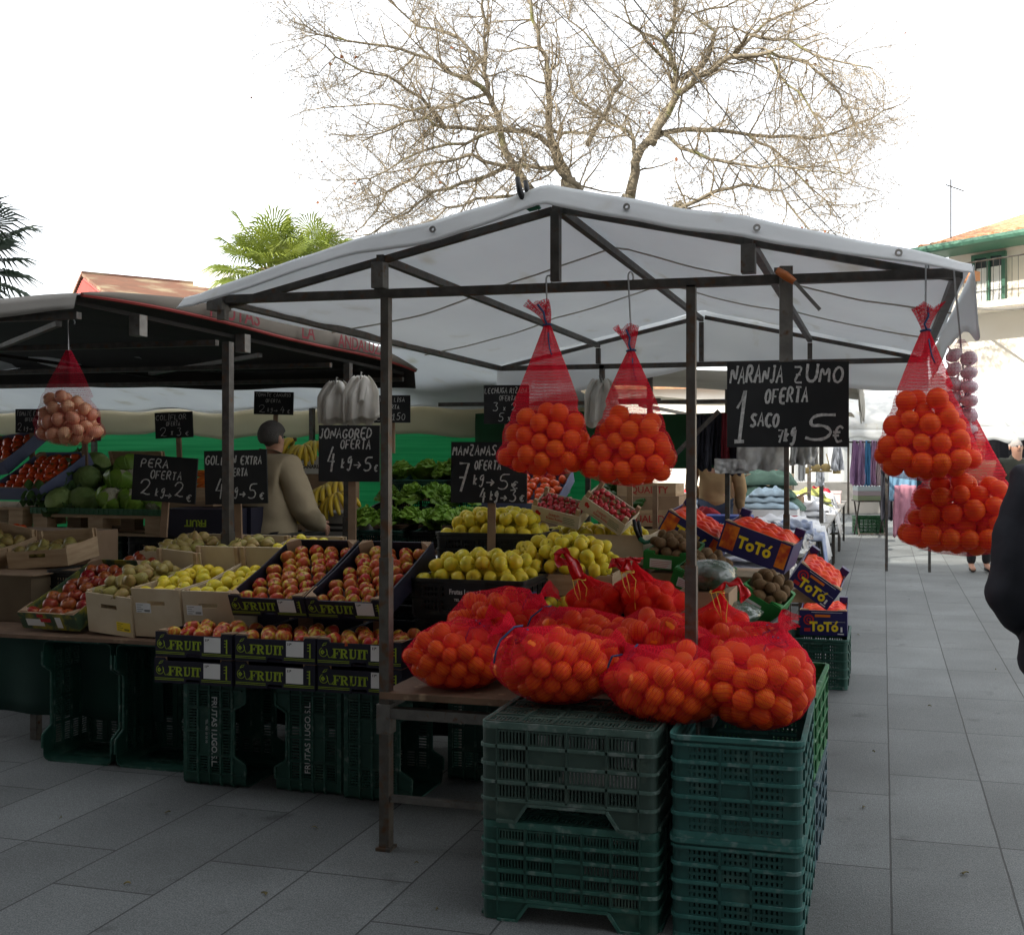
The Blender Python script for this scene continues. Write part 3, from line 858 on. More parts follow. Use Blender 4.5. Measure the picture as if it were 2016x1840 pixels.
def pack(n, r, c, rad, floor=None, obst=None, seed=1, it=170, grav=.0035, tilt=0.0, shape=None):
    rg = np.random.default_rng(seed)
    c = np.array(c, float); rad = np.array(rad, float)
    ct, st = math.cos(tilt), math.sin(tilt)
    rot = np.array([[ct, 0, -st], [0, 1, 0], [st, 0, ct]])    # tilt in XZ
    d = rg.normal(size=(n, 3)); d /= np.linalg.norm(d, axis=1)[:, None]
    p = c + (d * rg.uniform(0, .85, (n, 1)) * (rad - r)) @ rot.T
    rr = r * rg.uniform(.90, 1.10, n)
    ob = np.array(obst, float).reshape(-1, 4) if obst is not None and len(obst) else None
    for k in range(it):
        p[:, 2] -= grav * (1 - k / it)
        for _ in range(2):
            df = p[:, None] - p[None]
            ds = np.linalg.norm(df, axis=2) + np.eye(n) * 9
            ov = np.maximum(0, (rr[:, None] + rr[None]) - ds)
            p += (df / ds[..., None] * ov[..., None]).sum(1) * .32
        if ob is not None:
            df = p[:, None] - ob[None, :, :3]
            ds = np.linalg.norm(df, axis=2)
            ov = np.maximum(0, rr[:, None] + ob[None, :, 3] - ds)
            p += (df / (ds[..., None] + 1e-9) * ov[..., None]).sum(1) * .6
        q = (p - c) @ rot
        if shape is None:
            s = np.linalg.norm(q / (rad - r), axis=1)
            f = np.where(s > 1, 1 / s, 1)
            p = c + (q * f[:, None]) @ rot.T
        else:
            p = c + shape(q, r) @ rot.T
        if floor is not None:
            p[:, 2] = np.maximum(p[:, 2], floor + rr)
    return [(p[i, 0], p[i, 1], p[i, 2], rr[i]) for i in range(n)]

ORANGES = []     # (x, y, z, r, label)
GO = "oranges in red net bags"
def net_material(name, c, dens, hs=.0125, vs_=.0048, tv=.16, th=.065):
    m = bpy.data.materials.new(name); m.use_nodes = True
    t = m.node_tree; N = t.nodes.new; Lk = t.links.new
    p = t.nodes["Principled BSDF"]; out = t.nodes["Material Output"]
    p.inputs["Base Color"].default_value = (*c, 1); p.inputs["Roughness"].default_value = .7; p.inputs["Specular IOR Level"].default_value = .12
    tr = N("ShaderNodeBsdfTranslucent"); tr.inputs[0].default_value = (*c, 1)
    mx = N("ShaderNodeMixShader"); mx.inputs[0].default_value = .38; Lk(p.outputs[0], mx.inputs[1]); Lk(tr.outputs[0], mx.inputs[2])
    tp = N("ShaderNodeBsdfTransparent")
    uv = N("ShaderNodeUVMap")
    sp = N("ShaderNodeSeparateXYZ")
    nz = N("ShaderNodeTexNoise"); nz.inputs["Scale"].default_value = 14; Lk(uv.outputs[0], nz.inputs["Vector"])
    nv = N("ShaderNodeVectorMath"); nv.operation = 'SCALE'; nv.inputs["Scale"].default_value = .012; Lk(nz.outputs["Color"], nv.inputs[0])
    na = N("ShaderNodeVectorMath"); na.operation = 'ADD'; Lk(uv.outputs[0], na.inputs[0]); Lk(nv.outputs[0], na.inputs[1])
    Lk(na.outputs[0], sp.inputs[0])
    def mth(op, a, b=None, c_=None):
        x = N("ShaderNodeMath"); x.operation = op
        for k, v in enumerate((a, b, c_)):
            if v is None: continue
            if hasattr(v, 'is_output'): Lk(v, x.inputs[k])
            else: x.inputs[k].default_value = v
        return x.outputs[0]
    # zig-zag vertical threads, straight thicker weft threads
    u = mth('DIVIDE', sp.outputs[0], vs_); v = mth('DIVIDE', sp.outputs[1], hs)
    zz = mth('PINGPONG', mth('MULTIPLY', v, 2.0), 1.0)
    u2 = mth('ADD', u, mth('MULTIPLY', zz, .5))
    lv = mth('LESS_THAN', mth('ABSOLUTE', mth('SUBTRACT', mth('FRACT', u2), .5)), tv)
    lh = mth('LESS_THAN', mth('ABSOLUTE', mth('SUBTRACT', mth('FRACT', v), .5)), th)
    at = N("ShaderNodeAttribute"); at.attribute_name = "gather"
    ln = mth('MAXIMUM', lv, lh)
    n2 = N("ShaderNodeTexNoise"); n2.inputs["Scale"].default_value = 22; Lk(uv.outputs[0], n2.inputs["Vector"])
    var = mth('MULTIPLY', n2.outputs[0], dens * 1.2)
    fac = mth('MINIMUM', mth('ADD', mth('MULTIPLY', ln, .80), mth('ADD', mth('MULTIPLY', at.outputs["Fac"], .62), var)), .96)
    mo = N("ShaderNodeMixShader"); Lk(fac, mo.inputs[0]); Lk(tp.outputs[0], mo.inputs[1]); Lk(mx.outputs[0], mo.inputs[2])
    Lk(mo.outputs[0], out.inputs[0])
    return m
m_net = net_material("red_net", (.76, .014, .042), .11)
m_net2 = net_material("fine_red_net", (.75, .010, .02), .50, .006, .004)
m_net3 = net_material("onion_net", (.50, .012, .04), .02, .010, .009, .07, .05)
m_net4 = net_material("garlic_net", (.60, .22, .34), .02, .014, .012, .06, .05)
m_tie = mat("blue_tie", (.02, .06, .16), None, rough=.6)
m_ytie = mat("yellow_twine", (.75, .48, .06), None, rough=.7)
m_film = mat("red_plastic_film", (.72, .010, .018), None, rough=.22, spec=.7, trans=.35)

def net_mesh(name, V_, F, UV, G, m):
    me = bpy.data.meshes.new(name)
    me.from_pydata([tuple(v) for v in V_], [], F)
    me.materials.append(m)
    l = me.uv_layers.new(name="UVMap")
    vi = np.zeros(len(me.loops), int); me.loops.foreach_get("vertex_index", vi)
    uv = np.array(UV)[vi]
    l.data.foreach_set("uv", uv.ravel())
    a = me.attributes.new("gather", 'FLOAT', 'POINT'); a.data.foreach_set("value", list(G))
    me.polygons.foreach_set("use_smooth", [True] * len(me.polygons))
    me.update()
    return me
def rings_mesh(rows, nphi, m, name, gat, seam=0):
    # rows: list of (center, [radius per phi], z): a bag as stacked rings; the uv seam is closed on integral cells
    V_, UV, G, F = [], [], [], []
    s = 0; prev = None
    per = []
    for c, rd in rows:
        per.append(2 * math.pi * sum(rd) / len(rd))
    circ = max(per)
    circ = round(circ / .0048) * .0048
    for i, (c, rd) in enumerate(rows):
        mid = Vector(c) + Vector((rd[0], 0, 0))
        if prev is not None: s += (mid - prev).length
        prev = mid
        for k in range(nphi + 1):
            a = 2 * math.pi * k / nphi
            V_.append((c[0] + rd[k % nphi] * math.cos(a), c[1] + rd[k % nphi] * math.sin(a), c[2]))
            UV.append((circ * k / nphi, -s)); G.append(gat(i / (len(rows) - 1)))
    W = nphi + 1
    for i in range(len(rows) - 1):
        for k in range(nphi):
            F.append((i * W + k, i * W + k + 1, (i + 1) * W + k + 1, (i + 1) * W + k))
    return net_mesh(name, V_, F, UV, G, m)

def hang_bag(name, label, cat, hook, neck, zb, wid, dep, zfill, n, r, seed, m, group, ocb, tail=True, ear=None, topdens=.75):
    """a net bag hanging from neck (x,y,z): filled from zfill down to zb"""
    t = thing(name, label, cat, neck, group=group)
    cz = (zfill + zb) / 2; h = (zfill - zb) / 2
    cx, cy = neck[0], neck[1]
    def shp(q, r_):
        q = q.copy()
        f = np.clip((h - q[:, 2]) / (2 * h), 0, 1)
        rx = (wid / 2) * (.45 + .55 * np.minimum(1, f * 1.2)) - r_
        ry = (dep / 2) * (.60 + .40 * np.minimum(1, f * 1.2)) - r_
        s = np.sqrt((q[:, 0] / rx) ** 2 + (q[:, 1] / ry) ** 2)
        k = np.where(s > 1, 1 / s, 1); q[:, 0] *= k; q[:, 1] *= k
        lo_ = -h + r_ + .28 * h * (q[:, 0] / (wid / 2)) ** 2 + .3 * h * (q[:, 1] / (dep / 2)) ** 2
        q[:, 2] = np.clip(q[:, 2], lo_, h - r_)
        return q
    sp = pack(n, r, (cx, cy, cz), (wid / 2, dep / 2, h), None, None, seed, 260, .004, 0.0, shp)
    for q in sp: ocb(q)
    P = np.array(sp)
    nphi, nz = 56, 46
    zt = neck[2]
    zs = [zt - (zt - (zb - .004)) * (k / nz) for k in range(nz + 1)]
    lo = min(q[2] - q[3] for q in sp) - .004
    zs = [zt - (zt - lo) * (k / nz) for k in range(nz + 1)]
    ph = np.arange(nphi) * 2 * math.pi / nphi
    rad = np.zeros((nz + 1, nphi))
    rg = np.random.default_rng(seed)
    for i, z in enumerate(zs):
        dz = z - P[:, 2]; R2 = (P[:, 3] + .003) ** 2 - dz ** 2
        ok = R2 > 0
        if ok.any():
            x = P[ok, 0] - cx; y = P[ok, 1] - cy; rr = np.sqrt(R2[ok])
            rad[i] = np.max(x[None] * np.cos(ph)[:, None] + y[None] * np.sin(ph)[:, None] + rr[None], 1)
    raw = rad.copy()
    neckr = .012
    for k in range(nphi):                       # tight net: upper envelope of radius over height
        pts = [(zs[0], neckr)] + [(zs[i], raw[i, k]) for i in range(1, nz + 1) if raw[i, k] > 0] + [(zs[-1], .012)]
        pts = sorted(set(pts))
        hull = []
        for p in pts:
            while len(hull) >= 2 and (hull[-1][0] - hull[-2][0]) * (p[1] - hull[-2][1]) - (hull[-1][1] - hull[-2][1]) * (p[0] - hull[-2][0]) >= 0: hull.pop()
            hull.append(p)
        hz = [p[0] for p in hull]; hr = [p[1] for p in hull]
        env = np.interp(zs[::-1], hz, hr)[::-1]
        rad[:, k] = np.maximum(env * .62 + np.maximum(raw[:, k], 0) * .38, np.where(raw[:, k] > env * .5, raw[:, k], 0)) if False else np.where(raw[:, k] > env * .6, env * .6 + raw[:, k] * .4, env)
    for _ in range(2): rad = (np.roll(rad, 1, 1) + 2 * rad + np.roll(rad, -1, 1)) / 4
    rows = []
    for i, z in enumerate(zs):
        f = i / nz
        pl = 1 + (.10 * (1 - f) ** 2) * np.sin(ph * 9 + seed) + (.05 * (1 - f)) * np.sin(ph * 5 + 2 * seed + 6 * f)
        rows.append(((0, 0, z - zt), list(rad[i] * pl)))
    ff = (zt - zfill) / (zt - lo)
    g = lambda f: topdens * max(0, 1 - f / (ff * .95)) ** 1.1 * .8 + .40 * (f < ff) + .5 * max(0, f - .985) * 60 * .5
    obj("net", rings_mesh(rows, nphi, m, "net", g), t)
    # knotted neck with a tuft of net and a blue tie
    q = MB()
    if tail:
        hgt = .085
        V_, UV, G, F = [], [], [], []
        for j in range(9):
            f = j / 8
            rr = .012 + .030 * f ** 1.2
            for k in range(25):
                a = 2 * math.pi * k / 24
                pl = 1 + .35 * math.sin(a * 4 + seed) * f
                lean = ear or (.03, 0)
                V_.append((rr * math.cos(a) * pl + lean[0] * f * f, rr * math.sin(a) * pl * .6 + lean[1] * f, f * hgt + .012 * math.sin(a * 3 + seed) * f))
                UV.append((.2 * k / 24, f * hgt)); G.append(.45)
        for j in range(8):
            for k in range(24): F.append((j * 25 + k, j * 25 + k + 1, (j + 1) * 25 + k + 1, (j + 1) * 25 + k))
        obj("net_tuft", net_mesh("net_tuft", V_, F, UV, G, m), t)
        q.tube([(.004, -.016, .0), (-.004, -.018, .02), (.006 + lean[0] * .3, -.019, .045), (lean[0] * .7, -.02, .075)], .004, 6)
        q.tube([(.016 * math.cos(a * .7), .016 * math.sin(a * .7), .002 * math.sin(a)) for a in range(10)], .004, 6)
        q.tube([(.01, -.02, -.03), (.014, -.026, -.06), (.02, -.034, -.09), (.03, -.038, -.115)], .0028, 5)
        q.build("tie", m_tie, t, True)
    return t, sp
m_hook = mat("wire_hook", (.45, .45, .45), None, rough=.3, metal=.9)
def s_hook(label, top, bot, group="wire hooks holding the bags"):
    top, bot = Vector(top), Vector(bot)
    q = MB()
    L = (top - bot).length
    d = bot - top
    pts = []
    for k in range(9):
        a = R(200 - 25 * k); pts.append(top + Vector((.020 * math.cos(a) * .9 + .020, 0, .020 * math.sin(a))) * 1 + Vector((-.002, 0, -.002)))
    pts = [top + Vector((.018 * math.cos(R(a)) * .3, .018 * math.cos(R(a)) + .0, .018 * math.sin(R(a)))) for a in range(-30, 181, 30)]
    pts = pts[::1]
    st = pts[-1]
    pts += [st + (bot - st) * (k / 6) for k in range(1, 7)]
    pts += [bot + Vector((-.008 * (1 - math.cos(R(a))) , .014 * (1 - math.cos(R(a))), -.016 * math.sin(R(a)))) for a in range(30, 181, 30)]
    pts.append(pts[-1] + Vector((-.004, .006, .02)))
    q.tube(pts, .0034, 7)
    return tag(q.build("wire_hook", m_hook, None, True), label, "hook", group)

def orange_cb(lab): return lambda q: ORANGES.append((*q, lab))
GN = "red net bags of oranges hanging from the stall"
def from_px(x, y, Y): return PY(x, y, Y)
YH = 3.70
def hb(label, olab, xn, yn, xl, xr, yfill, ybot, Y, n, seed, ear=None, dep=.23, zt=None):
    p = PY(xn, yn, Y); D = dist(p)
    wd = (xr - xl) * D / FPX * 1.13
    xc = PY((xl + xr) / 2, (yfill + ybot) / 2, Y)
    zf = PY(xn, yfill, Y).z; zb = PY(xn, ybot, Y).z
    neck = (xc.x, Y, p.z)
    return hang_bag("net_bag", label, "net bag", None, neck, zb, wd, dep, zf, n, .0345, seed, m_net, GN, orange_cb(olab), True, ear), neck
b1, n1_ = hb("red net bag of oranges on the left hook of the front beam", "orange inside the left net bag hanging from the front beam", 1075, 640, 985, 1170, 752, 938, YH - .01, 40, 3, (-.045, 0))
b2, n2_ = hb("red net bag of oranges with two tied ears on the second front hook", "orange inside the eared net bag hanging beside the front post", 1250, 690, 1147, 1338, 786, 955, YH - .01, 40, 5, (-.02, 0))
b3, n3_ = hb("red net bag of oranges at the right end of the beam, above another bag", "orange inside the upper net bag at the right end of the beam", 1852, 650, 1722, 1922, 762, 945, 3.62, 42, 8, (.01, 0))
b4, n4_ = hb("wide red net bag of oranges hanging lowest, in front of the dark coat", "orange inside the lowest hanging net bag at the right", 1892, 800, 1778, 2024, 905, 1092, 3.74, 56, 11, (-.02, 0), .26)
s_hook("wire hook on the front beam holding the left orange bag", (n1_[0] - .005, YF, 2.195), (n1_[0], n1_[1], n1_[2] + .055))
s_hook("wire hook on the front beam holding the eared orange bag", (n2_[0] - .01, YF, 2.195), (n2_[0], n2_[1], n2_[2] + .07))
s_hook("wire hook at the right beam end holding the upper orange bag", (n3_[0] + .01, YF, 2.185), (n3_[0], n3_[1], n3_[2] + .05))
s_hook("bent wire hook at the right beam end holding the lowest bag and garlic", (XR - .015, YF, 2.16), (n4_[0], n4_[1], n4_[2] + .04))

# onions at left, garlic string at right
def bulb_mesh(name, m, m2, seed, flat=.9, tip=.35):
    rg = random.Random(seed)
    mb = MB()
    prof = [(0.0, -.86), (.25, -.84), (.62, -.66), (.92, -.25), (1, .1), (.88, .48), (.55, .76), (.24, .92), (.10, 1.12), (.07, 1.12 + tip)]
    mb.lathe([(r_, z * flat) for r_, z in prof], 16, wob=lambda a, i: 1 + .035 * math.sin(a * 5 + seed))
    mb.lathe([(.0, -.86 * flat - .02), (.12, -.86 * flat - .03), (.2, -.84 * flat)], 8, mi=1)
    return mb.mesh(name, [m, m2], True)
m_onion = mat("onion_skin", (.58, .32, .16), (.70, .47, .27), 3, .35, rnd=((.58, .24, .15), .6), stretch=(9, 9, .6), spec=.5)
m_root = mat("dry_root", (.35, .26, .15), None, rough=.9)
m_garlic = mat("garlic_skin", (.72, .60, .62), (.55, .36, .44), 3, .5, rnd=((.78, .70, .68), .6), stretch=(10, 10, .5))
ON_ME = [bulb_mesh("onion", m_onion, m_root, k) for k in range(2)]
GA_ME = [bulb_mesh("garlic_bulb", m_garlic, m_root, k, .8, .5) for k in range(2)]
rgx = random.Random(4)
def fruit(me, name, label, cat, group, p, r, rot=None):
    o = obj(name, me, None, p, rot or (rgx.uniform(0, 6.3), rgx.uniform(0, 6.3), rgx.uniform(0, 6.3)))
    o.scale = (r, r, r)
    return tag(o, label, cat, group)
pn = PY(132, 690, 4.42)
D_ = dist(pn)
pc = PY(135, 800, 4.42)
def oncb(q): fruit(ON_ME[rgx.randrange(2)], "onion", "onion inside the red net bag hanging at the far left", "onion", "onions in the hanging net", q[:3], q[3])
hang_bag("net_bag", "red net bag of onions hanging from a wire hook at the left", "net bag", None, (pc.x, 4.42, pn.z), PY(135, 878, 4.42).z, 150 * D_ / FPX, .25, PY(135, 732, 4.42).z, 46, .034, 21, m_net3, None, oncb, False, None, .95)
ph0 = PY(122, 612, 4.42)
s_hook("long wire hook under the dark awning holding the onion bag", (pc.x - .01, 4.45, 2.21), (pc.x, 4.42, pn.z - .0))
q = MB(); q.beam((XL - 1.0 - 2.0, 4.47, 2.19), (-3.6, 4.47, 2.19), .03)
# the hook hangs from the left stall's front cross beam
bpy.data.objects.remove(q.build("x", m_dsteel)) if False else None
gt = PY(1893, 668, 3.72)
gl = thing("garlic_string", "string of purple garlic bulbs in a net behind the right orange bags", "garlic string", gt)
k = 0
while k < 13:
    z = -.055 - .048 * (k // 2) - .012 * (k % 2)
    fruit(GA_ME[k % 2], "garlic_bulb", "purple garlic bulb in the net string beside the right orange bags", "garlic", "garlic bulbs in the string", (gt.x + (.025 if k % 2 else -.025), gt.y + .01 * math.sin(k * 2.3), gt.z + z), .030, (rgx.uniform(-.8, .8), rgx.uniform(-.8, .8), rgx.uniform(0, 6)))
    k += 1
rows = []
for i in range(30):
    f = i / 29
    rd = .010 + .043 * min(1, f * 6) * min(1, (1 - f) * 12 + .1)
    rows.append(((0, 0, -.38 * f), [rd * (1 + .05 * math.sin(j)) for j in range(24)]))
obj("net", rings_mesh(rows, 24, m_net4, "net", lambda f: .4 if f < .06 else .0), gl)

# ---- bags lying on the board and the crates
LYING = []
def star_net(t, sp, c, neckdir, necklen, m, seed, ico=None):
    """a net pulled round the spheres sp; gathered along neckdir"""
    c = Vector(c)
    nd = Vector(neckdir).normalized()
    bm = bmesh.new(); bmesh.ops.create_icosphere(bm, subdivisions=5, radius=1)
    dirs = np.array([v.co[:] for v in bm.verts])
    edges = np.array([[e.verts[0].index, e.verts[1].index] for e in bm.edges])
    faces = [tuple(v.index for v in f.verts) for f in bm.faces]
    bm.free()
    P = np.array(sp)
    rel = P[:, :3] - np.array(c)
    # add the gathered neck as shrinking spheres
    base = max(0.05, np.max(rel @ np.array(nd)))
    nk = [(nd * (base * .75 + (necklen + base * .25) * f)) for f in (.2, .4, .6, .8, 1)]
    rel = np.vstack([rel, np.array([k[:] for k in nk])])
    rad = np.concatenate([P[:, 3] + .0035, np.array([.05, .036, .026, .018, .012])])
    b = dirs @ rel.T
    cc = (rel ** 2).sum(1)[None] - rad[None] ** 2
    disc = b ** 2 - cc
    ex_ = np.where(disc > 0, b + np.sqrt(np.maximum(disc, 0)), 0)
    r0 = ex_.max(1)
    r = np.maximum(r0, .03)
    cnt = np.zeros(len(r)); np.add.at(cnt, edges.ravel(), 1)
    for k in range(75):
        s = np.zeros(len(r)); np.add.at(s, edges[:, 0], r[edges[:, 1]]); np.add.at(s, edges[:, 1], r[edges[:, 0]])
        r = np.maximum(r0, s / cnt * .999)
    # light creases towards the neck
    n = np.array(nd); al = dirs @ n
    a1 = np.cross(n, [0.3, 0.2, 0.9]); a1 /= np.linalg.norm(a1); a2 = np.cross(n, a1)
    az = np.arctan2(dirs @ a2, dirs @ a1)
    cr = np.clip((al - .2) / .8, 0, 1)
    r = r * (1 + .05 * cr * np.sin(az * 11 + seed) + .02 * cr * np.sin(az * 23))
    Vv = dirs * r[:, None]
    R0 = .17
    UV = np.stack([az * R0, np.arccos(np.clip(al, -1, 1)) * R0], 1)
    G = np.clip((al - .55) / .45, 0, 1) * .7 + .12 * np.clip((al + .1), 0, 1)
    me = bpy.data.meshes.new("net")
    me.from_pydata([tuple(v) for v in Vv], [], faces)
    me.materials.append(m)
    l = me.uv_layers.new(name="UVMap")
    vi = np.zeros(len(me.loops), int); me.loops.foreach_get("vertex_index", vi)
    uv = UV[vi].reshape(-1, 3, 2)
    wrap = (uv[:, :, 0].max(1) - uv[:, :, 0].min(1)) > math.pi * R0
    uv[wrap, :, 0] = np.where(uv[wrap, :, 0] < 0, uv[wrap, :, 0] + 2 * math.pi * R0, uv[wrap, :, 0])
    l.data.foreach_set("uv", uv.ravel())
    a = me.attributes.new("gather", 'FLOAT', 'POINT'); a.data.foreach_set("value", list(G))
    me.polygons.foreach_set("use_smooth", [True] * len(me.polygons)); me.update()
    obj("net", me, t)
    return nk
GL = "red net bags of oranges lying on the counter and crates"
def lying(label, olab, c, rad, n, floor, neck, necklen, seed, tilt=0, r=.0345, m=None, obst=True, cb=None, tie=True, group=GL, name="net_bag"):
    near = [q for q in LYING if abs(q[0] - c[0]) < .6 and abs(q[1] - c[1]) < .6] if obst else None
    sp = pack(n, r, c, rad, floor, near, seed, 200, .003, tilt)
    LYING.extend(sp)
    for q in sp: (cb or orange_cb(olab))(q)
    base = (c[0], c[1], floor if floor is not None else c[2] - rad[2])
    t = thing(name, label, "net bag", base, group=group)
    tm = Vector(base)
    cc = np.array(sp)[:, :3].mean(0)
    # net is star shaped about the oranges' middle
    q = thing("x", None, None)
    sp2 = [(a - tm.x, b2 - tm.y, c2 - tm.z, r_) for a, b2, c2, r_ in sp]
    bpy.data.objects.remove(q)
    c0 = Vector(cc) - tm
    nk = star_net(t, sp2, (0, 0, 0) if False else c0, neck, necklen, m or m_net, seed)
    t.children[0].location = c0
    nd = Vector(neck).normalized()
    if tie:
        s = MB()
        k0 = c0 + nk[2]
        a1 = nd.orthogonal().normalized(); a2 = nd.cross(a1)
        s.tube([k0 + (a1 * math.cos(x * .8) + a2 * math.sin(x * .8)) * .033 for x in range(9)], .0038, 6)
        e = k0 + nd * .02
        s.tube([e + a1 * .03, e + a1 * .03 + Vector((-.02, -.03, .0)), e + Vector((-.045, -.05, -.02)), e + Vector((-.06, -.055, -.06)), e + Vector((-.065, -.06, -.10))], .0036, 6)
        s.build("tie", m_tie, t, True)
        # loose tuft of net beyond the tie
        tip = c0 + nk[4]
        V_, UV, G, F = [], [], [], []
        for j in range(7):
            f = j / 6
            for k in range(21):
                a = 2 * math.pi * k / 20
                rr = (.012 + .035 * f) * (1 + .3 * math.sin(4 * a + seed))
                V_.append(tip + nd * (.075 * f) + a1 * rr * math.cos(a) + a2 * rr * math.sin(a) * .5 + Vector((0, 0, -.03 * f * f)))
                UV.append((.2 * k / 20, .08 * f)); G.append(.35)
        for j in range(6):
            for k in range(20): F.append((j * 21 + k, j * 21 + k + 1, (j + 1) * 21 + k + 1, (j + 1) * 21 + k))
        obj("net_tuft", net_mesh("net_tuft", V_, F, UV, G, m or m_net), t)
    return t, sp
BZ, CZ = .620, .662
lying("small net bag of oranges at the left corner of the plywood board", "orange in the net bag at the left corner of the board", (-1.64, 3.86, BZ + .145), (.235, .175, .155), 66, BZ, (.5, .35, .75), .05, 31)
lying("net bag of oranges heaped behind the left corner bag, gathered at top", "orange in the tall net bag behind the left corner bag", (-1.58, 4.16, BZ + .235), (.255, .17, .235), 96, BZ, (.75, .05, .62), .06, 32, .1)
lying("net bag of oranges in the middle front on the upside down crate", "orange in the net bag on the upside down crate", (-1.13, 3.56, CZ + .150), (.25, .185, .155), 78, CZ, (-.62, -.42, .66), .06, 33)
lying("net bag of oranges behind the middle front bag, under the apples", "orange in the net bag behind the middle front bag", (-1.19, 4.02, BZ + .20), (.245, .17, .215), 84, BZ, (-.7, .0, .7), .05, 34, -.1)
lying("net bag of oranges at the centre left of the front right post", "orange in the central net bag beside the front right post", (-.845, 3.90, BZ + .20), (.25, .175, .20), 90, BZ, (.75, -.5, .3), .05, 35)
lying("net bag of oranges bridging the two front crate stacks", "orange in the net bag bridging the two crate stacks", (-.70, 3.50, CZ + .115), (.24, .20, .145), 74, CZ - .02, (-.78, .1, .55), .06, 36)
lying("net bag of oranges on the right crate stack hanging over its front", "orange in the net bag on the right crate stack", (-.405, 3.50, CZ + .125), (.19, .21, .165), 74, CZ - .02, (.25, .55, .75), .07, 37)
lying("net bag of oranges behind the right bag, tied with blue cord", "orange in the net bag behind the right front bag", (-.50, 3.95, CZ + .10), (.245, .18, .185), 84, CZ - .03, (.5, -.2, .75), .07, 38)

# visible oranges are things, the buried rest is one object
O = np.array([q[:4] for q in ORANGES])
eye = np.array([0, 0, EYE])
rs = np.random.default_rng(5)
vis = np.zeros(len(O))
for i in range(len(O)):
    dv = eye - O[i, :3]; dv /= np.linalg.norm(dv)
    a = np.cross(dv, [0, 0, 1]); a /= np.linalg.norm(a); b_ = np.cross(dv, a)
    for k in range(13):
        an = k * 2.4; rr = .92 * math.sqrt(k / 13)
        tgt = O[i, :3] + O[i, 3] * (a * math.cos(an) * rr + b_ * math.sin(an) * rr + dv * math.sqrt(1 - rr * rr))
        d = tgt - eye; L = np.linalg.norm(d); d /= L
        rel = O[:, :3] - eye
        s = rel @ d
        dd = (rel ** 2).sum(1) - s ** 2
        hit = (dd < O[:, 3] ** 2) & (s < L - .5 * O[i, 3]) & (np.arange(len(O)) != i)
        if not hit.any(): vis[i] += 1
order = np.argsort(-vis)
keep = [i for i in order[:298] if vis[i] >= 1]
ks = set(keep)
for i in keep:
    x, y, z, r_, lab = ORANGES[i]
    fruit(OR_ME[i % 4], "orange", lab, "orange", lab.replace("orange", "oranges", 1), (x, y, z), r_)
rest = MB()
for i in range(len(O)):
    if i not in ks:
        x, y, z, r_, lab = ORANGES[i]
        rest.sphere((x, y, z), r_, 12, 8)
print("ORANGES", len(O), "individual", len(keep), "visible", int((vis > 0).sum()))
tag(rest.build("oranges", m_orange, None, True), "remaining oranges deep inside the red net bags", "oranges", None, "stuff")

# mandarins in finer red nets with film handles and yellow twine, on a wooden box behind the bags
m_box = MB(); m_box.bb(-1.42, -.66, 4.22, 4.52, BZ + .002, BZ + .165)
tag(m_box.build("wooden_box", m_wood), "plain wooden box under the mandarin bags, behind the oranges", "box")
GM = "red bags of mandarins with film handles"
def mandarin(label, olab, c, rad, n, neck, seed, hpts, floor=BZ + .168):
    def cb(q): fruit(MD_ME[rgx.randrange(2)], "mandarin", olab, "mandarin", olab.replace("mandarin", "mandarins", 1), q[:3], q[3])
    t, sp = lying(label, olab, c, rad, n, floor, neck, .09, seed, 0, .034, m_net2, True, cb, False, GM)
    base = t.location
    s = MB()
    H = [Vector(h) - base for h in hpts]
    def band(u, v):
        f = u * (len(H) - 1); i = min(int(f), len(H) - 2); p = H[i].lerp(H[i + 1], f - i)
        wv = .050 * (1 - .3 * u) + .012 * math.sin(u * 17)
        return p + Vector(((v - .5) * wv * .8, (v - .5) * wv * .6 + .008 * math.sin(v * 9 + u * 5), (v - .5) * wv * .35 + .006 * math.sin(u * 23 + v * 4)))
    s.sheet(band, 30, 6, .0015)
    s.build("film_handle", m_film, t, True)
    y = MB()
    k = H[0]
    y.tube([k + Vector((.03 * math.cos(a * .7), .03 * math.sin(a * .7) - .0, .004 * math.sin(a * 2))) for a in range(10)], .0022, 5)
    y.tube([k + Vector((.02, -.03, 0)), k + Vector((.05, -.05, -.03)), k + Vector((.045, -.06, -.09)), k + Vector((.05, -.06, -.15))], .0018, 5)
    y.tube([k + Vector((-.02, -.03, 0)), k + Vector((.0, -.06, -.05)), k + Vector((.03, -.07, -.10)), k + Vector((.02, -.055, -.05)), k + Vector((.0, -.03, .0))], .0018, 5)
    y.build("yellow_twine", m_ytie, t, True)
pA, pB, pC = PY(1175, 1175, 4.36), PY(1275, 1160, 4.36), PY(1410, 1205, 4.20)
def hp(*L): return [PY(x, y, Y) for x, y, Y in L]
mandarin("red bag of mandarins with its film handle curled up high at left", "mandarin in the red bag with the curled up handle", (pA.x, 4.36, pA.z), (.135, .12, .13), 18, (-.45, 0, .9), 51, hp((1140, 1140, 4.33), (1128, 1110, 4.32), (1115, 1088, 4.31), (1100, 1083, 4.31), (1097, 1100, 4.30), (1112, 1113, 4.29), (1122, 1108, 4.28)))
mandarin("large red bag of mandarins with bunched shiny film in the middle", "mandarin in the large red bag with bunched film", (pB.x, 4.36, pB.z), (.20, .13, .14), 24, (-.35, 0, .95), 52, hp((1235, 1125, 4.30), (1225, 1105, 4.29), (1212, 1098, 4.28), (1208, 1112, 4.27), (1225, 1118, 4.27), (1240, 1098, 4.28), (1262, 1103, 4.28)))
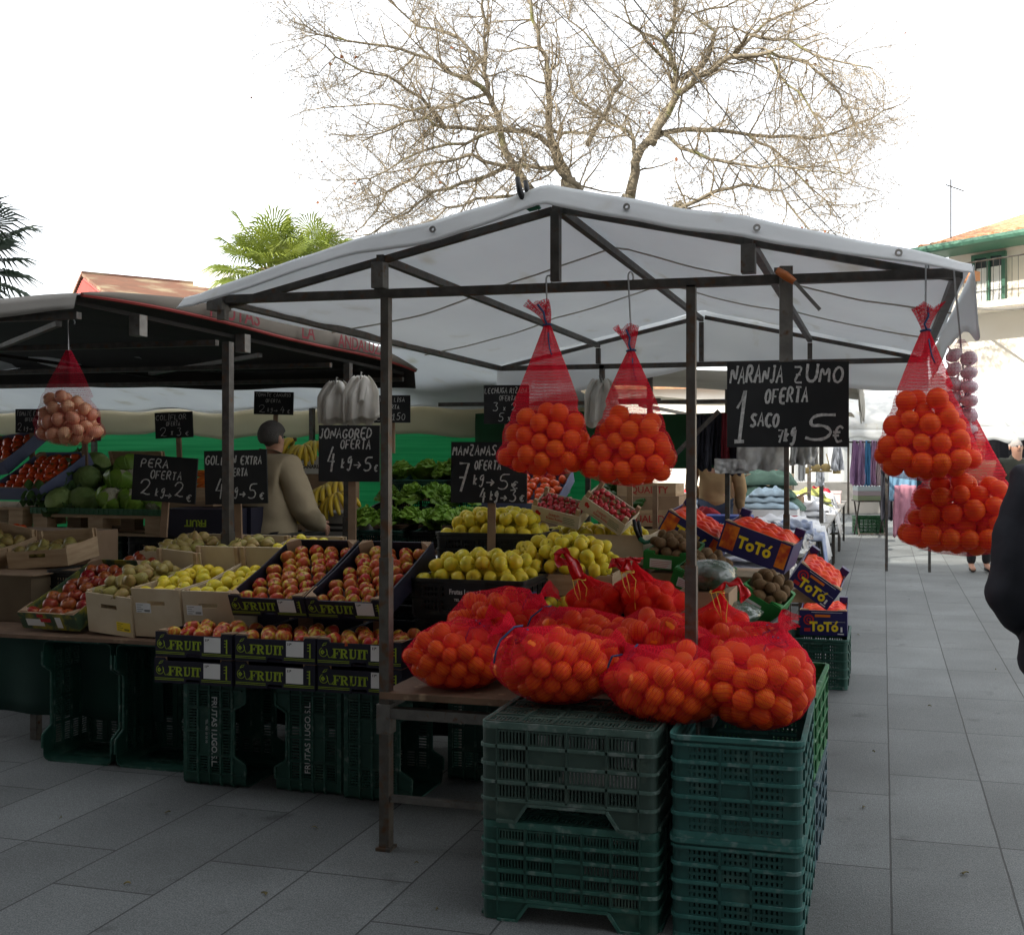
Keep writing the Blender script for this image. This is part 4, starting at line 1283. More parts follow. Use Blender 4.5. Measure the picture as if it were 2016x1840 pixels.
mandarin("red bag of mandarins with its film handle bent over at right", "mandarin in the red bag with the bent handle", (pC.x, 4.20, pC.z - .02), (.16, .13, .12), 18, (.15, 0, 1), 53, hp((1412, 1165, 4.15), (1420, 1150, 4.14), (1440, 1143, 4.13), (1458, 1152, 4.12), (1468, 1172, 4.11), (1464, 1182, 4.11)), BZ + .08)
c = MB(); c.bb(-.66 + .003, -.40 + .03, 4.06, 4.30, CZ + .0, CZ + .075) if False else None
# ------------------------------------------------------------------ fruit boxes
m_navy = mat("navy_cardboard", (.013, .013, .026), (.017, .016, .030), 8, .55, spec=.3)
m_kraft = mat("kraft_cardboard", (.36, .24, .15), (.30, .20, .12), 8, .85)
m_lime = mat("lime_print", (.30, .40, .02), None, rough=.6)
m_blackprint = mat("black_print", (.02, .02, .02), None, rough=.7)
m_bluebox = mat("ultramarine_cardboard", (.012, .010, .085), (.016, .012, .10), 8, .45, spec=.5)
m_yellowprint = mat("yellow_print", (.85, .62, .02), None, rough=.5)
m_redprint = mat("red_print", (.50, .02, .025), None, rough=.6)
m_greenbox = mat("green_cardboard", (.018, .20, .035), (.015, .17, .03), 8, .55)
m_orangeprint = mat("orange_print", (.75, .18, .01), None, rough=.6)
m_dark = mat("dark_slot", (.015, .012, .010), None, rough=.9)

def tray_parts(W, D, H, hb=None, hf=None, th=.007, notch=False, slot=False):
    """front bottom edge is the origin, the box runs back along +y"""
    hf = hf or H; hb = hb or H
    o, i = MB(), MB()
    x = W / 2
    if notch: fp = [(-x, 0), (-.04, 0), (-.034, .02), (.034, .02), (.04, 0), (x, 0), (x, hf), (x - .05, hf), (x - .06, hf - .012), (-x + .06, hf - .012), (-x + .05, hf), (-x, hf)]
    else: fp = [(-x, 0), (x, 0), (x, hf), (-x, hf)]
    if slot:
        zc, sw, sh_ = hf * .70, .05, .011
        o.prism([(-x, 0), (x, 0), (x, zc - sh_), (-x, zc - sh_)], 0, th)
        o.prism([(-x, zc + sh_), (x, zc + sh_), (x, hf), (-x, hf)], 0, th)
        o.prism([(-x, zc - sh_), (-sw, zc - sh_), (-sw, zc + sh_), (-x, zc + sh_)], 0, th)
        o.prism([(sw, zc - sh_), (x, zc - sh_), (x, zc + sh_), (sw, zc + sh_)], 0, th)
    else: o.prism(fp, 0, th)
    o.prism([(-x, 0), (x, 0), (x, hb), (-x, hb)], D - th, D)
    for s in (-1, 1):
        vs = []
        for xx in (s * x, s * (x - th)):
            vs += [(xx, th, 0), (xx, D - th, 0), (xx, D - th, H), (xx, D * .5, H * .93), (xx, th, H)]
        o.add(vs, [(0, 1, 2, 3, 4), (9, 8, 7, 6, 5)] + [(k, (k + 1) % 5, 5 + (k + 1) % 5, 5 + k) for k in range(5)])
    o.bb(-x + th, x - th, th, D - th, .001, .008)
    # raw cut edges and corner gussets in kraft colour
    e = .0016
    i.bb(-x, x, -e * .2, th + e, hf if not notch else hf - .012 + .0005, (hf if not notch else hf - .012) + e) if not notch else None
    for s in (-1, 1):
        i.bb(s * x - (th if s > 0 else 0), s * x + (0 if s > 0 else th), th, D * .18, H + .0003, H + e)
        for y0, y1 in ((th, .055), (D - th, D - .055)):
            xi = s * (x - th)
            i.add([(xi, y0, .01), (xi - s * .055, y0, .01), (xi, y1, .01), (xi, y0, H + .006), (xi - s * .055, y0, H + .006), (xi, y1, H + .006)],
                  [(1, 2, 5, 4), (3, 4, 5), (0, 1, 4, 3), (0, 3, 5, 2), (0, 2, 1)])
    return o, i
TM = {}
def two(a, b):
    a.add(b.v, b.f, 1); return a
def place(loc, rot):
    return Matrix.Translation(Vector(loc)) @ Euler(rot).to_matrix().to_4x4()
def icon_parts(mb, x, z, s, pts, lw):
    P = [Vector((x + a * s, 0, z + b * s)) for a, b in pts]
    for k, p in enumerate(P):
        t = (P[min(k + 1, len(P) - 1)] - P[max(k - 1, 0)]); n = Vector((-t.z, 0, t.x)).normalized() * lw
        mb.v += [tuple(p + n), tuple(p - n)]
        if k: b = len(mb.v); mb.f.append((b - 4, b - 3, b - 1, b - 2)); mb.m.append(0)
def fruit_word():
    """FRUIT in fat condensed slab serifs, 0.168 wide, 0.043 high"""
    if 'fw' in TM: return TM['fw']
    q = MB(); h = .043; st, sf, tn = .0105, .0055, .0042
    def bx(x0, x1, z0, z1): q.add([(x0, 0, z0), (x1, 0, z0), (x1, 0, z1), (x0, 0, z1)], [(0, 1, 2, 3)])
    def stem(x, top=True, bot=True):
        bx(x, x + st, 0 if not bot else sf * .7, h if not top else h - sf * .7)
        if bot: bx(x - .0045, x + st + .0045, 0, sf * .7)
        if top: bx(x - .0045, x + st + .0045, h - sf * .7, h)
    x = .005
    stem(x); bx(x + st + .0045, x + .031, h - sf * .7, h); bx(x + .027, x + .031, h - .014, h - sf * .7); bx(x + st, x + .022, h * .47, h * .47 + tn); bx(x + .019, x + .022, h * .36, h * .47); bx(x + .019, x + .022, h * .47 + tn, h * .68)
    x = .041
    stem(x)
    P = [(x + st, h - .0028), (x + .019, h - .0035), (x + .027, h - .009), (x + .0275, h - .015), (x + .021, h * .52), (x + st, h * .49)]
    W_ = [.0026, .0034, .0048, .0050, .0036, .0024]
    def rib(P, W_):
        vs = []
        for i, p in enumerate(P):
            a, b = P[max(i - 1, 0)], P[min(i + 1, len(P) - 1)]; dx, dz = b[0] - a[0], b[1] - a[1]; l = math.hypot(dx, dz); n = (-dz / l * W_[i], dx / l * W_[i])
            vs += [(p[0] + n[0], 0, p[1] + n[1]), (p[0] - n[0], 0, p[1] - n[1])]
        q.add(vs, [(2 * i, 2 * i + 1, 2 * i + 3, 2 * i + 2) for i in range(len(P) - 1)])
    rib(P, W_); rib([(x + .017, h * .48), (x + .024, h * .2), (x + .031, .0028), (x + .035, .0028)], [.004, .005, .0042, .0028])
    x = .086
    stem(x, True, False); 
    rib([(x + .0053, .012), (x + .009, .004), (x + .017, .0026), (x + .025, .006), (x + .0275, .014), (x + .0275, h - .003)], [.0053, .0052, .0034, .0030, .0026, .0026]); bx(x + .022, x + .033, h - sf * .7, h)
    x = .1285; stem(x)
    x = .153; stem(x, False, True); bx(x - .0105, x + st + .0105, h - .0050, h); bx(x - .0105, x - .0070, h - .015, h - .005); bx(x + st + .0070, x + st + .0105, h - .015, h - .005)
    TM['fw'] = q.mesh("lettering", m_lime); return TM['fw']
def fruit_box(label, loc, rot, W=.395, D=.56, H=.112, g="black FRUIT printed cardboard trays"):
    t = thing("fruit_box", label, "fruit box", loc, rot, g)
    key = ('fb', W, D, H)
    if key not in TM:
        o, i = tray_parts(W, D, H, notch=True)
        p = MB(); p.bb(.056, .056 + .084, -.0012, -.0002, H * .26, H * .86)
        l = MB()
        for z in (.014, .021): l.bb(-W / 2 + .003, -.045, -.0010, -.0002, z, z + .0022); l.bb(.045, W / 2 - .003, -.0010, -.0002, z, z + .0022)
        ic = MB()
        c = [(math.cos(R(a)), math.sin(R(a))) for a in range(110, 420, 20)]
        icon_parts(ic, -W / 2 + .030, H * .52, .019, c, .0014)
        icon_parts(ic, -W / 2 + .060, H * .46, .017, [(-.9, .8), (-.5, -.3), (-.2, -.9), (.5, -.8), (1.1, -.1), (1.9, -.1), (1.3, -.7), (.5, -.9)], .0013)
        icon_parts(ic, -W / 2 + .036, H * .80, .012, [(-1, -.4), (-.2, .6), (1, .9), (.4, .1), (-1, -.4)], .0012)
        icon_parts(ic, -W / 2 + .026, H * .52, .007, [(-1, 0), (0, 1), (1, 0), (0, -1), (-1, 0)], .004)
        xx = W / 2 - .026
        icon_parts(ic, xx, H * .5, .001, [(0, -22), (0, 34)], .0032)
        icon_parts(ic, xx, H * .30, .0055, [(-.7, 0), (.7, 0)], .0055)
        for q in (.52, .64, .76): icon_parts(ic, xx - .008, H * q, .001, [(-5, 0), (5, 0)], .0016)
        for k in range(len(ic.v)): a = ic.v[k]; ic.v[k] = (a[0], -.0012, a[2])
        ic.add(l.v, l.f); TM[key] = [("tray", two(o, i).mesh("tray", [m_navy, m_kraft])), ("paper_label", p.mesh("paper_label", m_white)), ("printed_emblem", ic.mesh("printed_emblem", m_lime))]
    for n, me in TM[key]: obj(n, me, t)
    obj("lettering", fruit_word(), t, (-.124, -.0012, H * .31)).scale = (.95, 1, .95)
    lettering("11*", .015, t, (.072, -.0022, H * .74), m_blackprint, .0003)
    return place(loc, rot)
def wood_box(label, loc, rot, W, D, H, hb=None, hf=None, m=None, slot=True, g="pale wooden fruit boxes", sticker=None, name="wooden_box"):
    t = thing(name, label, "fruit box", loc, rot, g)
    o, i = tray_parts(W, D, H, hb, hf, .008, False, slot)
    o.build("tray", m or m_wood2, t)
    for s in (-1, 1):
        for y in (.018, D - .018):
            i2 = MB(); i2.bb(s * (W / 2 - .020) - .010, s * (W / 2 - .020) + .010, y - .0095, y + .0095, .009, (hf or H) + .003 if y < .1 else (hb or H) + .003); i2.build("corner_post", m_wood, t)
    if sticker:
        s = MB(); s.bb(-W / 2 + .02, -W / 2 + .105, -.0014, -.0002, H * .50, H * .70) if sticker == 'w' else s.bb(W * .15, W * .15 + .085, -.0014, -.0002, H * .12, H * .34)
        so_ = s.build("sticker", m_white if sticker == 'w' else m_yellowprint, t)
        l = MB()
        x0 = -W / 2 + .02 if sticker == 'w' else W * .15; z0 = H * .50 if sticker == 'w' else H * .12
        for k in range(4): l.bb(x0 + .006, x0 + .03 + .011 * (k % 2), -.0019, -.0015, z0 + .006 + k * .011, z0 + .008 + k * .011)
        for k in range(12): l.bb(x0 + .048 + k * .0026, x0 + .0492 + k * .0026, -.0019, -.0015, z0 + .006, z0 + .016)
        l.build("small_print", m_blackprint, so_)
    return place(loc, rot)
# ---- fruit meshes
def apple_mesh(seed, mats, squash=.92):
    rg = random.Random(seed); mb = MB()
    prof = []
    for k in range(13):
        th = math.pi * k / 12
        r_ = math.sin(th) * (1 + .10 * math.cos(th) + .03 * math.cos(2 * th))
        z = squash * math.cos(th)
        d = .30 * math.exp(-(r_ / .30) ** 2) * (1 if z > 0 else .6)
        prof.append((r_, z - (d if z > 0 else -d)))
    prof = prof[::-1]
    a5 = rg.uniform(0, 6)
    mb.lathe(prof, 18, wob=lambda a, i: 1 + .018 * math.sin(a * 5 + a5) + .03 * math.sin(a + a5))
    mb.tube([(0, 0, squash * .62), (.02, .01, squash * .85), (.07, .03, squash * 1.08)], [.035, .03, .045], 5, 1)
    mb.lathe([(0, -squash * .80), (.07, -squash * .79), (.10, -squash * .83)], 6, mi=1)
    return mb.mesh("apple", mats, True)
def pear_mesh(seed, mats):
    mb = MB()
    prof = [(0, -.88), (.22, -.93), (.6, -.86), (.92, -.5), (1, -.1), (.88, .3), (.62, .68), (.42, 1.0), (.34, 1.2), (.2, 1.36), (.0, 1.38)]
    mb.lathe(prof, 16, wob=lambda a, i: 1 + .03 * math.sin(a * 2 + seed) + .02 * math.sin(a * 5))
    mb.tube([(0, 0, 1.3), (.05, .02, 1.6), (.14, .04, 1.78)], [.05, .045, .06], 5, 1)
    return mb.mesh("pear", mats, True)
m_stem = mat("fruit_stem", (.10, .06, .03), None, rough=.9)
m_red = mat("red_apple_skin", (.38, .013, .016), (.52, .38, .04), 1.5, .36, spec=.28, ramp=(.50, .62), rnd=((.50, .30, .03), .30), stretch=(1.2, 1.2, .5), bump=.03)
m_gold = mat("golden_apple_skin", (.74, .58, .030), (.58, .54, .045), 2.0, .38, spec=.28, rnd=((.74, .46, .03), .5), wear=((.36, .27, .06), 6, .66, .8))
m_dred = mat("dark_red_apple_skin", (.24, .008, .014), (.42, .12, .03), 2, .34, spec=.35, ramp=(.52, .7), rnd=((.40, .20, .03), .4))
m_pear = mat("pear_skin", (.28, .22, .05), (.33, .19, .07), 3, .5, rnd=((.26, .27, .06), .6), wear=((.20, .12, .05), 7, .55, .75))
AP_R = [apple_mesh(k, [m_red, m_stem]) for k in range(3)]
AP_G = [apple_mesh(k + 5, [m_gold, m_stem], .88) for k in range(3)]
AP_D = [apple_mesh(k + 9, [m_dred, m_stem], .95) for k in range(2)]
PE = [pear_mesh(k, [m_pear, m_stem]) for k in range(2)]
def fill(M, W, D, z, r, mes, name, label, cat, y0=.0, dens=2.06, heap=0.0, layers=1, jit=.16, upright=False, skip=0.0, x0=None, tip=None, row=True):
    """fruit laid in staggered rows in a box's own frame"""
    n = 0
    for Ly in range(layers):
        ny = max(1, int((D - y0 - .02 - 2 * r) / (dens * r * .88)) + 1)
        for j in range(ny):
            wj = W - .02 - (.5 * dens * r if j % 2 else 0)
            nx = max(1, int((wj - 2 * r) / (dens * r)) + 1)
            sx = (W - .02 - 2 * r) / max(1, nx - 1 + (.5 if True else 0))
            for i in range(nx):
                if rgx.random() < skip: continue
                px = -W / 2 + .01 + r + i * sx + (.5 * sx if (j + Ly) % 2 else 0)
                if px > W / 2 - .01 - r * .9: continue
                py = y0 + .01 + r + j * dens * r * .88 + (Ly * r * .6)
                if py > D - r: continue
                fx, fy = px / (W / 2), (py - y0 - (D - y0) / 2) / ((D - y0) / 2)
                if Ly and (abs(fx) > 1 - .26 * Ly or abs(fy) > 1 - .26 * Ly): continue
                pz = z + heap * max(0, (1 - fx * fx)) * max(0, (1 - fy * fy)) + Ly * r * 1.45
                p = M @ Vector((px + rgx.uniform(-jit, jit) * r, py + rgx.uniform(-jit, jit) * r, pz + rgx.uniform(-jit, jit) * r * .9))
                rot = (rgx.gauss(0, .5) + (tip or 0), rgx.gauss(0, .5), rgx.uniform(0, 6.3)) if upright else None
                fruit(mes[rgx.randrange(len(mes))], name, label, cat, label.replace(name.split('_')[-1], name.split('_')[-1] + 's', 1), p, r * rgx.uniform(.93, 1.06), rot)
                n += 1
    return n
AR = .0365
cols3 = ((-2.995, "left"), (-2.585, "middle"), (-2.180, "right"))
pos3 = ("left", "middle", "right")
for k, (x, w_) in enumerate(cols3):
    wh = ("leftmost FRUIT pair", "middle FRUIT pair", "FRUIT pair by the front post")[k]
    fruit_box("black FRUIT tray, lower of the " + wh, (x, 4.05 + .004 * k, .513), (0, 0, R((.4, -.5, .2)[k])))
    M = fruit_box("black FRUIT tray full of apples, upper of the " + wh, (x + .003, 4.05, .630), (0, 0, R((-.4, .3, .6)[k])))
    fill(M, .385, .34, .094, AR, AP_R, "red_apple", "red and yellow apple in the upper of the " + wh, "apple", .0, upright=True, jit=.25)
for k, x in enumerate((-2.715, -2.325)):
    wh = ("left", "right")[k]
    M = fruit_box("tilted black FRUIT tray of red apples, " + ("left of two, beside the dark post" if k == 0 else "right of two, behind the front post"), (x, 4.22, .800), (R(22), 0, R(.6 - k)), .382, .57, .105)
    fill(M, .372, .56, .062, AR, AP_R, "red_apple", "red apple in the " + wh + " tilted FRUIT tray", "apple", .0, upright=True, jit=.2, tip=-.3)
# low black crates carry what stands behind the front trays
def flat(label, loc, rz=0, m=None, g="low black crates"):
    return crate(label, loc, m or m_cr[6], 'flat', (0, 0, R(rz)), g, "low_crate")
b = MB(); b.bb(-4.35, -1.95, 4.66, 5.45, .592, .617); tag(b.build("counter_board", m_ply), "dark plywood counter board under the tilted fruit trays on the left", "counter")
for x, y in ((-4.2, 4.75), (-3.2, 5.05), (-2.1, 5.1), (-4.2, 5.4), (-2.1, 5.4)):
    pass
tr = MB()
for x in (-4.3, -3.15, -2.0):
    for y in (4.70, 5.40): tr.bb(x - .02, x + .02, y - .02, y + .02, 0, .59)
tag(tr.build("trestle", m_steel), "steel trestle legs under the left counter board", "trestle") if False else None
for k, x in enumerate((-4.3, -3.15, -2.0)):
    q = MB()
    q.bb(x - .018, x + .018, 4.70, 5.40, .556, .59)
    for y in (4.70, 5.40): q.beam((x, y, 0), (x, y, .57), .03)
    tag(q.build("trestle", m_steel), ("steel trestle under the left end of the left counter", "steel trestle under the middle of the left counter", "steel trestle under the right end of the left counter")[k], "trestle", "trestles under the left counter")
flat("low black crate behind the left tilted FRUIT tray", (-2.74, 4.93, .62)); flat("low black crate behind the right tilted FRUIT tray", (-2.16, 4.95, .62), 1)
flat("upper low black crate behind the left tilted FRUIT tray", (-2.74, 5.10, .79)); flat("upper low black crate behind the right tilted FRUIT tray", (-2.15, 5.12, .79), 1)
# tall pale wooden boxes of pears and golden apples
M = wood_box("pale wooden box of pears with a yellow sticker, leftmost of three, leaning", (-3.745, 4.43, .640), (R(10), R(4), R(-5)), .285, .50, .215, .30, .205, sticker='y')
fill(M, .275, .49, .185, .034, PE, "pear", "pear in the leftmost pale wooden box", "pear", 0, 1.95, .05, 1, .3)
fill(M, .225, .40, .235, .034, PE, "pear", "pear in the leftmost pale wooden box", "pear", .06, 1.95, .03, 1, .3)
M = wood_box("pale wooden box of golden apples with a white sticker, middle of three", (-3.455, 4.42, .640), (R(9), 0, R(-1)), .275, .52, .245, .33, .245, sticker='w')
fill(M, .265, .50, .205, .036, AP_G, "golden_apple", "golden apple in the middle pale wooden box", "apple", .0, 2.02, .03, 1, .25)
M = wood_box("pale wooden box of golden apples with a white sticker, right of three by the post", (-3.165, 4.42, .642), (R(9), 0, R(1)), .275, .52, .240, .33, .240, sticker='w')
fill(M, .265, .50, .205, .036, AP_G, "golden_apple", "golden apple in the right pale wooden box", "apple", .0, 2.02, .03, 1, .25)
b = MB(); b.bb(-4.75, -3.02, 4.36, 4.655, .612, .630); tag(b.build("counter_board", m_ply), "brown plank on the upturned crates under the pale wooden boxes", "counter")
# second row of wooden boxes, higher
for k, (x, lab, mes, nm, fl, cat) in enumerate(((-3.86, "wooden box of brown pears with a slotted back, behind the leftmost pale box", PE, "pear", "brown pear in the box behind the leftmost pale box", "pear"),
                                 (-3.50, "wooden box of brown pears behind the middle pale box", PE, "pear", "brown pear in the box behind the middle pale box", "pear"),
                                 (-3.14, "wooden box of golden apples behind the right pale box", AP_G, "golden_apple", "golden apple in the box behind the right pale box", "apple"))):
    M = wood_box(lab, (x, 5.0, .86), (R(8), 0, R(k - 1)), .335, .42, .13, .15, .14, m_wood2)
    fill(M, .325, .41, .12, .036, mes, nm, fl, cat, 0, 2.05, .03, 1, .3)
    flat(("low black crate under the leftmost rear box", "low black crate under the middle rear box", "low black crate under the right rear box")[k], (x, 5.22, .62), 90 if False else 0) if k != 1 else None
b = MB(); b.bb(-4.1, -2.95, 4.99, 5.44, .80, .83); tag(b.build("shelf_board", m_ply), "dark shelf board carrying the rear row of wooden boxes", "shelf")
# colourful flat box of red apples at far left, tilted
t = thing("fruit_box", "low printed green and yellow box of dark red apples at the left end", "fruit box", (-4.12, 4.45, .645), (R(24), 0, R(-3)))
o, i = tray_parts(.36, .55, .095)
two(o, i).build("tray", [mat("leaf_printed_card", (.05, .09, .05), (.30, .26, .03), 14, .5, ramp=(.45, .6)), m_kraft], t)
p = MB(); p.bb(-.14, -.03, -.0012, -.0002, .02, .06); p.bb(.05, .085, -.0012, -.0002, .014, .075); p.build("paper_label", m_white, t)
p = MB(); p.bb(-.045, .02, -.0022, -.0013, .045, .066); p.bb(-.06, -.02, -.0022, -.0013, .072, .09); p.build("red_label", m_redprint, t)
fill(place((-4.12, 4.45, .645), (R(24), 0, R(-3))), .35, .54, .06, .038, AP_D, "dark_red_apple", "dark red apple in the printed box at the left end", "apple", 0, 2.06, .02, 1, .2, True)
M = wood_box("wooden tray of shiny red apples behind the printed box", (-4.15, 5.0, .86), (R(14), 0, 0), .20, .3, .06, m=m_wood, slot=False) if False else None
for k in range(6): fruit(AP_D[k % 2], "dark_red_apple", "shiny dark red apple heaped behind the printed box", "apple", "shiny dark red apples heaped behind the printed box", (-4.10 + .075 * (k % 3), 5.0 + .08 * (k // 3), .93 + .02 * (k % 2)), .040)
flat("low black crate under the heap of shiny red apples", (-4.28, 5.08, .72), 0)
# brown carton and the dim wooden boxes at the left edge
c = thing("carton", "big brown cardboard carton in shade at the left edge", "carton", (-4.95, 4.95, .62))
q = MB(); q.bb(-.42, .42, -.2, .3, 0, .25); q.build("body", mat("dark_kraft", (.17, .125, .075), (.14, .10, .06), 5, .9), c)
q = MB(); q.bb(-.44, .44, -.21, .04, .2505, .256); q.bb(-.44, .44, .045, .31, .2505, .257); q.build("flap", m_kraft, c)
b = MB(); b.bb(-5.6, -4.36, 4.62, 5.45, .592, .617); tag(b.build("counter_board", m_ply), "dark plywood board under the big brown carton at left", "counter")
for x in (-5.5, -4.45):
    q = MB()
    for y in (4.7, 5.4): q.bb(x - .02, x + .02, y - .02, y + .02, 0, .59)
    tag(q.build("trestle", m_steel), "steel trestle legs behind the green skirt, under the carton" if x < -5 else "steel trestle legs behind the green skirt, beside the open crates", "trestle", "trestles under the left counter")
M = wood_box("dim wooden box of pears on the carton at the left edge", (-5.18, 4.98, .885), (R(12), R(8), R(-6)), .34, .32, .12, .16, .13, m_wood)
fill(M, .33, .31, .09, .036, PE, "pear", "pear in the dim wooden box on the carton", "pear", 0, 2.0, .03, 1, .3)
M = wood_box("dim wooden box of pears set end on beside the first on the carton", (-4.72, 5.0, .885), (R(5), R(-4), R(10)), .36, .32, .12, .17, .10, m_wood)
fill(M, .35, .31, .08, .036, PE, "pear", "pear in the dim wooden box set end on", "pear", 0, 2.0, .02, 1, .3)
# golden apples: printed black crate in front, black crate, two wooden crates behind
def crate_text(c, L):
    p = MB()
flat("low black crate under the black crate printed in white", (-1.86, 4.70, .62))
cb = flat("low black crate of golden apples printed in white on its front", (-1.86, 4.66, .795))
p = MB(); p.bb(-.10, .10, -.1985, -.1965, .035, .155); p.build("print_panel", m_black, cb)
lettering("Frutas Lugo s.l.", .033, cb, (0, -.2, .112), m_white, .0004, sx=.8); lettering("TEL. 982303001", .017, cb, (0, -.2, .075), m_white, .0002)
fill(place((-1.86, 4.66 - .19, .795), (0, 0, 0)), .55, .38, .155, .0375, AP_G, "golden_apple", "golden apple in the black crate printed in white", "apple", 0, 2.05, .05, 2, .25)
for dz in (.62, .79): flat(("lower" if dz < .7 else "upper") + " low black crate under the rear golden apple crate", (-2.0, 5.32 + .0, dz), 0) if False else None
flat("low black crate heaped with golden apples behind the printed crate", (-1.98, 5.16 + .05, .965) , 1)
fill(place((-1.98, 5.02, .965), (0, 0, 0)), .55, .38, .15, .037, AP_G, "golden_apple", "golden apple heaped in the rear black crate", "apple", 0, 2.05, .06, 2, .25)
wb = wood_box("wooden crate heaped with golden apples in the middle of the counter", (-1.55, 4.80, .86), (R(3), 0, 0), .60, .42, .11, .13, .10, m_wood, False)
fill(wb, .58, .41, .10, .0375, AP_G, "golden_apple", "golden apple heaped in the middle wooden crate", "apple", -.02, 2.04, .09, 2, .25)
flat("low black crate under the middle wooden crate of golden apples", (-1.53, 5.0, .62)); b = MB(); b.bb(-1.86, -1.24, 4.79, 5.22, .80, .855); tag(b.build("support_box", m_kraft), "brown card box between the low black crate and the middle wooden crate", "box")
fill(place((-1.55, 4.62, .80), (0, 0, 0)), .5, .17, .03, .037, AP_G, "golden_apple", "golden apple lying before the middle wooden crate", "apple", 0, 2.05, 0, 1, .3)
b = MB(); b.bb(-1.84, -1.20, 4.53, 4.78, .62, .79); tag(b.build("support_box", m_wood), "wooden box top with loose golden apples before the middle crate", "box") if False else None
M = wood_box("long wooden crate of shaded golden apples under the strawberry boxes", (-1.53, 5.32, .96), (0, 0, R(-1)), .62, .42, .155, .155, .155, m_wood2, False)
fill(M, .60, .41, .135, .037, AP_G, "golden_apple", "shaded golden apple in the long wooden crate", "apple", 0, 2.05, .03, 1, .25)
b = MB(); b.bb(-1.84, -1.22, 5.33, 5.73, .62, .955); tag(b.build("support_box", m_kraft), "tall brown card box under the long wooden crate", "box")
# strawberry boxes leaning on top
m_straw = mat("strawberry_skin", (.52, .02, .025), (.40, .012, .02), 30, .35, spec=.5)
m_leaf = mat("fresh_leaf", (.07, .17, .025), (.045, .12, .02), 8, .5, trans=.25, rnd=((.11, .22, .03), .6))
def strawberry_mesh():
    mb = MB()
    mb.lathe([(0, -1.15), (.3, -.95), (.62, -.45), (.78, .1), (.68, .5), (.3, .68), (0, .70)], 10)
    for k in range(6):
        a = k * 1.047; mb.add([(0, 0, .70), (.35 * math.cos(a - .3), .35 * math.sin(a - .3), .74), (.75 * math.cos(a), .75 * math.sin(a), .66), (.35 * math.cos(a + .3), .35 * math.sin(a + .3), .74)], [(0, 1, 2, 3)], 1)
    return mb.mesh("strawberry", [m_straw, m_leaf], True)
ST = strawberry_mesh()
for k, (cx, cy, rl, lab, rowred) in enumerate(((1093, 1010, 13, "small strawberry box tilted gently, left of the two above the golden apples", 0), (1180, 1005, 34, "small strawberry box tilted steeply, right of the two above the golden apples", 1))):
    p = PY(cx, cy, 5.30)
    loc = (p.x, 5.28, p.z - .055)
    rot = (R(20), R(rl), R(2))
    t = thing("strawberry_box", lab, "fruit box", loc, rot, "small strawberry boxes")
    W, D, H = .27, .20, .075
    o, i = tray_parts(W, D, H, None, None, .006); o.build("tray", mat("printed_wood", (.62, .54, .40), (.55, .47, .33), 7, .7), t)
    for s in (-1, 1):
        for y in (.014, D - .014):
            q = MB(); q.bb(s * (W / 2 - .016) - .011, s * (W / 2 - .016) + .011, y - .010, y + .010, .008, H + .035); q.build("corner_post", m_wood, t)
    q = MB()
    for x, z, s in ((-W / 2 + .035, .046, .011), (-W / 2 + .048, .040, .008)):
        q.add([(x + s * math.cos(R(a)) * (1 if a < 180 else .95), -.0012, z + s * (1.0 if a < 180 else 1.5) * math.sin(R(a))) for a in range(0, 360, 30)], [tuple(range(12))])
    q.build("printed_strawberry", m_redprint, t)
    q = MB()
    for k2 in range(4): q.bb(.045, .112 - .006 * (k2 % 2), -.0012, -.0002, .018 + k2 * .010, .0205 + k2 * .010)
    q.bb(-.05, .02, -.0012, -.0002, .008, .010)
    q.build("small_print", mat("green_print", (.06, .14, .07), None, rough=.7), t)
    lettering("Joaquín", .023, t, (-.005, -.0012, .050), m_redprint, 0, sx=.9); lettering("Robles Robles", .020, t, (-.002, -.0012, .027), m_redprint, 0, sx=.8)
    Mx = place(loc, rot)
    for j in range(4):
        for i_ in range(7):
            fruit(ST, "strawberry", "strawberry in the " + ("gently" if k == 0 else "steeply") + " tilted small box", "strawberry", "strawberries in the " + ("gently" if k == 0 else "steeply") + " tilted small box",
                  Mx @ Vector((-.105 + i_ * .034 + .012 * (j % 2), .030 + j * .042, .066 + rgx.uniform(-.006, .012))), .021)
# kiwis in green cardboard
m_kiwi = mat("kiwi_skin", (.15, .085, .035), (.11, .06, .025), 20, .9, bump=.4, bsc=120, rnd=((.19, .12, .05), .5))
kb = MB(); kb.sphere((0, 0, 0), 1, 14, 9, 0, (1, .88, 1.25)); kb.lathe([(0, 1.25), (.12, 1.27), (.15, 1.2)], 6, mi=1)
KI = [kb.mesh("kiwi", [m_kiwi, m_stem], True)]
def green_box(label, loc, rot, W, D, H, fl, lab=True):
    t = thing("fruit_box", label, "fruit box", loc, rot, "green cardboard boxes")
    o, i = tray_parts(W, D, H, None, None, .006, True); two(o, i).build("tray", [m_greenbox, m_greenbox], t)
    p = MB(); p.bb(-W * .36, W * .10, -.0012, -.0002, H * .12, H * .62); po = p.build("paper_label", m_white, t)
    q = MB()
    for k in range(4): q.bb(-W * .34, W * (.0 + .03 * k), -.002, -.0013, H * (.18 + .1 * k), H * (.2 + .1 * k))
    q.build("small_print", m_redprint, po)
    Mx = place(loc, rot)
    if fl: fill(Mx, W - .01, D, H * .80, .029, KI, "kiwi", fl, "kiwi", 0, 1.98, .03, 2, .3)
    return t
green_box("green cardboard box of kiwis beside the long wooden crate", (-1.075, 5.22, .945), (R(6), R(4), R(-2)), .25, .34, .09, "kiwi in the green box beside the long wooden crate")
green_box("green cardboard box of kiwis tilted toward the aisle", (-.90, 4.98, .865), (R(8), R(18), R(-4)), .24, .34, .09, "kiwi in the green box tilted toward the aisle")
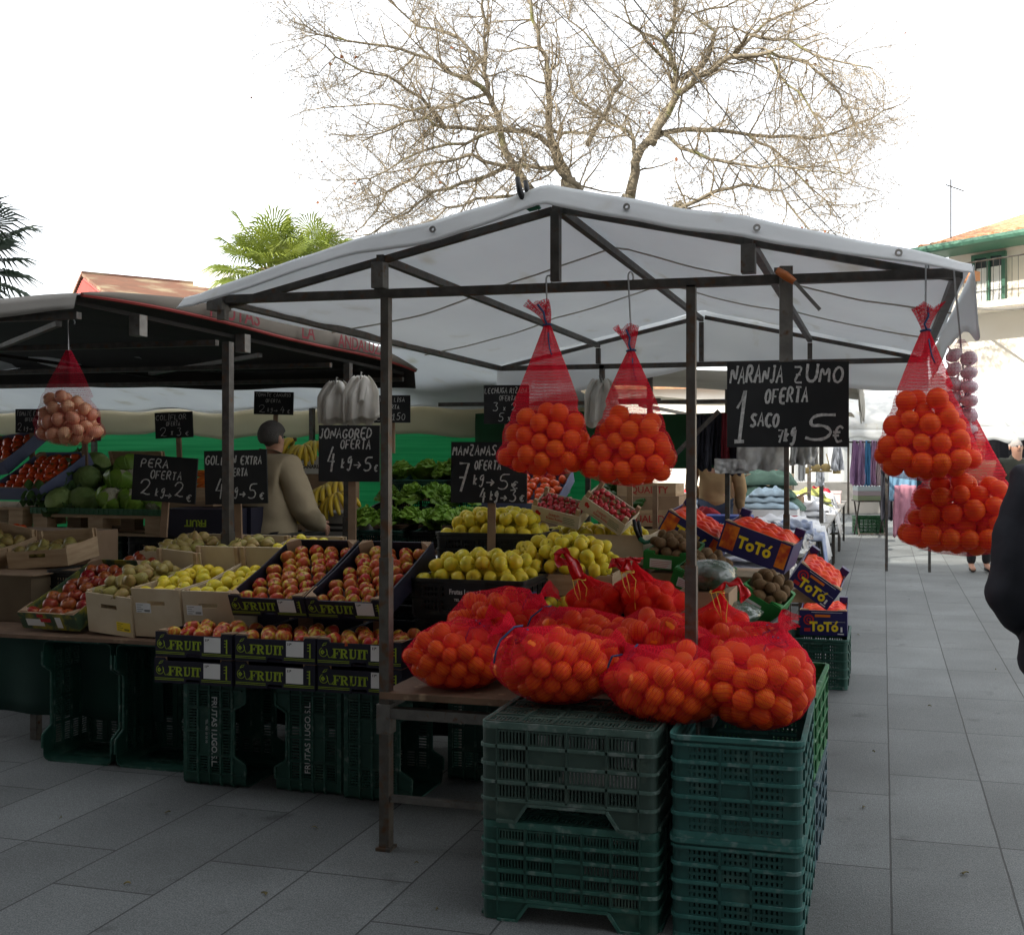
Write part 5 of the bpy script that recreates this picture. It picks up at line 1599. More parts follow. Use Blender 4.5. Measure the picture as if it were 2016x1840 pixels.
green_box("green cardboard box with a white label, tipped at the counter's right edge", PY(1478, 1212, 5.0), (R(6), R(30), R(-4)), .22, .34, .11, "kiwi in the green box at the counter's right edge")
b = MB(); b.bb(-1.18, -.74, 5.02, 5.55, .62, .81); tag(b.build("support_box", m_kraft), "brown carton holding up the kiwi boxes", "box")
b = MB(); b.bb(-1.17, -.95, 5.24, 5.50, .812, .93); tag(b.build("support_box", m_kraft), "small brown carton under the upper kiwi box", "box")
c = thing("carton", "plain brown carton with taped lid between the blue orange boxes and the green box", "carton", PY(1482, 1150, 5.16), (0, R(2), R(4)))
q = MB(); q.bb(-.12, .12, 0, .24, -.12, .03); q.build("body", m_kraft, c); q = MB(); q.bb(-.125, .125, -.005, .245, .031, .037); q.bb(.075, .105, -.0062, -.005, .0, .03); q.build("lid", mat("grey_kraft", (.33, .26, .18), None, rough=.8), c)
def crumple(mb, c, rad, seed, nu=26, nv=18, amp=.16):
    q = Vector((seed * 3.1, seed, 2 * seed))
    mb.sphere(c, 1, nu, nv, 0, rad, lambda d: 1 + amp * (abs(noise.noise(d * 2.2 + q)) * 1.4 + .6 * noise.noise(d * 5 + q)))
pk = PY(1440, 1222, 4.62)
crate("small black crate of bagged greens at the counter's right edge", (pk.x, 4.76, .63), m_cr[6], 'flat', (0, 0, R(84)), "low black crates", "low_crate")
m_bagged = mat("bagged_greens", (.035, .065, .035), (.20, .23, .21), 9, .18, spec=.8, bump=.8, bsc=26, ramp=(.45, .75))
pv = PY(1398, 1132, 4.72)
g = MB(); crumple(g, (pv.x, pv.y, pv.z), (.115, .13, .070), 3)
tag(g.build("bag_of_greens", m_bagged, None, True), "clear plastic bag of dark green vegetables behind the mandarin bags", "bag of greens")
g = MB(); crumple(g, (pk.x - .02, 4.80, .80), (.13, .20, .055), 8)
tag(g.build("bag_of_greens", m_bagged, None, True), "second crumpled bag of dark greens in the black crate", "bag of greens")
b = MB(); b.bb(pv.x - .13, pv.x + .10, 4.62, 4.90, .62, pv.z - .065); tag(b.build("support_box", m_kraft), "brown carton under the upper bag of greens", "box")
# ToTó orange boxes under red net
m_netfilm = mat("red_net_cover", (.62, .014, .004), (.80, .085, .004), 14, .45, spec=.18, ramp=(.4, .7))
def toto(label, loc, rot, W=.30, D=.48, H=.155, g="blue orange boxes covered in red net", end=False, plain=True):
    t = thing("orange_box", label, "fruit box", loc, rot, g)
    o, i = tray_parts(W, D, H, None, None, .007, False)
    two(o, i).build("tray", [m_bluebox, m_kraft], t)
    q = MB()
    hh = H - .014
    if plain:                                   # end panel: emblem, oval sticker, bar code
        ic = MB()
        icon_parts(ic, -W * .31, H * .62, .030, [(math.cos(R(a)), math.sin(R(a))) for a in range(0, 361, 20)], .005)
        icon_parts(ic, -W * .31, H * .62, .012, [(math.cos(R(a)), math.sin(R(a))) for a in range(0, 361, 30)], .004)
        icon_parts(ic, -W * .34, H * .22, .020, [(-1, 0), (1, 0)], .011)
        for k in range(len(ic.v)): a = ic.v[k]; ic.v[k] = (a[0], -.0012, a[2])
        ic.build("printed_emblem", m_redprint, t)
        b_ = MB(); b_.bb(-.055, .045, -.0016, -.0004, H * .74, H * .84); b_.build("hand_hole", m_orangeprint, t)
        w_ = MB()
        w_.bb(W * .36, W * .40, -.0012, -.0002, H * .16, H * .36); w_.bb(W * .30, W * .43, -.0012, -.0002, H * .06, H * .10); w_.bb(-W * .25, W * .40, -.0012, -.0002, H * .92, H * .935); w_.bb(.03, W * .46, -.0012, -.0002, H * .555, H * .562)
        w_.build("white_print", m_white, t)
    else:                                       # long panel: fruit picture beside the name
        w_ = MB(); w_.bb(-W / 2 + .01, -W * .27, -.0012, -.0002, .02, H - .01); w_.build("printed_fruit", mat("fruit_print", (.75, .20, .01), (.45, .04, .01), 18, .5, ramp=(.4, .6)), t); w_ = MB(); w_.bb(W * .33, W / 2 - .01, -.0012, -.0002, .02, H - .01); w_.build("printed_fruit", mat("fruit_print", (.75, .20, .01), (.45, .04, .01), 18, .5, ramp=(.4, .6)), t)
    zt_ = H * .34 if plain else H * .48
    lettering("ToTo", .084, t, (.004 if plain else 0, -.0014, zt_), m_yellowprint, .0036, sx=.95)
    q = MB(); xa = .083 if plain else .079
    q.add([(xa - .010, -.0014, zt_ + .022), (xa - .001, -.0014, zt_ + .020), (xa + .013, -.0014, zt_ + .040), (xa + .001, -.0014, zt_ + .042)], [(0, 1, 2, 3)]); q.build("accent", m_yellowprint, t)
    nn = MB()
    def nf(u, v):
        x = -W / 2 + .010 + u * (W - .02); y = .010 + v * (D - .02)
        e = min(1, 6 * u, 6 * (1 - u)) * min(1, 8 * v, 8 * (1 - v))
        nx_, ny_ = 4, 7
        bmp = (abs(math.sin(math.pi * nx_ * u + (.8 if int(v * ny_) % 2 else 0))) * abs(math.sin(math.pi * ny_ * v))) ** .7
        return (x, y, hh + e * (.022 + .020 * bmp) + .004 * ns(u * 9, v * 9, 1))
    nn.sheet(nf, 34, 52, .002)
    nn.build("net_cover", m_netfilm, t, True)
    for s in (-1, 1):
        q = MB(); q.bb(s * (W / 2 - .03) - .028, s * (W / 2 - .03) + .028, D - .05, D + .001, H + .001, H + .045); q.build("corner_flap", m_bluebox, t)
    return t
p = PY(1300, 1022, 5.75); toto("blue orange box with yellow lettering, farthest of the tilted row", (p.x + .13, 5.75, p.z - .165), (R(3), R(30), R(0)), .36, .42, .15, plain=False)
p = PY(1412, 1066, 5.45); toto("blue orange box with yellow lettering tilted to the aisle before the rear post", (p.x + .170, 5.45, p.z - .10), (R(1), R(19), R(-3)), .38, .42, .16, plain=False)
p = PY(1600, 1146, 6.45); toto("blue orange box tipped sharply at the counter's end, beside the rear post", (p.x - .035, 6.45, p.z - .085), (R(8), R(35), R(2)), .29, .40, .15)
toto("upright blue orange box on the dark green crate in the aisle", (-.385, 7.03, .334), (0, 0, R(1)), .31, .40, .165)
b = MB(); b.bb(-1.14, -.66, 5.58, 6.2, .62, .86); tag(b.build("support_box", m_kraft), "brown carton holding up the tilted blue orange boxes", "box")
b = MB(); b.bb(-.66, -.40, 6.50, 6.84, .622, .70); tag(b.build("support_box", m_wood), "wooden box under the sharply tipped blue orange box", "box")

# ------------------------------------------------------------------ chalk price boards
m_board = mat("chalkboard", (.010, .011, .012), (.022, .023, .024), 4, .55, spec=.25)
m_chalk = mat("chalk", (.62, .62, .60), (.30, .30, .29), 90, .95, ramp=(.30, .72))
def sign(label, x0, y0, x1, y1, Y, lines, roll=0, stake=(.5, 300), sw=.04, up=None, lw=1.0, yaw=None, g="black chalk price boards"):
    cx, cy = (x0 + x1) / 2, (y0 + y1) / 2
    p = PY(cx, cy, Y); D = dist(p)
    W, H = (x1 - x0) * D / FPX, (y1 - y0) * D / FPX
    yw = YAW if yaw is None else yaw
    t = thing("price_board", label, "price board", p, (R(0), R(roll), R(yw * .75)), g)
    b = MB(); b.bb(-W / 2, W / 2, 0, .012, -H / 2, H / 2); b.build("board", m_board, t)
    c = MB()
    rg = random.Random(int(x0))
    for ln in lines:
        tx, fx, fz, fh = ln[:4]
        chalk(c, tx, -W / 2 + fx * W, -H / 2 + fz * H, fh * H, .6, .0075 * lw * (H / .30) ** .5 * (ln[5] if len(ln) > 5 else 1), -.0022, .12, rg, 1.30, (ln[4] if len(ln) > 4 else .1) * W)
    c.build("chalk_writing", m_chalk, t)
    s = MB()
    L = stake[1] * D / FPX
    sx = (stake[0] - .5) * W
    if up: s.bb(sx - sw / 2, sx + sw / 2, .0125, .030, -H * .3, H / 2 + up * D / FPX)
    else: s.bb(sx - sw / 2, sx + sw / 2, .0125, .030, -H / 2 - L, H * .35)
    s.build("stake", m_stake if not up else m_steel, t)
    return t
sign("big black board reading NARANJA ZUMO OFERTA 1 saco 7kg 5 euros, hung from the beam", 1432, 712, 1670, 880, 3.655,
     [("NARANJA", .025, .75, .19, .44), ("ZUMO", .54, .76, .19, .42), ("OFERTA", .31, .52, .17, .36), ("1", .05, .08, .60, .15, 1.5), ("SACO", .19, .24, .15, .24), ("7kg", .41, .06, .15, .15), ("5", .64, .08, .28, .24, 1.3), ("€", .86, .05, .20, .09)], 0, (.49, 0), .046, 190, 1.15)
sign("black board reading JONAGORED OFERTA 4kg 5 euros, behind the front post", 626, 837, 748, 948, 5.0,
     [("JONAGORED", .02, .77, .17, .86), ("OFERTA", .36, .58, .16, .50), ("4", .14, .20, .42, .16, 1.3), ("kg", .38, .25, .18, .16), (">", .57, .22, .18, .13), ("5", .74, .20, .24, .15), ("€", .91, .18, .13, .07)], .3, (.54, 115))
sign("black board reading MANZANAS OFERTA 7kg 5 euros 4kg 3 euros, over the golden apples", 887, 870, 1038, 990, 4.98,
     [("MANZANAS", .02, .78, .16, .58), ("S", .60, .68, .12, .06), ("OFERTA", .31, .55, .15, .36), ("7", .07, .20, .46, .18, 1.3), ("kg", .30, .30, .15, .13), (">", .46, .26, .15, .11), ("5", .62, .24, .25, .16), ("€", .79, .23, .14, .10), ("4", .38, .03, .21, .09), ("kg", .52, .05, .14, .10), (">", .65, .03, .13, .09), ("3", .77, .03, .19, .10), ("€", .90, .03, .11, .07)], .4, (.53, 118))
sign("black board reading GOLDEN EXTRA OFERTA 4kg 5 euros, crossed by the dark awning post", 401, 886, 527, 992, 5.32,
     [("GOLDEN", .02, .74, .17, .50), ("EXTRA", .59, .73, .15, .34), ("OFERTA", .34, .52, .14, .36), ("4", .17, .13, .34, .15, 1.2), ("kg", .40, .14, .17, .13), (">", .55, .11, .15, .11), ("5", .69, .10, .26, .15), ("€", .87, .08, .13, .08)], -1.5, (.5, 95))
sign("black board reading PERA OFERTA 2kg 2 euros, tilted clockwise", 259, 898, 388, 988, 5.32,
     [("PERA", .12, .74, .18, .44), ("OFERTA", .28, .50, .18, .50), ("2", .12, .13, .34, .20, 1.2), ("kg", .38, .13, .18, .14), (">", .52, .08, .15, .11), ("2", .66, .13, .33, .18, 1.2), ("€", .86, .05, .16, .09)], 4, (.52, 70))
sign("small board reading COLIFLOR OFERTA 2 x 3 euros, tilted before the green netting", 304, 811, 380, 862, 6.6,
     [("COLIFLOR", .03, .71, .20, .82), ("OFERTA", .30, .47, .17, .38), ("2", .12, .09, .34, .20), ("x", .42, .12, .2, .07), ("3", .57, .08, .32, .15), ("€", .80, .07, .17, .09)], -2.5, (.58, 50), .035, None, .7)
sign("small board reading TOMATE EXTRA OFERTA 2kg 3 euros at the far left", 29, 805, 96, 852, 6.6,
     [("TOMATE EXTRA", .04, .72, .19, .90), ("OFERTA", .30, .48, .15, .36), ("2", .06, .08, .34, .17), ("kg", .27, .10, .16, .12), (">", .42, .09, .14, .11), ("3", .62, .08, .28, .13), ("€", .80, .06, .17, .10)], 0, (.46, 60), .035, None, .7)
sign("small board mostly hidden behind the onion bag, its 3 euros showing below", 127, 822, 198, 869, 6.4,
     [("OFERTA", .30, .50, .16, .4), ("3", .18, .05, .30, .15), ("x", .42, .08, .2, .07), ("2", .58, .04, .30, .14), ("€", .80, .05, .2, .10)], -2, (.5, 70), .035, None, .7)
sign("small board reading TOMATE CANARIO OFERTA 2kg 4 euros above the vendor", 499, 771, 578, 816, 7.4,
     [("TOMATE CANARIO", .04, .78, .15, .90), ("OFERTA", .30, .53, .15, .38), ("2", .12, .10, .34, .19), ("kg", .36, .12, .16, .12), (">", .51, .10, .14, .10), ("4", .68, .10, .28, .12), ("€", .85, .07, .17, .08)], 1.5, (.54, 60), .035, None, .7)
sign("small board reading LECHUGA LISA OFERTA 2 x 150 beside the front post", 727, 778, 808, 832, 7.3,
     [("LECHUGA LISA", .03, .76, .15, .84), ("OFERTA", .32, .50, .15, .42), ("2", .12, .08, .28, .15), ("x", .37, .10, .2, .07), ("150", .55, .10, .25, .34)], 0, (.55, 60), .035, None, .7)
sign("small board reading LECHUGA RIZADA OFERTA 3 x 2, partly behind the left orange bag", 952, 758, 1042, 834, 7.0,
     [("LECHUGA RIZADA", .02, .79, .14, .95), ("OFERTA", .34, .60, .13, .38), ("3", .20, .33, .22, .13), ("x", .43, .34, .14, .07), ("2", .60, .33, .22, .14), ("5", .32, .06, .21, .13), ("x", .53, .08, .14, .07), ("3", .70, .07, .2, .12)], 0, (.5, 60), .035, None, .7)
# orange handled clamp on the hung board's stake
pc_ = PY(1548, 545, 3.62)
t = thing("spring_clamp", "steel clamp with an orange wooden handle gripping the hung board's stake", "clamp", pc_)
q = MB(); q.tube([(-.03, -.02, .02), (.0, -.022, .0), (.03, -.022, -.022)], [.013, .016, .012], 10); q.build("handle", mat("varnished_wood", (.45, .13, .03), None, rough=.35), t, True)
q = MB(); q.beam((.03, -.022, -.022), (.115, -.022, -.12), .022, .012); q.bb(-.04, -.01, -.02, .05, .015, .03); q.build("jaw", m_steel, t)
# black clamp at the ridge and a green one on the strawberry crate post
def clampb(label, p, rz=0):
    t = thing("spring_clamp", label, "clamp", p, (0, 0, R(rz)), "black spring clamps")
    q = MB(); q.tube([(-.035, 0, .10), (-.025, 0, .05), (-.005, 0, .0)], [.009, .012, .010], 8); q.tube([(-.01, .02, .09), (.0, .015, .045), (.005, .01, .0)], [.009, .011, .009], 8); q.build("handle", m_black, t, True)
    q = MB(); q.tube([(-.005, 0, .0), (.02, -.012, -.02), (.045, -.012, -.018)], [.012, .012, .009], 8); q.tube([(.045, -.012, -.018), (.055, -.012, -.012)], .012, 8); q.build("jaw", mat("clamp_green", (.01, .12, .06), None, rough=.5), t, True)
clampb("black spring clamp pinching the canopy beside its ridge", PY(1036, 402, 3.60))
clampb("black and green spring clamp on the right end of the long wooden crate", V(-1.23, 5.30, 1.10), 20)
q = thing("scoop", "steel tube handled scoop lying on the golden apples", "scoop", PY(925, 1100, 4.82))
s = MB(); s.tube([(-.06, 0, .014), (.05, 0, -.012)], .013, 10); s.build("handle", m_zinc, q, True); s = MB(); s.tube([(.05, 0, -.012), (.13, .01, -.02)], [.011, .004], 8); s.build("blade", m_zinc, q, True)
# ------------------------------------------------------------------ vegetables on the back counter
def leaf_head(seed, n=22, R_=.14, curl=.3, frill=.0, mats=None, tall=.9):
    rg = random.Random(seed); mb = MB()
    for k in range(n):
        a = k * 2.399 + rg.uniform(-.3, .3); f = k / n
        out = (.35 + .65 * f) * R_; hh = (tall * (1.05 - .75 * f)) * R_
        wv = R_ * (.42 + .35 * f); ph = rg.uniform(0, 6)
        ca, sa = math.cos(a), math.sin(a)
        def lf(u, v):
            s = (u - .5) * 2
            rr = out * (.12 + 1.0 * v ** (.8)) ; z = hh * math.sin(min(1.25, v * 1.35) * 1.25) * 1.0 - .35 * R_ * f * v * v
            wd = wv * math.sin(math.pi * (.12 + .80 * v)) ** .7
            z += frill * R_ * math.sin(s * 9 + ph) * abs(s) * (.3 + v) + .07 * R_ * math.sin(v * 12 + ph + s * 3)
            rr += curl * R_ * (abs(s) ** 2) * -.35 + frill * .6 * R_ * math.sin(v * 15 + ph) * v
            x, y = rr, s * wd
            return (x * ca - y * sa, x * sa + y * ca, z)
        mb.grid(lf, 8, 8)
    return mb.mesh("lettuce", mats, True)
def leaf_mat(name, c, c2, rn):
    return mat(name, c, c2, 11, .42, trans=.3, rnd=rn, bump=.35, bsc=30, spec=.45)
m_let = leaf_mat("lettuce_leaf", (.19, .36, .035), (.30, .46, .07), ((.13, .27, .03), .6))
m_curl = leaf_mat("curly_leaf", (.14, .31, .03), (.22, .40, .05), ((.09, .20, .03), .6))
LT = [leaf_head(k, 24, .14, .3, .05, [m_let]) for k in range(3)]
LC = [leaf_head(k + 9, 34, .13, .3, .16, [m_curl], .8) for k in range(2)]
def veg(me, name, label, cat, group, p, rot, s=1):
    o = obj(name, me, None, p, rot); o.scale = (s, s, s); return tag(o, label, cat, group)
tiers = ((7.16, 1.00, "front tier"), (7.46, 1.16, "middle tier"), (7.80, 1.36, "top tier"))
for j, (y, z, nm) in enumerate(tiers):
    for i in range(3):
        X = -3.62 + i * .44 + (.05 if j % 2 else 0)
        lab = "black crate of lettuces, %s of the back stand, %s" % (nm, ("left", "centre", "right")[i])
        crate(lab, (X, y + .12, z - .165), m_cr[6] if (i + j) % 2 else m_cr[5], 'flat', (R(10), 0, 0), "crates of lettuces on the back stand", "low_crate")
        for k in range(3):
            cur = (i == 2 and j < 2)
            me = LC[k % 2] if cur else LT[(i + j + k) % 3]
            lb = ("frilly lettuce" if cur else "smooth green lettuce") + " in the %s %s crate" % (nm.split()[0], ("left", "centre", "right")[i])
            veg(me, "lettuce", lb, "lettuce", lb.replace("lettuce", "lettuces", 1), (X - .17 + .17 * k + rgx.uniform(-.02, .02), y + rgx.uniform(-.02, .10), z + rgx.uniform(.0, .03)), (R(rgx.uniform(-35, 5)), R(rgx.uniform(-20, 20)), rgx.uniform(0, 6)), rgx.uniform(.82, 1.02))
b = MB(); b.bb(-3.95, -2.45, 7.02, 7.40, .80, .83); b.bb(-3.95, -2.45, 7.36, 7.72, .96, .99); b.bb(-3.95, -2.45, 7.70, 8.10, 1.16, 1.19)
for x in (-3.9, -2.5):
    for y, h in ((7.06, .8), (7.68, .96), (8.06, 1.16)): b.bb(x - .025, x + .025, y - .025, y + .025, 0, h)
tag(b.build("display_stand", m_ply), "stepped wooden stand under the lettuce crates", "stand")
# left: pallets with a green tray of cabbages and cauliflowers, tomatoes
def pallet(label, p, w=1.05, d=.7):
    t = thing("pallet", label, "pallet", p, (0, 0, R(-2)), "wooden pallets under the cabbages")
    q = MB()
    for k in range(5): q.bb(-w / 2, w / 2, k * d / 5 + .008, (k + 1) * d / 5 - .012, .118, .138)
    for k in range(3): q.bb(-w / 2, w / 2, k * (d - .1) / 2, k * (d - .1) / 2 + .09, 0, .016)
    q.build("deck_board", m_wood, t)
    for x in (-w / 2 + .06, 0, w / 2 - .06):
        for k in range(3):
            q = MB(); q.bb(x - .06, x + .06, k * (d - .1) / 2 + .002, k * (d - .1) / 2 + .088, .017, .117); q.build("block", m_wood, t)
pallet("wooden pallet under the green cabbage tray", (-5.20, 6.0, .985))
pallet("wooden pallet under the tomatoes at the left edge", (-6.3, 6.02, 1.03), 1.0)
for k, x in enumerate((-6.4, -5.9, -5.45, -5.0)):
    for j in range(3): crate("dark crate in the pillar under the pallets, %s column, %s" % (("first", "second", "third", "fourth")[k], ("bottom", "middle", "top")[j]), (x + .2, 6.36, .003 + .327 * j), m_cr[6 if (k + j) % 2 else 5], 'plain', (0, 0, R(90)), "dark crates under the pallets")
t = thing("green_tray", "flat bright green tray of cabbages on the wooden pallet", "tray", (-5.20, 6.0, 1.126), (0, 0, R(-2)))
q = MB(); q.bb(-.54, .54, .0, .68, 0, .008)
q.build("base", m_cr[3], t)
q = MB(); q.bb(-.54, .54, -.006, .0, 0, .042); q.bb(-.54, .54, .68, .686, 0, .042); q.bb(-.546, -.54, -.006, .686, 0, .042); q.bb(.54, .546, -.006, .686, 0, .042)
for k in range(27): q.bb(-.53 + k * .04, -.525 + k * .04, -.009, -.0065, .002, .04)
q.build("rim", m_cr[3], t)
m_savoy = mat("savoy_leaf", (.24, .36, .09), (.33, .45, .15), 14, .55, bump=.9, bsc=45, rnd=((.045, .11, .025), .7), trans=.1)
m_dkleaf = mat("dark_outer_leaf", (.05, .11, .03), (.08, .16, .04), 10, .5, bump=.5, bsc=40, trans=.15)
def cabbage_mesh(seed, outer=6):
    mb = MB(); q = Vector((seed, seed * 2, 3))
    mb.sphere((0, 0, 0), .095, 26, 16, 0, (1, 1, .92), lambda d: 1 + .07 * abs(noise.noise(d * 3 + q)) + .05 * noise.noise(d * 9 + q) + .03 * math.sin(8 * math.atan2(d.y, d.x) + 3 * d.z))
    for k in range(outer):
        a = k * 6.283 / outer + seed; ca, sa = math.cos(a), math.sin(a)
        def lf(u, v):
            s = (u - .5) * 2
            r = .04 + .13 * v; z = -.07 + .10 * v ** 1.6 + .012 * math.sin(s * 7 + k) + .02 * math.sin(v * 9 + s * 4 + k)
            y = s * .095 * math.sin(math.pi * (.15 + .75 * v))
            return (r * ca - y * sa, r * sa + y * ca, z)
        mb.grid(lf, 8, 6, 1)
    return mb.mesh("cabbage", [m_savoy, m_dkleaf], True)
CB = [cabbage_mesh(k, 2 + k) for k in range(3)]
def cab(x, y, Y, s, lab, g="savoy cabbages on the green tray"):
    p = PY(x, y, Y); veg(CB[rgx.randrange(3)], "cabbage", lab, "cabbage", g, p, (R(rgx.uniform(30, 80)), R(rgx.uniform(-30, 30)), rgx.uniform(0, 6)), s)
cab(118, 985, 6.10, 1.0, "pale round savoy cabbage at the tray's front edge")
cab(165, 985, 6.16, 1.05, "darker savoy cabbage at the right of the tray's front")
cab(128, 948, 6.34, 1.0, "pale savoy cabbage in the second row of the tray")
cab(172, 942, 6.36, 1.0, "dark savoy cabbage at the right of the second row, under the stake")
cab(122, 918, 6.52, 1.0, "leafy savoy cabbage at the top of the heap")
cab(190, 915, 6.62, 1.05, "open leaved cabbage in the wooden box behind the heap")
lv = MB()
rg = random.Random(3)
for k in range(18):
    p = PY(rg.uniform(68, 100), rg.uniform(955, 1000), rg.uniform(6.02, 6.3)); a = rg.uniform(0, 6.3); s_ = rg.uniform(.06, .11)
    ca, sa = math.cos(a), math.sin(a)
    lv.grid(lambda u, v: (p.x + ca * v * s_ - sa * (u - .5) * s_ * 1.1, p.y + sa * v * s_ + ca * (u - .5) * s_, max(1.14, p.z + .05 * math.sin(v * 3) + .02 * math.sin(u * 9 + k))), 6, 6)
tag(lv.build("leaf_pile", m_dkleaf, None, True), "pile of dark outer cabbage leaves at the left of the green tray", "leaves", None, "stuff")
m_cauli = mat("cauliflower_curd", (.52, .50, .36), (.42, .38, .26), 30, .8, bump=.8, bsc=90)
def cauli_mesh(seed):
    mb = MB(); q = Vector((seed, 1, seed))
    mb.sphere((0, 0, 0), .085, 30, 18, 0, (1, 1, .85), lambda d: 1 + .06 * abs(noise.noise(d * 6 + q)) + .05 * noise.noise(d * 14 + q))
    for k in range(8):
        a = k * .785; ca, sa = math.cos(a), math.sin(a)
        def lf(u, v):
            s = (u - .5) * 2; r = .05 + .055 * math.sin(v * 2.2); z = -.075 + .12 * v; y = s * .05 * math.sin(math.pi * (.2 + .7 * v))
            return (r * ca - y * sa, r * sa + y * ca, z + .008 * math.sin(s * 6))
        mb.grid(lf, 5, 6, 1)
    return mb.mesh("cauliflower", [m_cauli, m_let], True)
CF = [cauli_mesh(k) for k in range(2)]
for x, y, Y, lab in ((220, 982, 6.10, "white cauliflower at the front of the green tray"), (236, 945, 6.3, "cream cauliflower behind the front one, beside the PERA board"), (262, 985, 6.14, "cauliflower half hidden by the PERA board's left edge"), (255, 920, 6.5, "cauliflower at the top of the heap by the PERA board"), (305, 985, 6.2, "cauliflower behind the PERA board")):
    veg(CF[rgx.randrange(2)], "cauliflower", lab, "cauliflower", "cauliflowers on the green tray", PY(x, y, Y), (R(rgx.uniform(20, 50)), R(rgx.uniform(-20, 20)), rgx.uniform(0, 6)), 1)
p = PY(225, 950, 6.72); wood_box("slatted wooden crate behind the cabbages and cauliflowers", (p.x, 6.72, 1.27), (R(18), 0, 0), .50, .32, .14, .2, .14, m_wood, False, "wooden crates on the back counter")
b = MB(); b.bb(-5.5, -4.4, 6.70, 7.05, 1.13, 1.265); tag(b.build("support_box", m_kraft), "carton under the slatted crate behind the cabbages", "box")
# tomatoes
m_tom = mat("tomato_skin", (.74, .060, .010), (.68, .10, .014), 4, .3, spec=.4, rnd=((.62, .10, .015), .5))
m_calyx = mat("tomato_calyx", (.045, .10, .02), None, rough=.8)
def tomato_mesh(seed):
    mb = MB()
    mb.lathe([(0, -.80), (.4, -.76), (.8, -.5), (1, -.05), (.92, .38), (.6, .66), (.25, .70), (.0, .60)], 18, wob=lambda a, i: 1 + .05 * math.cos(a * 5 + seed))
    for k in range(6):
        a = k * 1.047; mb.add([(0, 0, .68), (.2 * math.cos(a - .35), .2 * math.sin(a - .35), .74), (.46 * math.cos(a), .46 * math.sin(a), .82), (.2 * math.cos(a + .35), .2 * math.sin(a + .35), .74)], [(0, 1, 2, 3)], 1)
    mb.tube([(0, 0, .66), (.03, 0, .92)], .05, 5, 1)
    return mb.mesh("tomato", [m_tom, m_calyx], True)
TO = [tomato_mesh(k) for k in range(2)]
m_bluecard = mat("pale_blue_card", (.14, .16, .26), (.11, .13, .22), 5, .7)
def tom_box(label, flabel, loc, rot, W, D, H, lining=True):
    t = thing("fruit_box", label, "fruit box", loc, rot, "boxes of tomatoes")
    o, i = tray_parts(W, D, H); two(o, i).build("tray", [m_bluecard, m_kraft], t)
    q = MB(); q.bb(W * .2, W * .2 + .05, -.001, -.0002, .02, .05); q.build("paper_label", m_white, t)
    fill(place(loc, rot), W - .01, D, H * .62, .038, TO, "tomato", flabel, "tomato", 0, 2.0, .02, 1, .2, True)
tom_box("pale blue box of ripe tomatoes tilted up at the left edge", "tomato in the pale blue box at the left edge", PY(38, 984, 6.08), (R(30), 0, R(-4)), .46, .50, .10)
tom_box("second tomato box leaning behind at the left frame edge", "tomato in the second box at the left frame edge", PY(-30, 940, 6.3), (R(30), R(-8), R(4)), .40, .50, .10)
tom_box("box of tomatoes between the lettuces and the strawberry boxes", "tomato in the box beside the strawberry boxes", (-2.36, 6.60, 1.13), (R(28), 0, 0), .52, .46, .09)
for k in range(4): fruit(TO[k % 2], "tomato", "loose tomato on the dim counter at the left frame edge", "tomato", "loose tomatoes at the left frame edge", PY(5 + 13 * k, 1042 + 2 * (k % 2), 5.62 + .06 * (k % 2)), .040)
b = MB(); b.bb(-5.5, -4.8, 5.50, 5.74, .62, 1.055); tag(b.build("support_box", m_kraft), "tall carton in shade behind the dim wooden boxes", "box")
# garlic trays, wooden QUALITY crates of green peppers
for k in range(8):
    fruit(GA_ME[k % 2], "garlic_bulb", "garlic bulb in the pack before the tomatoes", "garlic", "garlic bulbs before the tomatoes", PY(985 + (k % 4) * 20, 1020 + (k // 4) * 8, 6.42 + .03 * (k // 4)), .031)
b = MB(); b.bb(-2.65, -1.98, 6.30, 6.58, .62, 1.055); tag(b.build("support_box", m_cr[5]), "dark green box under the garlic packs", "box")
b = MB(); b.bb(-2.65, -2.05, 6.60, 7.0, .9, 1.125); tag(b.build("support_box", m_kraft), "carton under the tomatoes by the lettuces", "box") 
m_pep = mat("green_pepper_skin", (.028, .10, .015), (.045, .14, .02), 3, .22, spec=.6, rnd=((.02, .06, .012), .6))
pm = MB(); pm.lathe([(0, -1.7), (.22, -1.6), (.5, -1.0), (.72, -.2), (.85, .5), (.7, .9), (.3, .95), (0, .82)], 14, wob=lambda a, i: 1 + .13 * math.cos(a * 3)); pm.tube([(0, 0, .85), (.05, 0, 1.2), (.14, .03, 1.4)], [.1, .08, .1], 6, 1)
PP = pm.mesh("green_pepper", [m_pep, m_calyx], True)
for k in range(44):
    x, y = 1196 + (k % 8) * 9 + rgx.uniform(-5, 5), 938 + (k // 8) * 19 + rgx.uniform(-5, 5)
    fruit(PP, "green_pepper", "dark green pepper heaped behind the strawberry boxes", "pepper", "green peppers behind the strawberry boxes", PY(x, y, 6.95 - (k // 8) * .07), .040, (rgx.uniform(0, 6), rgx.uniform(0, 6), rgx.uniform(0, 6)))
b = MB(); b.bb(-2.0, -1.45, 6.60, 7.15, .62, 1.04); tag(b.build("support_box", m_kraft), "tall carton behind the strawberry boxes under the peppers", "box")
m_redstamp = mat("red_stamp", (.45, .05, .04), None, rough=.8)
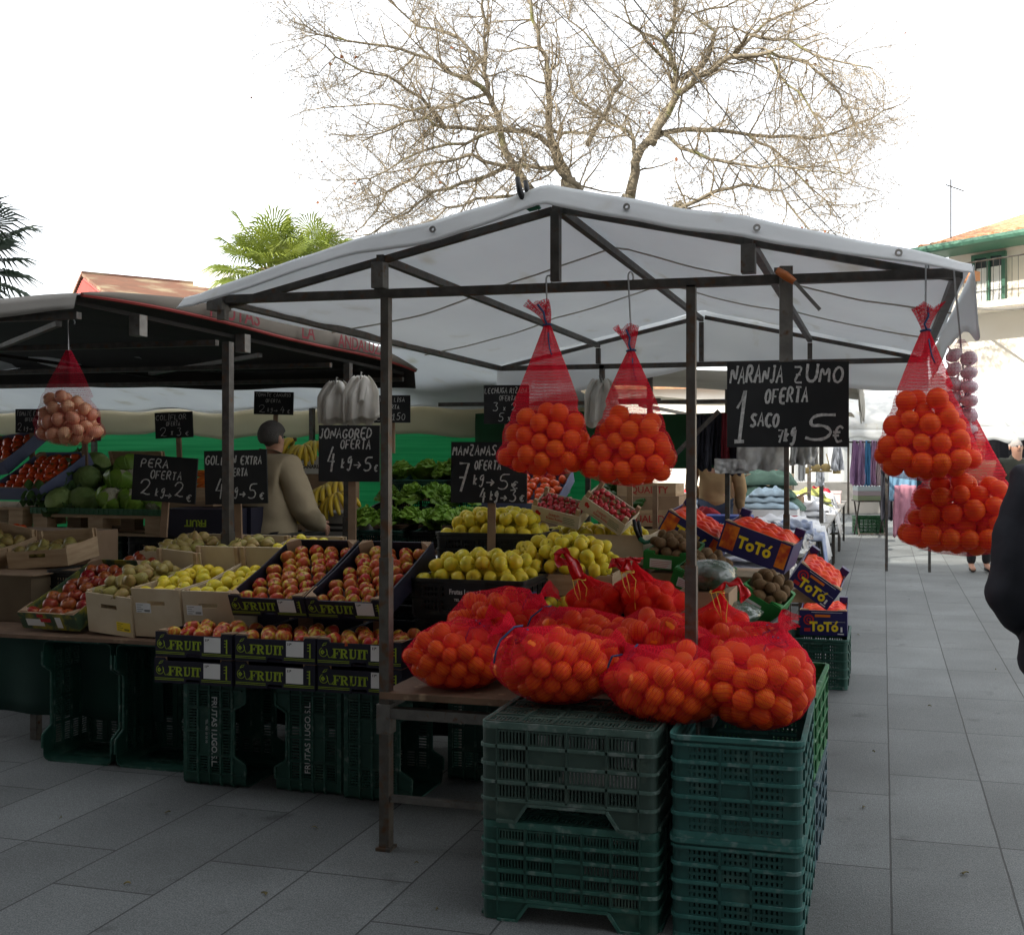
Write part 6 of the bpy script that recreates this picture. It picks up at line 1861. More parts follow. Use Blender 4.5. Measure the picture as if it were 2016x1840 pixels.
for k, (x, y, Y, lab) in enumerate(((1272, 978, 6.75, "wooden crate stamped QUALITY in red, upper of two behind the kiwis"), (1268, 1036, 6.35, "wooden crate stamped QUALITY in red, lower of two behind the kiwis"))):
    p = PY(x, y, Y)
    t = thing("wooden_crate", lab, "crate", p, (0, 0, 0), "wooden crates stamped in red")
    q = MB(); q.bb(-.20, .20, 0, .01, 0, .085); q.bb(-.20, .20, .29, .30, 0, .085); q.bb(-.2, -.19, .0105, .2895, 0, .085); q.bb(.19, .2, .0105, .2895, 0, .085); q.bb(-.19, .19, .0105, .2895, .002, .01); q.build("slat", m_wood, t)
    lettering("QUALITY", .062, t, (.02, -.0012, .045), m_redstamp, .0012)
b = MB(); b.bb(-1.80, -1.30, 6.72, 7.2, .62, 1.26); tag(b.build("support_box", m_kraft), "stacked carton under the upper stamped crate", "box")
b = MB(); b.bb(-1.58, -1.18, 6.24, 6.58, .62, 1.07); tag(b.build("support_box", m_kraft), "carton under the lower stamped crate", "box")
for k, (x, Y, lab) in enumerate(((1240, 5.76, "thin wooden price stake without a board, behind the strawberry boxes"), (1290, 6.2, "thin wooden stake behind the kiwi boxes"))):
    p0_, p1_ = PY(x, 955, Y), PY(x, 1080, Y)
    q = MB(); q.bb(-.016, .016, -.008, .008, p1_.z - p0_.z, 0); o = q.build("stake", m_stake); o.location = p0_; tag(o, lab, "stake", "bare price stakes")
# bananas
m_ban = mat("banana_skin", (.62, .40, .02), (.55, .36, .03), 5, .45, rnd=((.45, .38, .04), .5), wear=((.16, .09, .02), 9, .66, .76))
def banana_bunch(label, p, rz, n=7, s=1.0, tilt=0):
    t = thing("banana_bunch", label, "bananas", p, (R(tilt), 0, R(rz)), "bunches of bananas behind the vendor")
    for k in range(n):
        a = (k - (n - 1) / 2) * .30
        q = MB()
        pts, rd = [], []
        for i in range(9):
            f = i / 8; an = f * 1.5
            x = .02 + .17 * math.sin(an) * s; z = -.17 * (1 - math.cos(an)) * s + .0
            pts.append((x * math.cos(a), x * math.sin(a), z + .01 * (k % 2))); rd.append(.019 * s * (.35 if i == 0 else .55 if i == 8 else .8 + .25 * math.sin(math.pi * f)))
        q.tube(pts, rd, 7)
        q.build("banana", m_ban, t, True)
    q = MB(); q.tube([(0, 0, .02), (.0, 0, -.01)], [.016, .022], 7); q.build("crown", m_stem, t)
for x, y, Y, rz, n, tl, lab in ((580, 866, 8.0, 200, 9, 0, "large banana bunch hanging beside the vendor's shoulder"), (600, 880, 7.95, 260, 8, 0, "banana bunch below the large one, beside the vendor"), (620, 872, 8.1, 300, 7, 0, "banana bunch at the right of the hanging ones"),
                        (645, 962, 7.3, 240, 8, 20, "banana bunch in the carton behind the JONAGORED board"), (665, 975, 7.2, 280, 8, 20, "banana bunch at the front of the carton"), (632, 985, 7.2, 220, 7, 20, "greenish banana bunch at the left of the carton"), (668, 950, 7.4, 250, 7, 10, "banana bunch at the back of the carton")):
    banana_bunch(lab, PY(x, y, Y), rz, n, 1.0, tl)
p = PY(650, 1005, 7.1)
t = thing("carton", "pale banana carton below the bananas", "carton", (p.x, 7.12, 1.0)); q = MB(); q.bb(-.22, .22, 0, .36, -.10, .09); q.build("body", mat("banana_card", (.35, .34, .32), (.28, .27, .26), 5, .8), t); q = MB(); q.bb(-.15, .15, -.001, -.0002, -.05, -.03); q.bb(-.1, .12, -.001, -.0002, -.01, .01); q.build("small_print", m_blackprint, t)
b = MB(); b.bb(p.x - .3, p.x + .3, 7.10, 7.6, 0, .895); tag(b.build("support_box", m_kraft), "tall carton stack under the banana carton", "box")
p = PY(600, 905, 8.0)
t = thing("carton", "white banana carton behind the vendor's shoulder", "carton", (p.x, 8.05, p.z)); q = MB(); q.bb(-.2, .24, 0, .36, -.12, .03); q.build("body", m_white, t); lettering("CANARIAS", .045, t, (.04, -.001, -.06), m_blackprint, .001)
b = MB(); b.bb(p.x - .3, p.x + .3, 8.0, 8.4, 0, p.z - .125); tag(b.build("support_box", m_kraft), "tall carton stack behind the vendor", "box")
# dark printed cartons behind the price boards
for k, (x, y, Y, w_, lab) in enumerate(((385, 1012, 5.9, .50, "dark upturned FRUIT carton behind the PERA board"), (440, 1020, 6.1, .4, "dark carton behind the GOLDEN board"))):
    p = PY(x, y, Y); t = thing("carton", lab, "carton", (p.x, Y, 1.06), (0, 0, R(3)), "dark cartons behind the price boards")
    q = MB(); q.bb(-w_ / 2, w_ / 2, 0, .36, -.06, .12); q.build("body", m_navy, t)
    if k == 0: lettering("FRUIT", .06, t, (0, -.001, .03), m_lime, .002, (R(90), R(180), 0))
b = MB(); b.bb(-4.5, -3.75, 5.95, 6.5, .0, .998); tag(b.build("support_box", m_cr[6]), "black box stack under the dark cartons", "box")
# carrots in a wooden box
m_car = mat("carrot_skin", (.70, .18, .02), (.60, .13, .015), 6, .6)
for k in range(9):
    p = PY(392 + 3 * (k % 3), 930 + 6 * k, 6.3)
    q = MB(); q.tube([(-.08, 0, 0), (.0, 0, .005), (.09, 0, .0)], [.006, .014, .019], 8)
    o = q.build("carrot", m_car, None, True); o.location = p; o.rotation_euler = (0, rgx.uniform(-.5, .2), rgx.uniform(-.4, .4)); tag(o, "carrot showing between the PERA and GOLDEN boards", "carrot", "carrots between the two price boards")
p = PY(395, 968, 6.3); wood_box("small printed wooden box of carrots between the two price boards", (p.x, 6.25, p.z - .06), (0, 0, 0), .3, .24, .09, m=m_wood, slot=False, g="wooden crates on the back counter")
b = MB(); b.bb(p.x - .2, p.x + .2, 6.52, 6.9, 0, p.z - .065) if False else b.bb(p.x - .17, p.x + .17, 6.2, 6.5, 1.0, p.z - .062); tag(b.build("support_box", m_kraft), "carton under the small box of carrots", "box")
# bundles of carrier bags hung on the posts
m_bag = mat("carrier_bag_film", (.82, .80, .75), (.72, .69, .63), 8, .4, trans=.4, bump=.5, bsc=18)
def bag_bundle(label, x, y0, y1, wpx, Y, seed):
    p = PY(x, y0, Y); D = dist(p); W = wpx * D / FPX; H = (y1 - y0) * D / FPX
    t = thing("carrier_bag_bundle", label, "bag bundle", p, (0, 0, R(YAW + 4 * seed)), "bundles of carrier bags hung on posts")
    q = MB()
    for k in range(4):
        yo = -.014 * k - .004; dx = .02 * (k - 1.5)
        def f(u, v):
            s = (u - .5) * 2
            wd = W * .5 * (.22 + .78 * min(1, v * 2.6) ** .7)
            return (s * wd + dx, yo - .016 * math.sin(s * 7 + k * 2 + v * 3) * (1 - .3 * v) - .02 * math.sin(v * 3.1), -H * v * (1 - .04 * k) + .01 * math.sin(s * 5 + k))
        q.sheet(f, 26, 16, .002)
    q.build("bag", m_bag, t, True)
    q = MB()
    q.sheet(lambda u, v: (W * .05 + W * .30 * u + W * .30 * v * (1 if seed % 2 else -.4), -.075 - .012 * math.sin(u * 5), -H * .06 - H * .5 * v + .02 * math.sin(u * 4)), 10, 12, .004)
    q.build("folded_bag", m_bag, t, True)
    q = MB(); q.tube([(0, .02, .03), (0, -.03, .03), (0, -.06, -.02)], .005, 6); q.build("hook", m_steel, t)
bag_bundle("bundle of white carrier bags on the left of the dark awning's rear post", 664, 752, 836, 56, 6.50, 1)
bag_bundle("bundle of white carrier bags on the right of the dark awning's rear post", 712, 742, 836, 54, 6.50, 2)
bag_bundle("grey bundle of carrier bags hooked on the white stall's rear left post", 1181, 748, 840, 48, 6.88, 3)

# ------------------------------------------------------------------ people
m_skin = mat("skin", (.50, .28, .19), (.44, .23, .16), 6, .5)
def skin_mesh(name, verts, edges, radii, m, sub=1, root=0):
    bm = bmesh.new()
    ly = bm.verts.layers.skin.verify()
    vs = [bm.verts.new(v) for v in verts]
    for v, r_ in zip(vs, radii):
        v[ly].radius = (r_, r_) if not hasattr(r_, '__len__') else r_
    vs[root][ly].use_root = True
    for a, b_ in edges: bm.edges.new((vs[a], vs[b_]))
    me = bpy.data.meshes.new(name); bm.to_mesh(me); bm.free()
    o = bpy.data.objects.new(name, me); col.objects.link(o)
    md = o.modifiers.new("skin", 'SKIN'); md.use_smooth_shade = True
    sb = o.modifiers.new("sub", 'SUBSURF'); sb.levels = sb.render_levels = sub
    dg = bpy.context.evaluated_depsgraph_get()
    out = bpy.data.meshes.new_from_object(o.evaluated_get(dg))
    bpy.data.objects.remove(o)
    out.name = name
    out.materials.clear(); out.materials.append(m)
    out.polygons.foreach_set("use_smooth", [True] * len(out.polygons))
    return out
def chains(*cs):
    V_, E, Rr, idx = [], [], [], {}
    for c in cs:
        prev = None
        for p, r_ in c:
            key = tuple(round(q, 4) for q in p)
            if key not in idx: idx[key] = len(V_); V_.append(p); Rr.append(r_)
            i = idx[key]
            if prev is not None and prev != i: E.append((prev, i))
            prev = i
    return V_, E, Rr
def person(label, loc, rz, s, P, jacket, trousers, hair, hairlen=1.0, bald=False, bulk=1.0, coat=0.0, lean=(0, 0), jname="jacket"):
    """P: joint dictionary overrides; figure faces -y before rotation, 1.75 m tall"""
    t = thing("person", label, "person", loc, (0, 0, R(rz)))
    lx, ly_ = lean
    J = dict(pel=(0, 0, .95), spi=(lx * .3, ly_ * .3, 1.14), che=(lx * .7, ly_ * .7, 1.33), nec=(lx, ly_, 1.50), chi=(lx, ly_ - .045, 1.555), hed=(lx, ly_ - .015, 1.635), cro=(lx, ly_ + .01, 1.70),
             sl=(.185 + lx * .9, ly_ * .9, 1.42), sr=(-.185 + lx * .9, ly_ * .9, 1.42), el=(.25, .02, 1.13), er=(-.25, .02, 1.13), wl=(.25, -.08, .89), wr=(-.25, -.08, .89),
             hl=(.09, 0, .90), hr=(-.09, 0, .90), kl=(.10, -.02, .50), kr=(-.10, -.02, .50), al=(.10, .03, .09), ar=(-.10, .03, .09), tl=(.11, -.13, .035), tr_=(-.11, -.13, .035))
    J.update(P)
    v = lambda a, b_, f: tuple(J[a][i] + (J[b_][i] - J[a][i]) * f for i in range(3))
    cs = [[(J['pel'], .12), (J['spi'], .115), (J['che'], .13), (J['nec'], .055), (J['chi'], .062), (J['hed'], .082), (J['cro'], .068)]]
    for a, e, w_ in (('sl', 'el', 'wl'), ('sr', 'er', 'wr')):
        hd = Vector(J[w_]) - Vector(J[e]); hd.normalize()
        k = Vector(J[w_]) + hd * .055
        side = Vector((0, -1, 0)) if abs(hd.y) < .8 else Vector((0, 0, -1))
        sd = (side - hd * side.dot(hd)).normalized()
        inw = hd.cross(sd)
        cs.append([(J['che'], .13), (J[a], .062), (J[e], .045), (J[w_], .030), (tuple(k), .034)])
        for i, (off, ln) in enumerate(((-.030, .070), (-.010, .080), (.010, .076), (.030, .060))):
            b0 = k + hd * .028 + sd * off
            cs.append([(tuple(k), .034), (tuple(b0), .0105), (tuple(b0 + hd * ln * .55 + inw * .006), .0090), (tuple(b0 + hd * ln * .9 + inw * .022), .0078)])
        th0 = Vector(J[w_]) + hd * .03 + sd * -.030
        cs.append([(J[w_], .030), (tuple(th0), .012), (tuple(th0 + hd * .03 + sd * -.022), .0105), (tuple(th0 + hd * .06 + sd * -.026), .009)])
    for h_, k_, a, q_ in (('hl', 'kl', 'al', 'tl'), ('hr', 'kr', 'ar', 'tr_')):
        cs.append([(J['pel'], .12), (J[h_], .088), (J[k_], .058), (J[a], .040), (J[q_], .035)])
    V_, E, Rr = chains(*cs)
    bo = obj("body", skin_mesh("body", V_, E, Rr, m_skin, 2), t)
    hd_ = Vector(J['hed'])
    # face and ears set on the head
    f = MB(); f.lathe([(0, .03), (.012, .012), (.017, -.012), (.0, -.02)], 8)
    for k in range(len(f.v)): a = Vector(f.v[k]); f.v[k] = tuple(a * 1.1 + hd_ + Vector((0, -.083, -.012)))
    f.build("nose", m_skin, t, True)
    for sx in (-1, 1): f = MB(); f.sphere(hd_ + Vector((sx * .082, .01, -.012)), .030, 8, 6, 0, (.35, .6, 1)); f.build("ear", m_skin, t, True)
    ey_ = MB()
    for sx in (-1, 1): ey_.sphere(hd_ + Vector((sx * .030, -.078, .008)), .009, 8, 6, 0, (1.3, .6, .7))
    ey_.bb(hd_.x - .024, hd_.x + .024, hd_.y - .083, hd_.y - .075, hd_.z - .052, hd_.z - .046)
    ey_.build("eyes_and_mouth", mat("dark_brown", (.05, .025, .02), None, rough=.4), t)
    hm = MB()
    def hf(d):
        n_ = .90 + .17 * max(0, d.z + (.55 if d.y > -.1 else -.15) * hairlen) ** .3 if (d.z > (-.55 * hairlen if d.y > .0 else .25)) and not (bald and d.z > .25) else .80
        return n_ + .015 * noise.noise(d * 9)
    hm.sphere(hd_ + Vector((0, .004, .012)), .092, 26, 18, 0, (.98, 1.08, 1.12), hf)
    hm.build("hair", mat("hair_" + str(hair), hair, None, rough=.85, bump=.6, bsc=120), t, True)
    bk = bulk
    hem = .84 - coat
    cs = [[((0, 0, hem), (.170 * bk)), ((J['pel'][0], J['pel'][1], .98), .160 * bk), (J['spi'], .150 * bk), (J['che'], .158 * bk), ((lx, ly_ + .005, 1.475), .078 * bk), ((lx, ly_ - .01, 1.545), .064 * bk)]]
    for a, e, w_ in (('sl', 'el', 'wl'), ('sr', 'er', 'wr')):
        cs.append([(J['che'], .158 * bk), (J[a], .088 * bk), (v(a, e, .55), .078 * bk), (J[e], .070 * bk), (v(e, w_, .6), .060 * bk), (v(e, w_, 1.0), .052 * bk)])
    V_, E, Rr = chains(*cs)
    Rr = [(r_ * 1.12, r_ * .80) if r_ > .12 * bk else r_ for r_ in Rr]
    jm = skin_mesh(jname, V_, E, Rr, jacket, 3)
    for vv in jm.vertices:                          # creases of the cloth, strongest at elbows and waist
        c_ = vv.co; k_ = noise.noise(Vector((c_.x * 5, c_.y * 5, c_.z * 11 + s * 7))) * .014 + abs(noise.noise(Vector((c_.x * 9 + 3, c_.y * 9, c_.z * 17)))) * .012 - .004
        vv.co = c_ + vv.normal * k_
    obj(jname, jm, t)
    for h_, k_, a in (('hl', 'kl', 'al'), ('hr', 'kr', 'ar')):
        pass
    cs = [[(J['pel'], .135)] + [(J['hl'], .105), (J['kl'], .076), (J['al'], .062)], [(J['pel'], .135), (J['hr'], .105), (J['kr'], .076), (J['ar'], .062)]]
    V_, E, Rr = chains(*cs)
    obj("trousers", skin_mesh("trousers", V_, E, Rr, trousers, 2), t)
    for a, q_ in (('al', 'tl'), ('ar', 'tr_')):
        x0 = Vector(J[a]); x1 = Vector(J[q_])
        V_, E, Rr = chains([((x0.x, x0.y + .03, .045), .042), ((x0.x, x0.y - .05, .045), .043), ((x1.x, x1.y, .040), .038)])
        obj("shoe", skin_mesh("shoe", V_, E, Rr, m_black, 1), t)
    t.scale = (s, s, s)
    return t
m_tan = mat("tan_jacket", (.36, .29, .185), (.30, .24, .15), 3, .85, bump=.7, bsc=9)
m_navycoat = mat("navy_coat", (.008, .009, .016), (.012, .013, .02), 5, .8, bump=.9, bsc=7)
m_olive = mat("olive_jacket", (.040, .042, .030), (.03, .032, .022), 4, .85, bump=.5, bsc=10)
m_jeans = mat("jeans", (.045, .060, .095), (.03, .042, .07), 6, .85)
m_dktr = mat("dark_trousers", (.025, .025, .028), None, rough=.85)
vp = PD(527, 1000, 7.2)
vd = person("market vendor seen from behind in a tan jacket, short grey hair, bending to the left", (vp.x, vp.y, 0), 165, 1.01, dict(el=(.24, -.10, 1.12), wl=(.22, -.30, 1.0), er=(-.27, -.08, 1.12), wr=(-.20, -.30, 1.02)), m_tan, m_dktr, (.085, .078, .07), 1.0, False, 1.32, .08, (.10, -.12))
pr = MB()
for (x0, x1, z) in ((-.10, .10, 1.43),): pass
rg = random.Random(2)
for k in range(9): pr.bb(-.075 + k * .017, -.065 + k * .017, .135, .1372, 1.405, 1.413)
for k in range(7): pr.box((-.03 + .01 * k, .1365, 1.35 + .014 * math.sin(k * 1.4)), (.012, .0022, .014), Matrix.Rotation(k, 3, 'Y'))
for k in range(2): pr.bb(-.035, .04, .1356, .1372, 1.30 - .022 * k, 1.306 - .022 * k)
po = pr.build("back_print", mat("pale_print", (.55, .52, .45), None, rough=.8), vd)
po.location = (.075, -.045 + .03, 0)
cp = PD(2150, 1000, 3.0)
person("person in a dark navy coat seen from behind at the right frame edge", (cp.x, cp.y, 0), 186, 1.0, dict(sl=(.17, 0, 1.43), el=(.235, .03, 1.115), wl=(.10, -.17, 1.02), er=(-.25, .02, 1.13), wr=(-.18, -.18, .99)), m_navycoat, m_dktr, (.05, .045, .04), 1, False, 1.22, .0, (0, 0), "coat")
f1 = PD(1928, 900, 13.5)
person("far shopper in a brown jacket holding both hands up at the chest", (f1.x, f1.y, 0), 12, .97, dict(el=(.26, -.02, 1.14), wl=(.06, -.22, 1.22), er=(-.26, -.02, 1.14), wr=(-.05, -.22, 1.20)), mat("brown_jacket", (.14, .115, .075), (.11, .09, .06), 4, .85), m_dktr, (.16, .11, .06), 1.0)
f2 = PD(2000, 900, 13.0)
person("far bald shopper in an olive jacket over a grey jumper", (f2.x, f2.y, 0), 18, .99, {}, m_olive, m_dktr, (.35, .32, .30), .6, True, 1.08)
f3 = PD(1408, 1000, 11.0)
person("trader in a tan jacket and jeans behind the clothes, head hidden by hanging garments", (f3.x, f3.y, 0), 190, 1.06, dict(el=(.25, -.06, 1.12), wl=(.15, -.22, 1.0)), mat("camel_jacket", (.36, .23, .11), (.30, .19, .09), 4, .85, bump=.4, bsc=10), m_jeans, (.04, .03, .025), 1)

m_scrap = mat("leaf_scrap", (.16, .13, .05), (.08, .07, .04), 20, .9)
for k, (x, y) in enumerate(((1960, 1318), (1830, 1390), (1700, 1590), (1900, 1720), (620, 1630), (330, 1600), (250, 1740), (520, 1760), (820, 1700), (860, 1790), (120, 1610), (1690, 1250), (1790, 1180), (1720, 1480))):
    p = PZ(x, y, .003); s_ = rgx.uniform(.007, .020)
    q = MB(); q.sheet(lambda u, v: ((u - .5) * s_ * 2, (v - .5) * s_ * (1.2 - u), .004 + .005 * math.sin(u * 3) + .003 * math.sin(v * 4)), 5, 4, .001)
    o = q.build("leaf_scrap", m_scrap, None, True); o.location = p; o.rotation_euler = (0, 0, rgx.uniform(0, 6)); tag(o, "tiny dry leaf scrap lying on the grey paving", "leaf scrap", "dry leaf scraps on the paving")
# ------------------------------------------------------------------ clothes stall along the aisle
m_cl = {}
def cloth(name, c, c2=None, tr=.15):
    return mat("cloth_" + name, c, c2 or tuple(v * .8 for v in c), 9, .85, trans=tr, bump=.5, bsc=14)
m_plastic = mat("clear_wrap", (.66, .67, .67), (.34, .35, .37), 5, .15, spec=.9, bump=.9, bsc=18, ramp=(.35, .6), trans=.2)
def pile(label, name, cx, cy, zc, w_, d_, h_, m, seed, cat="clothes", group=None, layers=3, drape=0.0):
    """a heap of folded cloth: a few crumpled layers"""
    mb = MB()
    for k in range(layers):
        zz = zc + h_ * k / layers
        ox, oy = .06 * w_ * math.sin(seed + 2 * k), .06 * d_ * math.cos(seed * 2 + k)
        fk = 1 - .16 * k
        def f(u, v):
            s, t_ = (u - .5) * 2, (v - .5) * 2
            e = max(0, 1 - max(abs(s), abs(t_)) ** 4)
            x = cx + ox + s * w_ / 2 * fk * (1 + .07 * ns(t_ * 2, seed, 1.5, k)); y = cy + oy + t_ * d_ / 2 * fk * (1 + .07 * ns(s * 2, seed + 5, 1.5, k))
            z = zz + (h_ / layers) * (.15 + 1.1 * e) * (1 + .45 * ns(s * 2.2 + seed, t_ * 2.2, 1.3, k)) + .016 * math.sin(s * 11 + t_ * 4 + seed) * e
            if drape and s > .82: z -= drape * (s - .82) / .18
            return (x, y, max(z, zc + .003 + .004 * k - (drape * (s - .82) / .18 if drape and s > .82 else 0)))
        mb.sheet(f, 22, 22, .006)
    return tag(mb.build(name, m, None, True), label, cat, group)
TZ = .70
def table(label, x0, x1, y0, y1):
    t = thing("market_table", label, "table", ((x0 + x1) / 2, (y0 + y1) / 2, 0), group="folding tables of the clothes stall")
    w_, d_ = (x1 - x0) / 2, (y1 - y0) / 2
    q = MB(); q.bb(-w_, w_, -d_, d_, TZ - .025, TZ); q.build("table_top", mat("grey_table_top", (.30, .29, .27), None, rough=.7), t)
    for sx in (-1, 1):
        for sy in (-1, 1):
            q = MB(); q.bb(sx * (w_ - .05) - .018, sx * (w_ - .05) + .018, sy * (d_ - .08) - .018, sy * (d_ - .08) + .018, 0, TZ - .026); q.build("leg", m_dsteel, t)
    q = MB()
    for sy in (-1, 1): q.bb(-w_ + .07, w_ - .07, sy * (d_ - .08) - .010, sy * (d_ - .08) + .010, .26, .28)
    q.build("cross_bar", m_dsteel, t)
ys = (8.75, 10.75, 12.75, 14.75, 16.75)
table("small table of wrapped garments right behind the fruit stall", -2.0, -.70, 7.46, 8.70)
for k, y in enumerate(ys): table("folding table of the clothes stall, %s from the fruit stall" % ("first", "second", "third", "fourth", "fifth")[k], -3.3, -.62, y + (.42 if k == 1 else 0), y + 1.94)
gC = "garments spread on the clothes tables"
m_plastic2 = mat("wrapped_pale", (.66, .68, .70), (.22, .23, .30), 6, .2, spec=.8, bump=.8, bsc=16, ramp=(.36, .62), trans=.15, stretch=(1, 3, 1))
for k, (x, y, w_, d_, h_, mm, lb) in enumerate(((-1.30, 7.78, 1.15, .55, .20, m_plastic2, "crumpled clear bags of dark trousers on the table nearest the fruit stall"), (-1.05, 8.10, .70, .60, .22, m_plastic, "greyish wrapped garments at the aisle side of the nearest table"),
        (-1.55, 8.25, .85, .6, .30, m_plastic2, "tall heap of clear wrapped garments on the nearest table"), (-.95, 8.42, .55, .5, .26, cloth("offwhite", (.74, .74, .72)), "off white garments folded at the nearest table's far corner"))):
    pile(lb, "wrapped_garments", x, y, TZ + .001, w_, d_, h_, mm, 101 + k, group=gC, layers=4, drape=.10 if k in (1, 3) else 0)
pile("clear plastic wrapped garments at the near end of the clothes table", "wrapped_garments", -1.35, 9.1, TZ, 1.30, .62, .16, m_plastic, 1, group=gC)
pile("grey plastic wrapped garments spilling over the near table's corner", "wrapped_garments", -.92, 9.3, TZ, .75, .8, .12, m_plastic, 4, group=gC, drape=.22)
pile("wrapped dark garments behind the near plastic ones", "wrapped_garments", -1.15, 9.55, TZ, 1.1, .4, .18, mat("wrapped_navy", (.05, .05, .09), (.35, .36, .38), 6, .2, spec=.8, ramp=(.4, .65), bump=.6, bsc=16), 6, group=gC)
pile("blue checked shirts hanging over the first table's edge", "shirts", -.82, 10.35, TZ, .55, .5, .16, cloth("gingham", (.24, .30, .48), (.50, .54, .62)), 8, group=gC, drape=.40)
pile("pale blue folded shirts left of the checked ones", "shirts", -1.35, 10.40, TZ, .7, .4, .13, cloth("sky", (.40, .52, .62)), 9, group=gC)
for k in range(4):
    p = PY(1396 + 23 * k, 1030, 9.95)
    t = thing("shoe_box", "blue cardboard box in a row of four, %s" % ("leftmost", "second from left", "third from left", "rightmost")[k], "box", (p.x, 9.95, TZ + .003), group="blue boxes on the clothes table")
    q = MB(); q.bb(-.056, .056, 0, .28, 0, .20); q.build("body", mat("blue_box", (.035, .07, .30), None, rough=.5), t)
    q = MB(); q.bb(-.058, .058, -.003, .283, .201, .235); q.build("lid", mat("blue_lid", (.045, .085, .34), None, rough=.5), t)
    q = MB(); q.bb(-.03, .03, -.0012, -.0003, .08, .088); q.bb(-.004, .004, -.0012, -.0003, .1, .17); q.build("white_print", m_white, t)
pile("dark red garment folded behind the blue boxes", "garment", -2.25, 10.45, TZ, .7, .3, .28, cloth("wine", (.22, .02, .035)), 11, group=gC)
pile("light denim folded beside the dark red garment", "garment", -2.75, 10.4, TZ, .6, .4, .24, cloth("denim", (.12, .20, .32)), 12, group=gC)
pile("red garment lying right of the blue boxes", "garment", -1.75, 10.50, TZ + .01, .6, .3, .24, cloth("red", (.38, .02, .03)), 13, group=gC)
t = thing("carton", "white carton with red corners and red lettering full of pale blue cloth", "carton", PY(1508, 1032, 11.4)); t.location.z = TZ + .002
q = MB(); q.bb(-.34, .34, 0, .4, 0, .22); q.build("body", m_white, t)
q = MB(); q.bb(-.345, -.22, -.002, -.0003, .0, .1); q.build("red_corner", m_redprint, t); q = MB(); q.bb(.22, .345, -.002, -.0003, 0, .16); q.build("red_corner", m_redprint, t)
lettering("CORPAPSE", .075, t, (.0, -.002, .115), m_redprint, .002); lettering("POWER", .06, t, (.0, -.002, .045), mat("blue_print", (.03, .06, .22), None, rough=.7), .002)
xx = t.location.x
pile("pale blue cloth heaped in the white carton with red corners", "cloth", xx, 11.6, TZ + .225, .62, .38, .20, cloth("ice", (.45, .58, .66)), 15, group=gC)
pile("grey green cloth heaped above the white carton", "cloth", xx - .10, 11.95, TZ + .18, 1.0, .5, .42, cloth("sage", (.15, .25, .19)), 16, group=gC)
for k, (x, y, Y, w_, h_, lab) in enumerate(((1460, 985, 12.3, .34, .5, "brown open carton behind the green cloth"), (1425, 1010, 11.2, .3, .55, "brown carton beside the trader's jeans"), (1548, 975, 12.9, .3, .3, "brown carton tipped at the right of the green cloth"))):
    p = PY(x, y, Y); t = thing("carton", lab, "carton", (p.x, Y, TZ + .003), (0, 0, R(8 - 9 * k)), "brown cartons on the clothes table"); q = MB(); q.bb(-w_ / 2, w_ / 2, 0, .3, 0, h_); q.build("body", m_kraft, t); q = MB(); q.beam((-w_ / 2, 0, h_), (-w_ / 2 - .12, -.02, h_ - .05), .3, .006); q.beam((w_ / 2, 0, h_), (w_ / 2 + .12, 0, h_ + .06), .3, .006); q.build("flap", m_kraft, t)
p = PY(1495, 948, 12.6); t = thing("carton", "shallow printed fruit carton of bright cloth on top of the heap", "carton", (p.x, 12.6, p.z - .05)); q = MB(); q.bb(-.38, .38, 0, .4, 0, .14); q.build("body", m_wood2, t); lettering("IMBANO", .11, t, (-.02, -.002, .07), mat("dark_print", (.07, .06, .05), None, rough=.8), .002, (R(90), R(180), 0))
b = MB(); b.bb(p.x - .35, p.x + .35, 12.58, 13.0, TZ + .003, p.z - .055); tag(b.build("support_box", m_kraft), "big carton carrying the shallow printed carton", "box")
pile("bright coloured cloth in the shallow printed carton", "cloth", p.x, 12.8, p.z + .092, .68, .34, .09, cloth("yellow", (.60, .42, .06), (.55, .10, .12)), 18, group=gC)
wh = cloth("white", (.80, .81, .82), (.74, .75, .78), .25)
for k in range(10):
    y = 11.45 + k * .54
    pile("white folded garments, %s heap along the aisle edge" % ("first", "second", "third", "fourth", "fifth", "sixth", "seventh", "eighth", "ninth", "tenth")[k], "white_garments", -1.02 - .10 * (k % 3), y, TZ + .001, .85, .62, .15 + .05 * (k % 2), wh, 20 + k, group="white garments along the aisle edge", drape=.30 if k % 2 == 0 else .16)
    if k < 9: pile("white folded garments in the inner row, %s heap" % ("first", "second", "third", "fourth", "fifth", "sixth", "seventh", "eighth", "ninth")[k], "white_garments", -1.85 + .07 * (k % 3), y + .15, TZ + .001, .8, .58, .17, wh, 40 + k, group="white garments in the inner row")
cs = (((.45, .02, .03), "red"), ((.62, .22, .03), "orange"), ((.10, .26, .26), "teal"), ((.38, .40, .12), "olive yellow"), ((.50, .42, .30), "beige"), ((.42, .20, .26), "mauve"), ((.22, .25, .30), "slate"), ((.55, .03, .05), "scarlet"))
for k in range(8):
    pile("%s garment folded at the far end of the clothes tables" % cs[k][1], "garment", -2.9 + (k % 4) * .62, 16.2 + .65 * (k // 4), TZ + .002, .62, .55, .26, cloth("far%d" % k, cs[k][0]), 60 + k, group=gC)
for k, (x, c_, nm) in enumerate(((-2.7, (.45, .45, .18), "olive"), (-2.2, (.5, .38, .36), "pink"), (-1.5, (.46, .48, .2), "pale green"), (-.95, (.52, .42, .42), "rose"))):
    q = MB(); q.bb(x - .26, x + .26, 17.75, 18.15, TZ + .002, TZ + .16); q.bb(x - .27, x + .27, 17.74, 18.16, TZ + .1605, TZ + .19)
    tag(q.build("garment_box", mat("pbox%d" % k, c_, None, rough=.7)), "flat %s box stacked at the end of the clothes tables" % nm, "box", "boxes at the end of the clothes tables")
